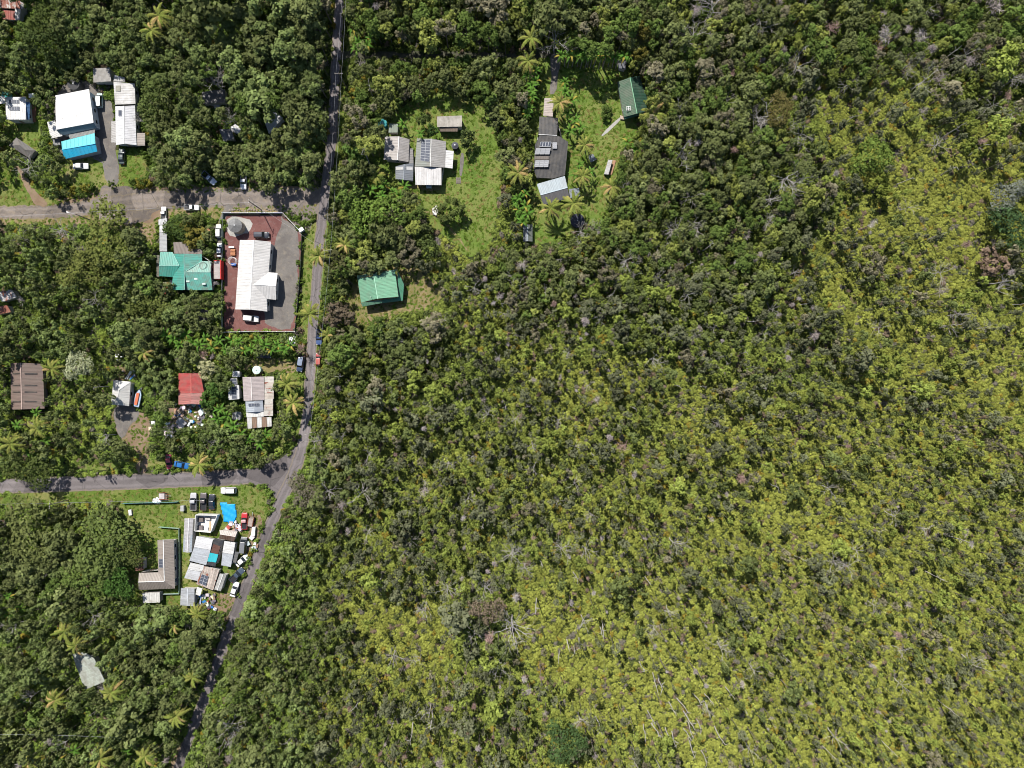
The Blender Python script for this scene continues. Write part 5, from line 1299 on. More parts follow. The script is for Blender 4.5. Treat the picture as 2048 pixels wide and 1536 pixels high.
SNAGS = [(1325, 1368, 11), (1345, 1420, 9), (1363, 1415, 10), (1395, 1405, 10), (1418, 1402, 8), (1378, 1445, 12), (1386, 1462, 9), (1402, 1455, 8), (1374, 1472, 8), (1340, 1476, 10), (1352, 1480, 9), (1310, 1466, 10), (1292, 1463, 8), (1272, 1512, 8), (1388, 1500, 9), (1412, 1521, 9),
         (1203, 1262, 7), (1136, 1292, 9), (1161, 1286, 8), (1121, 1313, 7), (1196, 1452, 10), (1462, 1390, 9), (1484, 1412, 8), (1440, 1470, 9), (860, 1440, 11), (905, 1410, 9), (820, 1465, 10), (1150, 1305, 8), (1536, 1345, 8), (1575, 1320, 8), (1810, 360, 8), (1905, 340, 9), (1700, 235, 8), (1880, 470, 9), (1960, 300, 9)]
for i, (x, y, H) in enumerate(SNAGS):
    b = P(x, y, H * 0.6)
    w = 'thin bleached dead trunk ' + (('in the stand of snags near the bottom edge') if 1260 < x < 1490 and y > 1350 else ('rising from the open ferns, bottom centre' if y > 900 else 'rising from the open ferns, upper right'))
    t = thing('dead_tree', w, 'dead tree', (b.x, b.y, 0), rng.uniform(0, 6.28), w.replace('trunk', 'trunks'))
    k = i % 4; ww = H * 1.25
    set_mesh_child('trunk', DEADM['snag'][k][0], t, scale=(ww, ww, H)); set_mesh_child('branches', DEADM['snag'][k][1], t, scale=(ww, ww, H))
for i, (x, y, H, w) in enumerate([(948, 1272, 9, 'broad bare-branched dead tree below the tall grey-crowned tree'), (838, 1322, 8, 'fallen-looking bare tree with long pale limbs, bottom centre left'), (1312, 1262, 8, 'bare grey tree above the stand of snags'), (1030, 1285, 8, 'pale leafless tree left of the open fern patch'), (1605, 355, 10, 'tall bare forked tree in the upper right woods'), (2000, 575, 10, 'bare many-limbed tree at the right edge'), (1750, 1210, 7, 'pale bare shrub tree in the lower right ferns'), (1990, 205, 10, 'bleached leaning bare tree near the top right'), (440, 145, 10, 'grey bare tree among the upper left woods')]):
    b = P(x, y, H * 0.6); t = thing('dead_tree', w, 'dead tree', (b.x, b.y, 0), rng.uniform(0, 6.28)); k = i % 4; q = 'bare' if i % 2 else 'twiggy'
    set_mesh_child('trunk', DEADM[q][k][0], t, scale=(H, H, H)); set_mesh_child('branches', DEADM[q][k][1], t, scale=(H, H, H * .9)); CLAIM.append((x, y, 12))
for lb, x, y, R, H in PALMS:
    palm(lb, x, y, R, H, 19, PT, 'palms', FROND)
BAN = [(x, 112 + 5 * math.sin(x * 0.7), 'tall banana plant in the row above the right lawn', 'banana row above the right lawn', 7.2) for x in range(1122, 1258, 9)]
BAN += [(1050 + 22 * rng.random(), y, 'banana plant in the hedge left of the driveway', 'banana hedge left of the driveway', 5) for y in range(140, 232, 11)]
BAN += [(1026 + 30 * rng.random(), y, 'banana plant in the hedge between the centre and right lawns', 'banana hedge between the lawns', 4.5) for y in range(388, 452, 8)]
BAN += [(x, y + rng.normal(0, 6), 'banana plant in the row south of the cinder yard', 'banana row south of the cinder yard', 4.5) for x, y in zip(range(335, 590, 13), [668, 676, 682, 672, 684, 688, 676, 690, 682, 692, 684, 692, 700, 690, 682, 694, 702, 690, 700, 690])]
BAN += [(x, y, 'banana plant in the thicket left of the pink house', 'banana thicket left of the pink house', 4) for x, y in ((440, 818), (455, 832), (448, 848), (468, 852), (436, 838), (482, 866), (500, 880), (520, 886), (535, 868))]
BAN += [(x, y, 'banana plant beside the centre compound outhouse', 'bananas beside the centre compound outhouse', 4) for x, y in ((752, 368), (770, 372), (786, 384), (800, 392), (762, 392), (742, 380), (810, 372), (840, 268), (806, 250))]
BAN += [(x, y, 'banana plant on the right lawn near the footpath', 'bananas near the right lawn footpath', 3.8) for x, y in ((1135, 225), (1150, 240), (1140, 262), (1160, 255), (1145, 200), (1130, 185), (1158, 330), (1180, 345), (1150, 350), (1255, 285), (1270, 300), (1130, 165))]
BAN += [(x, y, 'banana plant with yellowing leaves at the left edge woods', 'yellowing bananas in the lower left woods', 4) for x, y in ((20, 1190), (40, 1215), (18, 1230), (95, 1500), (120, 1515), (150, 1500), (255, 1500), (45, 1400), (75, 825), (35, 850), (95, 880), (60, 905))]
BAN += [(x, y, 'banana plant beside the main road at the lane entrance', 'bananas at the lane entrance', 4) for x, y in ((708, 60), (718, 85), (712, 100), (735, 92), (742, 78))]
for x, y, lb, gp, H in BAN:
    palm(lb, x, y, rng.uniform(1.9, 2.5), H * rng.uniform(0.85, 1.1), 9, BT, gp, BLADE, 'banana_plant', 'leaf', up=0.0, thick=0.13, bend=0.15, cat='banana plant')

# ------------------------------------------------------------------ the woods: scattered trees
cand = rng.uniform((X0 + 20, Y0 + 20), (X1 - 20, Y1 - 20), (95000, 2))
val = survey(cand[:, 0], cand[:, 1])
cell = 14.0; hashg = {}
def near(x, y, d):
    for i in range(int((x - d) // cell), int((x + d) // cell) + 1):
        for j in range(int((y - d) // cell), int((y + d) // cell) + 1):
            for (a, b, e) in hashg.get((i, j), ()):
                if (a - x) ** 2 + (b - y) ** 2 < (0.5 * (d + e)) ** 2: return True
    return False
for (a, b, c) in CLAIM:
    for k in range(1): hashg.setdefault((int(a // cell), int(b // cell)), []).append((a, b, c * 1.2))
claim = np.array(CLAIM)
trees = []
wph = rng.uniform(0, 6.28, 12); wfr = rng.uniform(0.02, 0.075, (12, 2)) * rng.choice([-1, 1], (12, 2))
clump = sum(np.sin(cand[:, 0] * wfr[k, 0] + cand[:, 1] * wfr[k, 1] + wph[k]) for k in range(12)) / 2.45
for (x, y), v, cl in zip(cand, val, clump):
    R, sp, H, fern, dead = v
    sp = sp * min(1.9, max(0.72, 1 + cl * 0.34 * max(0, fern - 0.2))) * (1 + 0.16 * max(0, min(1, (fern - 0.42) / 0.2)))
    H = H * (1 + 0.45 * max(0, min(1, (fern - 0.6) / 0.3)))
    if fern < 0.2: R *= 1.12
    if x < 640: R *= 1.25
    opn = at(m_open, [x], [y])[0]
    if opn: sp *= 2.0; R *= 0.85
    sp *= rng.uniform(0.82, 1.2)
    R = R * min(2.2, max(0.5, rng.lognormal(0.02, 0.42)))
    H = H * rng.uniform(0.75, 1.2) * (0.75 + 0.25 * R / v[0])
    Rp = R / MPP
    ang = np.arange(8) * math.pi / 4
    sx = np.concatenate([[x], x + 0.72 * Rp * np.cos(ang)]); sy = np.concatenate([[y], y + 0.72 * Rp * np.sin(ang)])
    if at(m_build, sx, sy).any() or at(m_road, sx, sy).sum() > 1: continue
    if at(m_lawn, [x], [y])[0] or at(m_lawn, sx, sy).sum() > 2: continue
    bx, by = down(x, y, H - R * 0.5)
    if at(m_base, [bx], [by])[0] or at(m_road, [bx], [by])[0]: continue
    if (((claim[:, 0] - x) ** 2 + (claim[:, 1] - y) ** 2) < (claim[:, 2] * 0.85) ** 2).any(): continue
    d = sp * Rp
    if near(x, y, d): continue
    hashg.setdefault((int(x // cell), int(y // cell)), []).append((x, y, d))
    trees.append((x, y, R, H, fern, dead))
trees = np.array(trees)
print('trees', len(trees))

LAND = [(150, 225, 'the big white house'), (250, 230, 'the long white building'), (372, 540, 'the teal house'), (512, 550, 'the cinder yard'), (242, 786, 'the white hip cottage'), (55, 772, 'the brown barn'),
        (382, 776, 'the red roof'), (508, 800, 'the pink house'), (325, 1130, 'the L-shaped house'), (415, 1110, 'the crowded yard'), (178, 1342, 'the pale mossy roof'), (760, 578, 'the light green house'),
        (850, 310, 'the centre compound'), (1100, 300, 'the charcoal house'), (1264, 195, 'the dark green house'), (1745, 320, 'the lime green tree'), (2042, 455, 'the deep green edge tree'), (1125, 1482, 'the feathery bottom tree'),
        (590, 940, 'the road junction'), (640, 398, 'the upper road corner'), (455, 1270, 'the lower road bend'), (968, 1225, 'the tall grey-crowned tree'), (1024, 768, 'the picture centre'), (1500, 768, 'the middle of the scrub field'),
        (2040, 20, 'the top right corner'), (2040, 1520, 'the bottom right corner'), (10, 1520, 'the bottom left corner'), (1500, 20, 'the middle of the top right edge'), (700, 1520, 'the bottom edge left of centre'), (1500, 1300, 'the lower fern field'), (450, 60, 'the shaded top left forest'), (1990, 1000, 'the right edge fern field'), (430, 230, 'the woodland camp')]
def zone(x, y):
    d = [(x - a) ** 2 + (y - b) ** 2 for a, b, w in LAND]; k = int(np.argmin(d)); a, b, w = LAND[k]
    dx, dy = x - a, y - b
    return ('right of ' if dx > 0 else 'left of ') + w if abs(dx) > abs(dy) else ('below ' if dy > 0 else 'above ') + w
def hue(c):
    c = np.asarray(c); l = c.sum()
    if c[2] / c[1] > 0.5: return 'grey-brown'
    if c[1] / c[0] > 1.28: return 'dark green'
    return 'pale olive' if l > 0.3 else 'olive'
def leaf_tint(x, y, fern, r):
    u = r.random()
    left = x < 640
    if fern > 0.42 and not left and u < 0.92: c = np.array((0.078, 0.086, 0.048)) if u < 0.48 else np.array((0.07, 0.088, 0.03)) if u < 0.70 else np.array((0.125, 0.155, 0.034))
    elif u < 0.50: c = np.array((0.082, 0.098, 0.036))          # grey olive
    elif u < 0.76: c = np.array((0.066, 0.098, 0.024))        # dark green
    elif u < 0.90: c = np.array((0.125, 0.145, 0.036))        # fresh olive
    else: c = np.array((0.115, 0.108, 0.068))                 # grey brown
    if left and u > 0.55: c = np.array((0.09, 0.118, 0.04))
    c = c * np.array((1.5, 1.46, 1.5)) * (1.1 + 0.06 * fern) * r.uniform(0.75, 1.3)
    return c
SCRUB = M['fern']
inframe = (trees[:, 0] > 5) & (trees[:, 0] < 2043) & (trees[:, 1] > 5) & (trees[:, 1] < 1531)
isdead = rng.random(len(trees)) < trees[:, 5] * 1.25
dry = np.zeros(len(trees), bool)
# bare and dry trees: every one seen is a thing of its own (up to 300 of each kind)
didx = np.where(isdead)[0]
didx = didx[np.argsort(-trees[didx, 2])]
nd = {'dead': 0, 'dry': 0}
stuff_trees = []; stuff_dead = []; stuff_dry = []
for i in didx:
    x, y, R, H, fern, dd = trees[i]
    u = rng.random()
    if u < 0.55:
        if inframe[i] and nd['dead'] < 290:
            k = ['snag', 'bare', 'twiggy'][rng.integers(3)]; kk = rng.integers(4)
            b = P(x, y, H * 0.6)
            t = thing('dead_tree', {'snag': 'thin bleached dead trunk ', 'bare': 'bare grey branching dead tree ', 'twiggy': 'many-twigged bleached dead tree '}[k] + zone(x, y), 'dead tree', (b.x, b.y, 0), rng.uniform(0, 6.28), k + ' dead trees ' + zone(x, y))
            hh = H * rng.uniform(0.9, 1.35) + (1.5 if k == 'snag' else 0); ww = hh * rng.uniform(0.8, 1.1)
            set_mesh_child('trunk', DEADM[k][kk][0], t, scale=(ww, ww, hh)); set_mesh_child('branches', DEADM[k][kk][1], t, scale=(ww, ww, hh))
            nd['dead'] += 1
        else: stuff_dead.append(i)
    else:
        c = [(0.34, 0.29, 0.27), (0.38, 0.34, 0.33), (0.31, 0.21, 0.18), (0.35, 0.3, 0.29)][rng.integers(4)]
        if inframe[i] and nd['dry'] < 290:
            b = P(x, y, H - R * 0.5)
            w = 'rusty brown' if c[0] - c[2] > 0.09 else 'pale grey'
            t = thing('withered_tree', w + ' withered twiggy tree ' + zone(x, y), 'dead tree', (b.x, b.y, 0), rng.uniform(0, 6.28), w + ' withered trees ' + zone(x, y))
            ht = H - R * 0.6
            set_mesh_child('trunk', TRUNK[rng.integers(4)], t, scale=(ht * .8, ht * .8, ht)); set_mesh_child('crown', DRY[rng.integers(4)], t, (0, 0, H - R * 1.15), (R, R, R), tint=np.array(c) * rng.uniform(0.85, 1.2))
            nd['dry'] += 1
        else: stuff_dry.append((i, c))
live = np.where(~isdead)[0]
forest = live[trees[live, 4] < 0.47]; field = live[trees[live, 4] >= 0.47]
def place(idx, name, crowns, what, rest, big, n=300):
    order = idx[inframe[idx]]; order = order[np.argsort(-trees[order, 2])]
    chosen = order[:n]
    for i in chosen:
        x, y, R, H, fern, dd = trees[i]; z = zone(x, y)
        tn = leaf_tint(x, y, fern, rng)
        lb = ('broad ' if R > big else 'slender ') + hue(tn) + ' ' + what + ' ' + z
        tree(name, lb, x, y, R, H, tn, crowns[rng.integers(len(crowns))], what + 's ' + z, flat=rng.uniform(0.75, 1.1) if fern < 0.5 else rng.uniform(1.0, 1.5))
    rest += [i for i in idx if i not in set(chosen.tolist())]
rest = []
place(forest, 'forest_tree', CROWN, 'forest tree', rest, 3.4)
place(field, 'scrub_tree', OPENC + CROWN[:2], 'scrub tree', rest, 2.4)

# ------------------------------------------------------------------ uncountable growth as instanced stuff
def scatter(name, label, cat, protos, loc, rot, scl, idx, tint):
    pc = bpy.data.collections.new(name + '_kinds')
    for i, me in enumerate(protos):
        o = bpy.data.objects.new('%s_kind_%02d' % (name, i), me); pc.objects.link(o)
    me = bpy.data.meshes.new(name)
    n = len(loc)
    me.vertices.add(n); me.vertices.foreach_set('co', np.asarray(loc, dtype=np.float32).ravel())
    for nm, ty, arr, key in (('rot', 'FLOAT_VECTOR', rot, 'vector'), ('scl', 'FLOAT_VECTOR', scl, 'vector'), ('kind_index', 'INT', idx, 'value'), ('tint', 'FLOAT_VECTOR', tint, 'vector')):
        a = me.attributes.new(nm, ty, 'POINT'); a.data.foreach_set(key, np.asarray(arr, dtype=np.int32 if ty == 'INT' else np.float32).ravel())
    ng = bpy.data.node_groups.new(name + '_scatter', 'GeometryNodeTree')
    ng.interface.new_socket('Geometry', in_out='INPUT', socket_type='NodeSocketGeometry')
    ng.interface.new_socket('Geometry', in_out='OUTPUT', socket_type='NodeSocketGeometry')
    gi, go = ng.nodes.new('NodeGroupInput'), ng.nodes.new('NodeGroupOutput')
    ip = ng.nodes.new('GeometryNodeInstanceOnPoints'); ci = ng.nodes.new('GeometryNodeCollectionInfo')
    ci.inputs['Collection'].default_value = pc; ci.inputs['Separate Children'].default_value = True; ci.inputs['Reset Children'].default_value = True
    ip.inputs['Pick Instance'].default_value = True
    def named(nm, ty):
        q = ng.nodes.new('GeometryNodeInputNamedAttribute'); q.data_type = ty; q.inputs[0].default_value = nm
        return q.outputs[0]
    e2r = ng.nodes.new('FunctionNodeEulerToRotation')
    ng.links.new(named('rot', 'FLOAT_VECTOR'), e2r.inputs[0]); ng.links.new(e2r.outputs[0], ip.inputs['Rotation'])
    ng.links.new(named('scl', 'FLOAT_VECTOR'), ip.inputs['Scale']); ng.links.new(named('kind_index', 'INT'), ip.inputs['Instance Index'])
    ng.links.new(gi.outputs[0], ip.inputs['Points']); ng.links.new(ci.outputs[0], ip.inputs['Instance']); ng.links.new(ip.outputs[0], go.inputs[0])
    o = bpy.data.objects.new(name, me); link(o)
    md = o.modifiers.new('scatter', 'NODES'); md.node_group = ng
    return tag(o, label, cat, kind='stuff')

# the remaining, smaller trees (crown and trunk in one prototype; trunk runs down into the ground)
TP = []
for i, me_ in enumerate(OPENC + CROWN[:4]):
    n = len(me_.vertices); v = np.empty(n * 3, np.float32); me_.vertices.foreach_get('co', v); v = v.reshape(-1, 3)
    m = len(me_.polygons); f = np.empty(m * 4, np.int32); me_.loops.foreach_get('vertex_index', f); f = f.reshape(-1, 4)
    a = np.empty(m, np.float32); me_.attributes['leafvar'].data.foreach_get('value', a)
    Vt, Ft = [], []; branch_tube(Vt, Ft, (0, 0, -4.2), (0.02, 0, 0.4), 0.075, 0.03, 5)
    for k in range(3): branch_tube(Vt, Ft, (0, 0, -0.3 + 0.2 * k), (0.45 * math.cos(k * 2.1 + i), 0.45 * math.sin(k * 2.1 + i), 0.45 + 0.1 * k), 0.028, 0.012, 4)
    V2, F2 = join((v, f), (np.vstack(Vt), np.vstack(Ft)))
    TP.append(np_mesh('tree_kind', V2, F2, [M['leaf'], M['bark']], np.concatenate([a, np.full(len(F2) - m, 0.5)]), np.concatenate([np.zeros(m), np.ones(len(F2) - m)])))
L_, R_, Sc_, I_, T_ = [], [], [], [], []
for i in rest:
    x, y, R, H, fern, dd = trees[i]; b = P(x, y, H - R * 0.5)
    L_.append((b.x, b.y, H - R * 1.15)); R_.append((rng.normal(0, .05), rng.normal(0, .05), rng.uniform(0, 6.28))); Sc_.append((R, R, R * rng.uniform(0.85, 1.25)) if fern < 0.5 else (R * .92, R * .92, R * rng.uniform(1.15, 1.9)))
    I_.append(rng.integers(0, 6) if fern > 0.45 else rng.integers(3, 9)); T_.append(leaf_tint(x, y, fern, rng))
scatter('small_trees', 'mass of smaller trees filling the woods and scrub', 'trees', TP, L_, R_, Sc_, I_, T_)
if stuff_dry:
    A = np.array([trees[i] for i, c in stuff_dry]); W = [P(a[0], a[1], a[3] - a[2] * .5) for a in A]
    scatter('withered_scrub', 'small withered twiggy shrubs scattered through the scrub', 'dead shrubs', DRY, [(w.x, w.y, w.z - a[2] * 0.6) for w, a in zip(W, A)], [(0, 0, q) for q in rng.uniform(0, 6, len(A))], [(a[2],) * 3 for a in A], rng.integers(0, 4, len(A)), [np.array(c) * 1.0 for i, c in stuff_dry])
if stuff_dead:
    DP = [np_mesh('dead_kind', *join(*DEAD[k][j]), M['deadwood']) for k in ('snag', 'bare') for j in range(3)]
    A = np.array([trees[i] for i in stuff_dead]); W = [P(a[0], a[1], a[3] * .6) for a in A]
    scatter('dead_stems', 'small dead stems scattered through the scrub', 'dead stems', DP, [(w.x, w.y, 0) for w in W], [(0, 0, q) for q in rng.uniform(0, 6, len(A))], [(a[3],) * 3 for a in A], rng.integers(0, 6, len(A)), [(0.3, 0.3, 0.3)] * len(A))

# fern and scrub carpet
st = 1.25 / MPP
xs, ys = np.meshgrid(np.arange(X0 + 10, X1 - 10, st), np.arange(Y0 + 10, Y1 - 10, st * 0.92))
xs[1::2] += st / 2
fx = (xs + rng.normal(0, st * 0.28, xs.shape)).ravel(); fy = (ys + rng.normal(0, st * 0.28, ys.shape)).ravel()
ok = ~(at(m_road, fx, fy) | at(m_base, fx, fy) | at(m_lawn, fx, fy))
fx, fy = fx[ok], fy[ok]
fv = survey(fx, fy)
# broad patchiness from summed waves
ph = rng.uniform(0, 6.28, (10, 2)); fr = rng.uniform(0.006, 0.035, (10, 2)) * rng.choice([-1, 1], (10, 2))
pat = sum(np.sin(fx * fr[k, 0] + fy * fr[k, 1] + ph[k, 0]) for k in range(10)) / 3.2
yel = np.clip(fv[:, 3] * np.where(fv[:, 3] > 0.4, 1.12, 1.0) + 0.2 * at(m_open, fx, fy) + 0.13 * pat + rng.normal(0, 0.1, len(fx)), 0, 1)
dark = np.array((0.1, 0.135, 0.032)); mid = np.array((0.18, 0.23, 0.052)); bright = np.array((0.265, 0.285, 0.062))
tin = np.where(yel[:, None] < 0.5, dark + (mid - dark) * (yel[:, None] * 2), mid + (bright - mid) * ((yel[:, None] - 0.5) * 2))
leftg = np.clip((660 - fx) / 60, 0, 1)[:, None] * 0.5
tin = tin * (1 - leftg) + leftg * tin * np.array((0.8, 1.05, 0.9))
tin = tin * rng.uniform(0.72, 1.25, len(fx))[:, None]
u = rng.random(len(fx))
tin[(u < 0.04)] = np.array((0.2, 0.15, 0.105)); tin[(u >= 0.04) & (u < 0.07)] = np.array((0.27, 0.215, 0.04)); tin[(u >= 0.07) & (u < 0.10)] = np.array((0.17, 0.155, 0.125))
hs = rng.uniform(0.85, 1.35, len(fx))
hz = hs * rng.uniform(0.6, 1.2, len(fx)) * np.where(fv[:, 3] < 0.5, 1.6, 0.85)
FL = np.stack([(fx - 1024) * MPP, (768 - fy) * MPP, np.zeros(len(fx))], 1)
scatter('fern_carpet', 'yellow-green fern and scrub undergrowth covering the open ground', 'ferns', FERN, FL, np.stack([rng.normal(0, .1, len(fx)), rng.normal(0, .1, len(fx)), rng.uniform(0, 6.28, len(fx))], 1),
        np.stack([hs, hs, hz], 1), rng.integers(0, 6, len(fx)), tin)
print('ferns', len(fx))

# grass tufts breaking up lawn edges and verges
gxr = rng.uniform(-20, 2070, 120000); gyr = rng.uniform(-20, 1556, 120000)
ok = at(m_lawn, gxr, gyr) & ~at(m_road, gxr, gyr) & ~at(m_base, gxr, gyr)
pv = np.zeros((GH, GW), bool)
for nm, p, mt, rg in PAVED: fill(pv, p)
ok &= ~at(pv, gxr, gyr)
gxr, gyr = gxr[ok][:9000], gyr[ok][:9000]
n = len(gxr); sg = rng.uniform(0.25, 0.7, n)
gt = np.array((0.085, 0.135, 0.02)) * rng.uniform(0.75, 1.3, (n, 1)); gt[rng.random(n) < 0.3] = (0.2, 0.18, 0.06)
scatter('grass_tufts', 'rough grass tufts on the lawns and verges', 'grass', FERN[:3], np.stack([(gxr - 1024) * MPP, (768 - gyr) * MPP, np.full(n, -0.02)], 1), np.stack([np.zeros(n), np.zeros(n), rng.uniform(0, 6, n)], 1), np.stack([sg, sg, sg * 0.35], 1), rng.integers(0, 3, n), gt)
# ------------------------------------------------------------------ vehicles
def mat_paint():
    m, nt, out = new_mat('car_paint')
    f = noise(nt, 2.0, 3, 0.6, wpos(nt))
    col = mixrgb(nt, 1.0, attr(nt, 'tint'), ramp(nt, f, [(0.3, 0.88), (0.7, 1.05)]), 'MULTIPLY')
    b = principled(nt, out, col, 0.32, 0.45)
    b.inputs['Coat Weight'].default_value = 0.35
    return m
M['paint'] = mat_paint()
M['headlight'] = mat_plain('headlight_lens', (0.7, 0.7, 0.68), 0.2, 0.5)
M['taillight'] = mat_plain('taillight_lens', (0.35, 0.015, 0.015), 0.3, 0.4)
M['rim'] = mat_plain('alloy_rim', (0.45, 0.45, 0.46), 0.35, 0.5, 0.4)

def loft(mb, secs, closed_ends=True):
    for a, b in zip(secs[:-1], secs[1:]):
        n = len(a)
        for i in range(n - 1): mb.face([a[i], a[i + 1], b[i + 1], b[i]])
    if closed_ends: mb.face(secs[0][::-1]); mb.face(secs[-1])

CARK = {  # length, width, roof z, belt z, cabin (rear foot, rear top, front top, front foot) as share of length from the rear, bed end share
 'sedan': (4.6, 1.78, 1.42, 0.92, (0.14, 0.27, 0.57, 0.72), None), 'hatch': (4.0, 1.72, 1.5, 0.95, (0.03, 0.12, 0.58, 0.74), None),
 'suv': (4.6, 1.88, 1.75, 1.08, (0.02, 0.07, 0.60, 0.72), None), 'van': (4.9, 1.95, 1.95, 1.1, (0.01, 0.04, 0.72, 0.86), None),
 'pickup': (5.2, 1.9, 1.75, 1.05, (0.40, 0.44, 0.60, 0.71), 0.385)}
CARM = {}
def car_meshes(k):
    if k in CARM: return CARM[k]
    Ln, W, zr, zb, cab, bed = CARK[k]; hw = W / 2
    X = lambda s: -Ln / 2 + Ln * s
    d = {}
    mb = MB()
    st = [(0.0, 0.80, 0.42, 0.72), (0.015, 0.92, 0.36, 0.86), (0.06, 0.98, 0.30, 0.96), (0.2, 1.0, 0.28, 1.0), (0.5, 1.0, 0.28, 1.0), (0.72, 1.0, 0.28, 0.99), (0.86, 0.985, 0.29, 0.93), (0.95, 0.94, 0.32, 0.85), (0.985, 0.86, 0.36, 0.76), (1.0, 0.74, 0.42, 0.66)]
    if bed: st = [s if s[0] > bed else (s[0], s[1], s[2], min(s[3], 0.72)) for s in st[:4]] + [(bed, 1.0, 0.28, 0.72), (bed + 0.004, 1.0, 0.28, 1.0)] + st[4:]
    secs = []
    for s, w, zl, zt in st:
        y = hw * w; z1 = zb * zt; x = X(s)
        secs.append([(x, -y * .9, zl), (x, -y, zl + .14), (x, -y, z1 - .16), (x, -y * .94, z1 - .04), (x, -y * .5, z1 + .015), (x, 0, z1 + .025), (x, y * .5, z1 + .015), (x, y * .94, z1 - .04), (x, y, z1 - .16), (x, y, zl + .14), (x, y * .9, zl)])
    loft(mb, secs); d['body'] = [mb.mesh('car_body', M['paint'])]
    a, b, c, e = [X(s) for s in cab]; yb, yt = hw * .93, hw * .74
    B = {'rbl': (a, -yb, zb), 'rbr': (a, yb, zb), 'rtl': (b, -yt, zr), 'rtr': (b, yt, zr), 'ftl': (c, -yt, zr), 'ftr': (c, yt, zr), 'fbl': (e, -yb, zb), 'fbr': (e, yb, zb)}
    def pane(ks, nm):
        mb = MB(); p = [Vector(B[q]) for q in ks]; cc = sum(p, Vector()) / 4
        p = [cc + (q - cc) * 0.93 for q in p]
        n = (p[1] - p[0]).cross(p[2] - p[0]).normalized()
        if n.dot(cc - Vector((0, 0, zb - 0.2))) < 0: n = -n
        mb.prism([q + n * 0.004 for q in p], n * 0.012); return mb.mesh(nm, M['glass'])
    mb = MB()
    fr = [Vector(B[q]) for q in ('rbl', 'rbr', 'rtr', 'rtl', 'fbl', 'fbr', 'ftr', 'ftl')]
    for q in ((0, 1, 2, 3), (5, 4, 7, 6), (4, 0, 3, 7), (1, 5, 6, 2)): mb.face([fr[i] for i in q])
    d['cabin_frame'] = [mb.mesh('cabin_frame', M['paint'])]
    d['windshield'] = [pane(('fbl', 'fbr', 'ftr', 'ftl'), 'windshield')]; d['rear_window'] = [pane(('rbl', 'rbr', 'rtr', 'rtl'), 'rear_window')]
    d['side_window'] = [pane(('fbl', 'rbl', 'rtl', 'ftl'), 'side_window'), pane(('rbr', 'fbr', 'ftr', 'rtr'), 'side_window')]
    mb = MB(); r = []
    for x, w, z in ((b - .05, .9, zr - .02), (b + .1, 1.02, zr + .02), ((b + c) / 2, 1.04, zr + .05), (c - .1, 1.02, zr + .02), (c + .04, .92, zr - .03)):
        y = yt * w; r.append([(x, -y, z - .05), (x, -y * .92, z), (x, 0, z + .025), (x, y * .92, z), (x, y, z - .05)])
    loft(mb, r); d['roof'] = [mb.mesh('car_roof', M['paint'])]
    if bed:
        mb = MB(); x0, x1 = X(0.0), X(bed)
        for s in (-1, 1): mb.box(((x0 + x1) / 2, s * hw * .93, zb * .86), (x1 - x0, 0.1, zb * .34))
        mb.box((x0 + .05, 0, zb * .86), (0.08, hw * 1.8, zb * .34))
        d['bed_wall'] = [mb.mesh('bed_wall', M['paint'])]
        mb = MB(); mb.box(((x0 + x1) / 2, 0, zb * .735), (x1 - x0 - .12, hw * 1.74, 0.04)); d['bed_floor'] = [mb.mesh('bed_floor', M['black'])]
    d['headlight'] = []; d['taillight'] = []
    for s in (-1, 1):
        mb = MB(); mb.box((X(0.975), s * hw * .68, zb * .70), (0.22, 0.34, 0.14)); d['headlight'].append(mb.mesh('headlight', M['headlight']))
        mb = MB(); mb.box((X(0.014), s * hw * .74, zb * .74), (0.14, 0.26, 0.16)); d['taillight'].append(mb.mesh('taillight', M['taillight']))
    mb = MB(); mb.tube([(0, -.11, 0), (0, .11, 0)], .33, 14); d['tyre'] = mb.mesh('tyre', M['rubber'], False)
    mb = MB(); mb.tube([(0, -.12, 0), (0, .12, 0)], .2, 10); d['rim'] = mb.mesh('rim', M['rim'])
    mb = MB()
    for s in (-1, 1): mb.box((X(0.70), s * (hw + .09), zb + .06), (0.14, 0.2, 0.14))
    d['mirror'] = [mb.mesh('mirror', M['black'])]
    CARM[k] = d
    return d

def car(label, k, px, py, head, tint, scale=1.0, roof=None, cat=None, group=None):
    """head: direction of the front in the photograph, degrees clockwise from up"""
    p = P(px, py, 0.8); h = math.radians(90 - head); d = car_meshes(k)
    t = thing({'pickup': 'parked_pickup', 'van': 'parked_van', 'suv': 'parked_suv'}.get(k, 'parked_car'), label, cat or ('pickup' if k == 'pickup' else 'van' if k == 'van' else 'car'), (p.x, p.y, 0.05), h, group or 'parked vehicles')
    t.scale = (scale,) * 3
    for nm in ('body', 'cabin_frame', 'roof', 'windshield', 'rear_window', 'side_window', 'bed_wall', 'bed_floor', 'headlight', 'taillight', 'mirror'):
        for me in d.get(nm, ()): set_mesh_child(nm, me, t, tint=(roof if (roof and nm == 'roof') else tint))
    Ln, W = CARK[k][:2]
    for sx in (-0.29, 0.31):
        for sy in (-1, 1):
            w = set_mesh_child('wheel', d['tyre'], t, (Ln * sx, sy * (W / 2 - .08), .33)); set_mesh_child('rim', d['rim'], w)
    return t
CW, CS, CB, CG = (0.72, 0.72, 0.71), (0.42, 0.43, 0.45), (0.02, 0.022, 0.028), (0.16, 0.165, 0.175)
car('white hatchback parked north of the teal house along the fence', 'suv', 437, 462, 0, CW, 0.86)
car('silver-white sedan parked close behind the white hatchback by the fence', 'sedan', 439, 500, 0, (0.55, 0.57, 0.6), 0.92)
car('white pickup on the dry verge of the gravel road', 'pickup', 383, 415, 90, CW, 0.84)
car('white pickup at the head of the long sheet lean-to', 'pickup', 327, 427, 0, CW, 0.8)
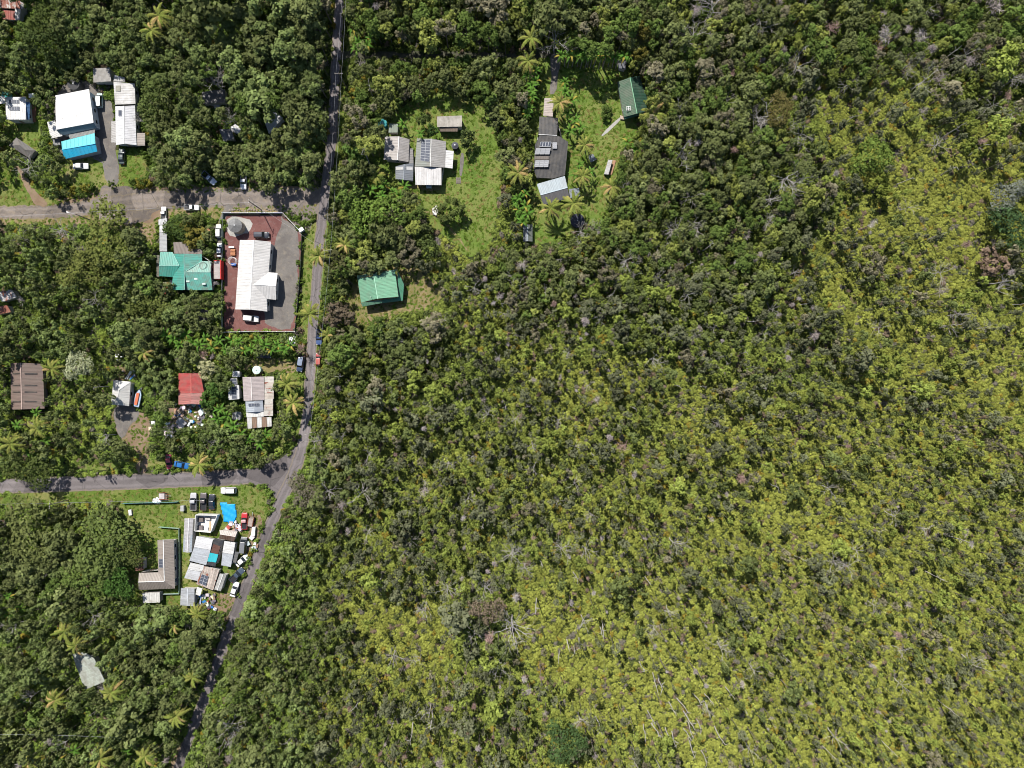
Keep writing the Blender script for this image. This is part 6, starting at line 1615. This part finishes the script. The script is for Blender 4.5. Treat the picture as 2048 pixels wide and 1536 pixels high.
car('black SUV parked below the tank in the cinder yard', 'suv', 523, 470, 90, (0.03, 0.035, 0.05), 1.0)
car('white pickup with canopy at the south end of the white house', 'suv', 502, 637, 95, (0.68, 0.67, 0.66), 1.0)
car('blue pickup half under trees beside the main road', 'pickup', 638, 674, 180, (0.06, 0.1, 0.22), 0.9)
car('red car at the roadside under trees', 'hatch', 637, 719, 0, (0.34, 0.03, 0.03), 0.95, roof=(0.4, 0.1, 0.08))
car('dark blue SUV with a pale roof beside the palms at the roadside', 'suv', 601, 728, 190, (0.04, 0.06, 0.11), 1.0, roof=(0.2, 0.24, 0.32))
car('black car under the banana row', 'sedan', 527, 711, 90, (0.03, 0.03, 0.035), 0.95)
car('maroon car nosing on to the south road', 'sedan', 338, 923, 175, (0.22, 0.02, 0.05), 1.0, roof=(0.3, 0.06, 0.08))
car('blue car under the palm beside the south road', 'sedan', 363, 930, 100, (0.02, 0.13, 0.36), 1.0)
car('silver pickup, left of the three parked on the lower lot', 'pickup', 387, 1003, 0, (0.4, 0.4, 0.41), 1.0)
car('brown-black pickup, middle of the three on the lower lot', 'pickup', 407, 1003, 0, (0.1, 0.085, 0.085), 1.0)
car('black sedan, right of the three on the lower lot', 'sedan', 423.5, 1004, 0, (0.02, 0.024, 0.035), 1.0)
car('white estate car on the lower lot lawn beside the road', 'suv', 457, 981, 270, CW, 1.0)
car('red pickup with open bonnet look, right of the blue tarp', 'pickup', 489, 1042, 0, (0.42, 0.02, 0.03), 0.95, roof=(0.5, 0.28, 0.28))
car('grey van right of the camper shed', 'van', 487, 1090, 5, CG, 0.98)
car('white sedan parked aslant by the lower road', 'sedan', 484, 1121, 50, (0.7, 0.7, 0.66), 1.0)
car('dark slate pickup parked aslant between two white cars', 'pickup', 474, 1150, 45, (0.05, 0.07, 0.10), 1.0)
car('white-silver sedan with sunroof, southernmost on the lower lot', 'sedan', 469, 1179, 18, (0.62, 0.63, 0.64), 1.0)
car('white and teal van east of the big white house', 'van', 199, 201, 0, (0.45, 0.62, 0.62), 0.88, roof=(0.7, 0.73, 0.73))
car('white sedan on the grass south of the blue tarp shed', 'sedan', 161, 332, 90, CW, 1.0)
car('dark green car south of the long white building', 'sedan', 243, 313, 0, (0.05, 0.07, 0.07), 1.0)
car('white-blue pickup parked aslant beneath trees, upper road', 'pickup', 418, 356, 130, (0.5, 0.56, 0.68), 0.95)
car('white pickup standing upright beneath trees, upper road', 'pickup', 487, 362, 180, (0.62, 0.64, 0.68), 0.95)
# boat on its trailer
p = P(277, 796, 0.8)
t = thing('boat', 'blue and white boat with an orange cover beside the white cottage', 'boat', (p.x, p.y, 0), math.radians(90 - 12))
mb = MB(); secs = []
for x, w in ((-2.7, .8), (-2.0, .95), (-0.5, 1.0), (1.0, .92), (2.0, .6), (2.75, .08)):
    secs.append([(x, -w, 1.25), (x, -w * .9, .85), (x, -w * .4, .55), (x, 0, .5), (x, w * .4, .55), (x, w * .9, .85), (x, w, 1.25)])
loft(mb, secs); mb.build('hull', M['tint'], t, tint=(0.35, 0.45, 0.6))
mb = MB(); mb.prism([(-2.6, -.85, 1.2), (1.0, -.9, 1.2), (2.5, -.15, 1.2), (2.5, .15, 1.2), (1.0, .9, 1.2), (-2.6, .85, 1.2)], (0, 0, .05)); mb.build('deck', M['tint'], t, tint=(0.3, 0.38, 0.48))
mb = MB(); mb.box((-.3, .1, 1.4), (3.6, .85, .3)); mb.build('cover', M['fabric'], t, tint=(0.5, 0.13, 0.06))
mb = MB(); mb.bar((-2.4, -.5, .45), (3.3, 0, .45), .1); mb.bar((-2.4, .5, .45), (3.3, 0, .45), .1); mb.build('trailer_frame', M['steel'], t)
for s in (-1, 1):
    mb = MB(); mb.tube([(-1, s * .95, .32), (-1, s * 1.15, .32)], .32, 12); mb.build('wheel', M['rubber'], t)

# ------------------------------------------------------------------ tanks
def tank(label, px, py, r, h, tint, rooft, segs=8, cone=0.5, var=0.3):
    p = P(px, py, h)
    t = thing('water_tank', label, 'water tank', (p.x, p.y, 0))
    mb = MB(); mb.cyl((0, 0, 0), r, h, 32); mb.build('tank_wall', M['tint'], t, tint=tint)
    for z in np.arange(0.5, h - .3, 0.7):
        mb = MB(); mb.cyl((0, 0, z), r + .025, .06, 32); mb.build('hoop', M['tint'], t, tint=[c * .8 for c in tint])
    for k in range(segs):
        a, b = 2 * math.pi * k / segs, 2 * math.pi * (k + 1) / segs; m = (a + b) / 2
        R = r + .1
        f = lambda q, s=R: Vector((s * math.cos(q), s * math.sin(q), h + .03))
        mb = MB(); mb.prism([f(a), f(m, R * 1.0), f(b), Vector((0, 0, h + cone))], Vector((0, 0, -0.04)))
        q = 1 + random.uniform(-var, var); mb.build('roof_panel', M['tint'], t, tint=[c * q for c in rooft])
    mb = MB(); mb.cyl((0, 0, h + cone - .05), .18, .14, 10); mb.build('hatch', M['steel'], t)
    return t
tank('grey cone-topped water tank with cream wall in the cinder yard', 470, 451, 2.0, 3.0, (0.36, 0.33, 0.26), (0.14, 0.14, 0.14))
tank('black water tank behind the big white house', 147, 167, 1.75, 2.6, (0.06, 0.06, 0.06), (0.035, 0.035, 0.037), cone=0.2, var=0.1)
tank('teal water tank left of the small green shed', 765, 247, 1.25, 2.0, (0.03, 0.2, 0.22), (0.04, 0.27, 0.28), cone=0.35, var=0.08)
tank('black dome tank at the northeast corner of the centre house', 910, 291, 0.95, 1.7, (0.03, 0.03, 0.035), (0.06, 0.062, 0.08), cone=0.45, var=0.08)
tank('pale mint green tank north of the pink house', 513, 740, 1.15, 1.8, (0.4, 0.55, 0.48), (0.5, 0.66, 0.58), cone=0.3, var=0.06)
tank('turquoise tank at the left edge above the solar cottage', 10, 189, 1.0, 2.0, (0.05, 0.4, 0.36), (0.07, 0.5, 0.45), cone=0.3, var=0.06)
tank('round black tank south of the right coconut palm', 1155, 441, 2.0, 1.4, (0.02, 0.024, 0.04), (0.022, 0.025, 0.04), cone=0.12, var=0.15)
tank('dark grey cone-roofed tank half hidden below the teal house', 403, 631, 1.9, 2.6, (0.1, 0.1, 0.1), (0.075, 0.07, 0.075), cone=0.4, var=0.12)

# ------------------------------------------------------------------ fences, poles, wires
def fence(label, line, h, tint, posttint, name='yard_fence', step=2.4, wall=False, solid=True):
    p0 = P(*line[0]); t = thing(name, label, 'fence', (p0.x, p0.y, 0))
    for a, b in zip(line[:-1], line[1:]):
        A, B = P(*a), P(*b); n = max(1, int((B - A).length / step)); d = (B - A) / n
        for i in range(n):
            q = A + d * i
            mb = MB(); mb.box((q.x, q.y, (h + .12) / 2), (.2 if wall else .1, .2 if wall else .1, h + .12), math.atan2(d.y, d.x)); wpart(mb, 'post', M['tint'], t, posttint)
            e = q + d
            if solid:
                mb = MB(); mb.bar((q.x, q.y, h / 2), (e.x, e.y, h / 2), .13 if wall else .05, h * .9); wpart(mb, 'panel', M['tint'], t, [c * random.uniform(.88, 1.1) for c in tint])
            else:
                for z in (.25, .55, .85):
                    mb = MB(); mb.bar((q.x, q.y, h * z), (e.x, e.y, h * z), .05, .07); wpart(mb, 'rail', M['tint'], t, tint)
    return t
fence('white concrete wall along the north and northeast of the cinder yard', [(448, 427), (567, 427), (606, 468)], 1.3, (0.5, 0.5, 0.49), (0.7, 0.7, 0.68), wall=True)
fence('dark mesh fence along the east side of the cinder yard', [(606, 468), (603, 540), (598, 600), (592, 664)], 1.4, (0.05, 0.06, 0.055), (0.3, 0.3, 0.3))
fence('grey wall along the south end of the cinder yard', [(592, 664), (520, 663), (446, 665)], 1.2, (0.45, 0.44, 0.42), (0.6, 0.6, 0.58), wall=True)
fence('green-grey fence along the west side of the cinder yard', [(446, 665), (446, 540), (448, 427)], 1.2, (0.26, 0.32, 0.27), (0.35, 0.38, 0.35))
fence('pale green fence between the L-shaped house and the crowded yard', [(321, 1053), (360, 1056), (361, 1120), (360.5, 1186), (328, 1187)], 1.1, (0.3, 0.42, 0.34), (0.4, 0.45, 0.4))
fence('low teal fence along the south road by the lower lot', [(248, 1006), (290, 1005), (340, 1004), (358, 1003)], 1.1, (0.12, 0.27, 0.27), (0.3, 0.36, 0.36))
fence('grey pipe rail beside the south road below the pink house', [(425, 925), (452, 926), (480, 926)], 0.9, (0.5, 0.5, 0.5), (0.5, 0.5, 0.5), solid=False)
def pole(label, px, py, H, arms=1, adir=0.0, lamp=False):
    """px,py: where the pole TOP is seen"""
    b = P(px, py, H); t = thing('street_lamp' if lamp else 'utility_pole', label, 'street lamp' if lamp else 'utility pole', (b.x, b.y, 0), adir)
    mb = MB(); mb.tube([(0, 0, -.2), (0, 0, H * .5), (0, 0, H)], [.16, .13, .1], 8); mb.build('pole', M['woodplank'], t)
    for k in range(arms):
        z = H - .35 - .9 * k
        mb = MB(); mb.bar((-1.2, 0, z), (1.2, 0, z), .1, .12); c = mb.build('crossarm', M['woodplank'], t)
        for x in (-1.1, -.45, .45, 1.1):
            mb = MB(); mb.cyl((x, 0, z + .06), .06, .2, 8); mb.build('insulator', M['trim'], c)
    if lamp:
        mb = MB(); mb.tube([(0, 0, H - .3), (1.2, 0, H), (2.0, 0, H + .05)], .05, 6); mb.build('lamp_arm', M['steel'], t)
        mb = MB(); mb.box((2.2, 0, H + .04), (.7, .3, .14)); mb.build('lamp_head', M['trim'], t)
    return b + Vector((0, 0, 0))
pole('street lamp leaning view over the gravel road, left', 150, 428, 8.6, 0, 2.9, True)
q1 = pole('utility pole beside the gravel road above the cinder yard', 497, 402, 10.2, 1, 1.45)
q2 = pole('utility pole with crossarm beside the shaded north stretch of road', 677, 146, 10, 1, 0.0)
q3 = pole('utility pole with double crossarm near the bend by the scrub field', 613, 868, 10, 2, 0.3)
q4 = pole('utility pole beside the light green house', 655, 500, 9.5, 1, 0.1)
q5 = pole('utility pole at the left end of the south road wire', 98, 1010, 8.5, 1, 1.5)
def wire(label, a, b, sag=0.8, r=0.02):
    a = Vector(a); b = Vector(b); mb = MB()
    n = max(4, int((b - a).length / 6))
    mb.tube([a + (b - a) * (i / n) - Vector((0, 0, sag * 4 * (i / n) * (1 - i / n))) for i in range(n + 1)], r, 4)
    tag(mb.build('overhead_wire', M['steel']), label, 'wire', 'overhead wires')
for k, dx in (('left', -.8), ('right', .8)):
    wire(k + ' overhead wire along the north stretch of the main road', P(690 + dx * 4, -60, 9.8), q2 + Vector((dx, 0, -.2)))
    wire(k + ' overhead wire between the north pole and the green house pole', q2 + Vector((dx, 0, -.2)), q4 + Vector((dx, 0, -.2)))
    wire(k + ' overhead wire between the green house pole and the bend pole', q4 + Vector((dx, 0, -.2)), q3 + Vector((dx, 0, -.2)))
wire('overhead wire crossing above the gravel road corner', q1 + Vector((0, .3, -.2)), q4 + Vector((-.8, 0, -.3)))
wire('overhead wire along the gravel road to the left edge', q1 + Vector((0, -.3, -.2)), P(-60, 436, 9))
wire('overhead wire along the south road verge', P(-60, 1010, 8.2), P(400, 1001, 7.5))
wire('overhead wire in the lower left woods', P(-60, 1470, 9), P(240, 1476, 9))

# ------------------------------------------------------------------ yard things
def crumpled_tarp(label, poly, tint, h=0.35, n=14, name='tarp'):
    xs = [p[0] for p in poly]; ys = [p[1] for p in poly]
    V = []; F = []; idx = {}
    r = random.Random(len(label))
    def inside(x, y):
        c = False
        for i in range(len(poly)):
            a, b = poly[i], poly[i - 1]
            if (a[1] > y) != (b[1] > y) and x < (b[0] - a[0]) * (y - a[1]) / (b[1] - a[1]) + a[0]: c = not c
        return c
    def vid(i, j):
        if (i, j) not in idx:
            x = min(xs) + (max(xs) - min(xs)) * i / n; y = min(ys) + (max(ys) - min(ys)) * j / n
            z = .08 + h * abs(math.sin(i * .9 + j * .5) * math.cos(j * .7 - i * .35)) * r.uniform(.6, 1)
            w = P(x, y, z); idx[(i, j)] = len(V); V.append(tuple(w))
        return idx[(i, j)]
    for i in range(n):
        for j in range(n):
            x = min(xs) + (max(xs) - min(xs)) * (i + .5) / n; y = min(ys) + (max(ys) - min(ys)) * (j + .5) / n
            if inside(x, y): F.append((vid(i, j), vid(i, j + 1), vid(i + 1, j + 1), vid(i + 1, j)))
    me = bpy.data.meshes.new(name); me.from_pydata(V, [], F); me.polygons.foreach_set('use_smooth', [True] * len(F)); me.materials.append(M['fabric']); me.update()
    o = link(bpy.data.objects.new(name, me)); o['tint'] = [float(c) for c in tint]
    md = o.modifiers.new('thickness', 'SOLIDIFY'); md.thickness = .02
    return tag(o, label, 'tarp')
crumpled_tarp('bright blue tarpaulin crumpled on the lower lot lawn', [(440, 1005), (470, 1008), (473, 1030), (468, 1047), (447, 1044), (446, 1028)], (0.01, 0.28, 0.62), .3)
crumpled_tarp('white tarp bundle beside the lower lot fence', [(306, 998), (315, 994), (323, 1002), (318, 1008), (304, 1006)], (0.75, 0.75, 0.76), .8)
crumpled_tarp('white tarp over a frame beside the main road, top of the banana row', [(578, 674), (590, 672), (594, 684), (586, 692), (577, 686)], (0.76, 0.77, 0.78), 1.2)
crumpled_tarp('small blue tarp among the broad trees of the lower lot', [(182, 1128), (192, 1126), (196, 1136), (186, 1141)], (0.02, 0.2, 0.5), .6)
crumpled_tarp('blue tarp corner below the red roof', [(350, 822), (362, 824), (360, 832), (349, 832)], (0.02, 0.12, 0.4), .5)
crumpled_tarp('white tarp over garden waste by the lawn tree', [(864, 418), (874, 410), (878, 420), (872, 432), (866, 430)], (0.6, 0.58, 0.55), 1.0)
crumpled_tarp('grey-white tarp in the woods left of the main road', [(546, 262), (556, 256), (562, 270), (552, 278)], (0.66, 0.68, 0.7), 1.0)

def crate(name, label, cat, px, py, s, h, tint, rz=0.0, lid=None, group=None):
    p = P(px, py, h); t = thing(name, label, cat, (p.x, p.y, 0.03), rz, group)
    mb = MB(); mb.box((0, 0, h * .45), (s[0], s[1], h * .9)); mb.build('body', M['tint'], t, tint=tint)
    mb = MB(); mb.box((0, 0, h * .95), (s[0] + .06, s[1] + .06, h * .1)); mb.build('lid', M['tint'], t, tint=lid or [c * 1.15 for c in tint])
    return t
crate('chest', 'white chest beside the black tank, upper left yard', 'box', 143, 154, (1.4, 1.0), 1.0, (0.65, 0.65, 0.65), .2)
crate('chest', 'white freezer chest right of the solar cottage', 'box', 63, 191, (1.6, 1.1), 1.0, (0.68, 0.68, 0.68), .1)
crate('chest', 'grey bin box west of the blue tarp shed', 'box', 113, 284, (2.0, 1.9), 1.3, (0.14, 0.14, 0.14), .1)
crate('white_locker', 'long white locker near the red pickup', 'box', 506.5, 1063, (0.95, 2.6), 1.0, (0.68, 0.68, 0.66), -.1)
crate('chest', 'white chest on the gravel below the boat', 'box', 306, 845, (0.9, 1.6), .9, (0.7, 0.7, 0.7), .05)
crate('chest', 'tan chest beside the white one below the boat', 'box', 301, 857, (1.1, 1.0), .8, (0.5, 0.4, 0.3), .05)
crate('chest', 'white cabinet with dark knobs north of the white cottage', 'box', 237, 709, (1.8, 1.6), 1.2, (0.68, 0.68, 0.68), 0)
crate('chest', 'second white cabinet just below the knobbed one', 'box', 238, 722, (1.7, .8), 1.0, (0.6, 0.62, 0.64), 0)
crate('gate_pillar', 'white square gate pillar at the corner of the cinder yard', 'pillar', 602, 459, (1.3, 1.0), 1.9, (0.72, 0.72, 0.7), .6)
crate('garbage_bin', 'dark bin beside the lower lot hedge', 'bin', 364, 1017, (.9, 1.6), 1.2, (0.3, 0.3, 0.3), 0)
crate('bench', 'white bench by the hedge of the lower lot', 'bench', 260, 1025, (.8, 1.6), .6, (0.62, 0.6, 0.58), .1)
crate('cabinet', 'orange cabinet between trees and cars north of the teal house', 'box', 416, 466, (1.2, 2.6), 1.4, (0.5, 0.22, 0.12), .1)
# flatbed trailers
for lb, x, y, l, w, rz, tn in (('small trailer with pink-grey load on the lower lot lawn', 326, 992, 2.2, 2.0, 0, (0.42, 0.38, 0.38)), ('utility trailer heaped with scrap beside the red pickup', 502, 1043, 3.2, 1.6, 1.4, (0.3, 0.24, 0.21))):
    p = P(x, y, .6); t = thing('utility_trailer', lb, 'trailer', (p.x, p.y, .04), rz, 'utility trailers')
    mb = MB(); mb.box((0, 0, .55), (l, w, .1)); mb.build('deck', M['woodplank'], t)
    mb = MB(); mb.box((-.2, 0, .8), (l * .75, w * .8, .45)); mb.build('load', M['tint'], t, tint=tn)
    for s in (-1, 1):
        mb = MB(); mb.bar((-l / 2, s * w / 2, .85), (l / 2, s * w / 2, .85), .06, .5); mb.build('side_rail', M['tint'], t, tint=(0.3, 0.1, 0.06))
        mb = MB(); mb.tube([(0, s * (w / 2 + .04), .3), (0, s * (w / 2 + .22), .3)], .3, 12); mb.build('wheel', M['rubber'], t)
    mb = MB(); mb.bar((l / 2, 0, .5), (l / 2 + 1.3, 0, .5), .1); mb.build('drawbar', M['steel'], t)
    for k in range(5):
        mb = MB(); mb.bar((l / 2 - .3, -w / 2 + w * k / 4, .75), (l / 2 + .9, -w / 2 + w * k / 4, .8), .07); mb.build('rack_bar', M['tint'], t, tint=(0.25, 0.1, 0.06))
# pallets on the centre lawn
for k in range(2):
    p = P(917, 358 + k * 6, .1); t = thing('pallet', ('upper' if k == 0 else 'lower') + ' grey wooden pallet at the end of the lawn track', 'pallet', (p.x, p.y, .03))
    for i in range(4):
        mb = MB(); mb.box((0, -.36 + .24 * i, .1), (1.5, .14, .04)); mb.build('slat', M['woodplank'], t)
    for i in (-1, 1):
        mb = MB(); mb.box((i * .6, 0, .04), (.1, .9, .08)); mb.build('bearer', M['woodplank'], t)
# garden furniture of the cinder yard: hoop frame with blue seat and orange rack
p = P(465, 522, 1.2); t = thing('swing_frame', 'round white hoop frame with a blue seat in the cinder yard', 'play frame', (p.x, p.y, .06))
for z in (.5, 1.1, 1.7):
    mb = MB(); mb.tube([(1.15 * math.cos(k * .524), 1.15 * math.sin(k * .524), z) for k in range(13)], .045, 5); mb.build('hoop', M['trim'], t)
for k in range(6):
    a = k * 1.047; mb = MB(); mb.bar((1.15 * math.cos(a), 1.15 * math.sin(a), 0), (.5 * math.cos(a), .5 * math.sin(a), 1.9), .05); mb.build('leg', M['trim'], t)
mb = MB(); mb.box((.1, -.9, .5), (1.4, .7, .35)); mb.build('seat', M['fabric'], t, tint=(0.02, 0.1, 0.4))
p = P(465, 504, .8); t = thing('wood_rack', 'orange timber rack beside the white house in the cinder yard', 'rack', (p.x, p.y, .06))
for k in range(5):
    mb = MB(); mb.box((0, -.8 + .4 * k, .3 + .1 * (k % 2)), (1.4, .3, .4)); mb.build('plank', M['tint'], t, tint=(0.4, 0.17, 0.08))
mb = MB(); mb.box((-.4, 1.5, .6), (1.6, .5, .12)); mb.build('shelf', M['trim'], t)
# scrap heaps: single pieces
heaps = [('below the red roof', 385, 830, 40, 26, 70, 'scrap below the red roof'), ('at the south end of the crowded yard', 410, 1203, 22, 16, 40, 'scrap south of the crowded yard'), ('beside the blue tarp', 466, 1052, 16, 8, 18, 'scrap beside the blue tarp'),
         ('along the fallen roof sheets', 345, 858, 16, 16, 22, 'scrap along the fallen roof'), ('north of the white cottage', 258, 745, 14, 10, 12, 'scrap north of the cottage'), ('in the woods camp, upper left', 436, 205, 18, 10, 12, 'scrap in the woods camp'), ('on the dirt left of the teal house', 332, 575, 12, 12, 14, 'scrap by the teal house'), ('beside the lower lot road', 505, 1082, 8, 22, 10, 'scrap beside the lower road')]
sm = []
for k in range(6):
    mb = MB(); r = random.Random(k)
    if k < 3: mb.box((0, 0, .25), (r.uniform(.4, .9), r.uniform(.4, 1.2), .5))
    elif k == 3: mb.cyl((0, 0, 0), .3, .8, 12)
    elif k == 4: mb.bar((-1, 0, .2), (1, 0, .5), .12); mb.bar((-.9, .2, .15), (.9, .3, .15), .2)
    else: mb.prism([(-.7, -.5, .1), (.7, -.4, .3), (.6, .5, .15), (-.6, .6, .35)], (0, 0, .06))
    sm.append((mb.mesh('scrap_piece', M['tint']), ['crate', 'box', 'low box', 'drum', 'bar', 'sheet'][k]))
sc_cols = [((0.7, 0.7, 0.7), 'white'), ((0.5, 0.5, 0.52), 'grey'), ((0.12, 0.12, 0.13), 'black'), ((0.03, 0.15, 0.42), 'blue'), ((0.4, 0.1, 0.06), 'red'), ((0.3, 0.22, 0.15), 'brown'), ((0.7, 0.68, 0.6), 'cream')]
for wd, x, y, dx, dy, n, gp in heaps:
    for k in range(n):
        me, kd = sm[rng.integers(6)]; c, cn = sc_cols[rng.choice(7, p=[.26, .22, .18, .06, .06, .12, .1])]
        p = P(x + rng.uniform(-1, 1) * dx, y + rng.uniform(-1, 1) * dy, .3)
        o = bpy.data.objects.new('scrap_piece', me); o.location = (p.x, p.y, .04 + rng.uniform(0, .3)); o.rotation_euler = (rng.normal(0, .15), rng.normal(0, .15), rng.uniform(0, 6.28)); s = rng.uniform(.6, 1.2); o.scale = (s, s, s); o['tint'] = [float(q * rng.uniform(.8, 1.1)) for q in c]
        link(o); tag(o, cn + ' scrap ' + kd + ' lying in the clutter ' + wd, 'scrap', gp)
# roadside boulders
for k in range(22):
    x = 460 + k * 4.9 + rng.normal(0, 1); y = 421 + rng.normal(0, 1.2)
    p = P(x, y); v = unit(rng.normal(0, 1, (14, 3)))
    import bmesh
    bm = bmesh.new(); bmesh.ops.create_icosphere(bm, subdivisions=1, radius=1)
    s = rng.uniform(.25, .5)
    for q in bm.verts: q.co *= s * rng.uniform(.75, 1.2); q.co.z *= .7
    me = bpy.data.meshes.new('boulder'); bm.to_mesh(me); bm.free(); me.materials.append(M['woodplank'])
    o = link(bpy.data.objects.new('boulder', me)); o.location = (p.x, p.y, .1); tag(o, 'grey-brown boulder in the row outside the north wall of the cinder yard', 'boulder', 'boulders outside the cinder yard wall')
# flowering hedge shrubs along the gravel road
for k, (x, y) in enumerate([(122, 378), (135, 374), (148, 379), (160, 374), (172, 378), (184, 374), (112, 384), (268, 366), (278, 370), (288, 364), (298, 368), (224, 370), (140, 388), (160, 388)]):
    R = rng.uniform(1.2, 1.9); p = P(x, y, .8); t = thing('hedge_shrub', 'yellow-tinged hedge shrub beside the gravel road ' + ('left of the pull-in' if x < 215 else 'between the two drives' if x < 240 else 'right of the pull-in'), 'shrub', (p.x, p.y, 0), 0, 'hedge shrubs ' + ('left' if x < 215 else 'middle' if x < 240 else 'right'))
    set_mesh_child('crown', OPENC[k % 5], t, (0, 0, .1), (R, R, R), tint=[(0.17, 0.16, 0.03), (0.09, 0.13, 0.03)][k % 2]); set_mesh_child('stem', TRUNK[k % 4], t, scale=(1.5, 1.5, 1.4))
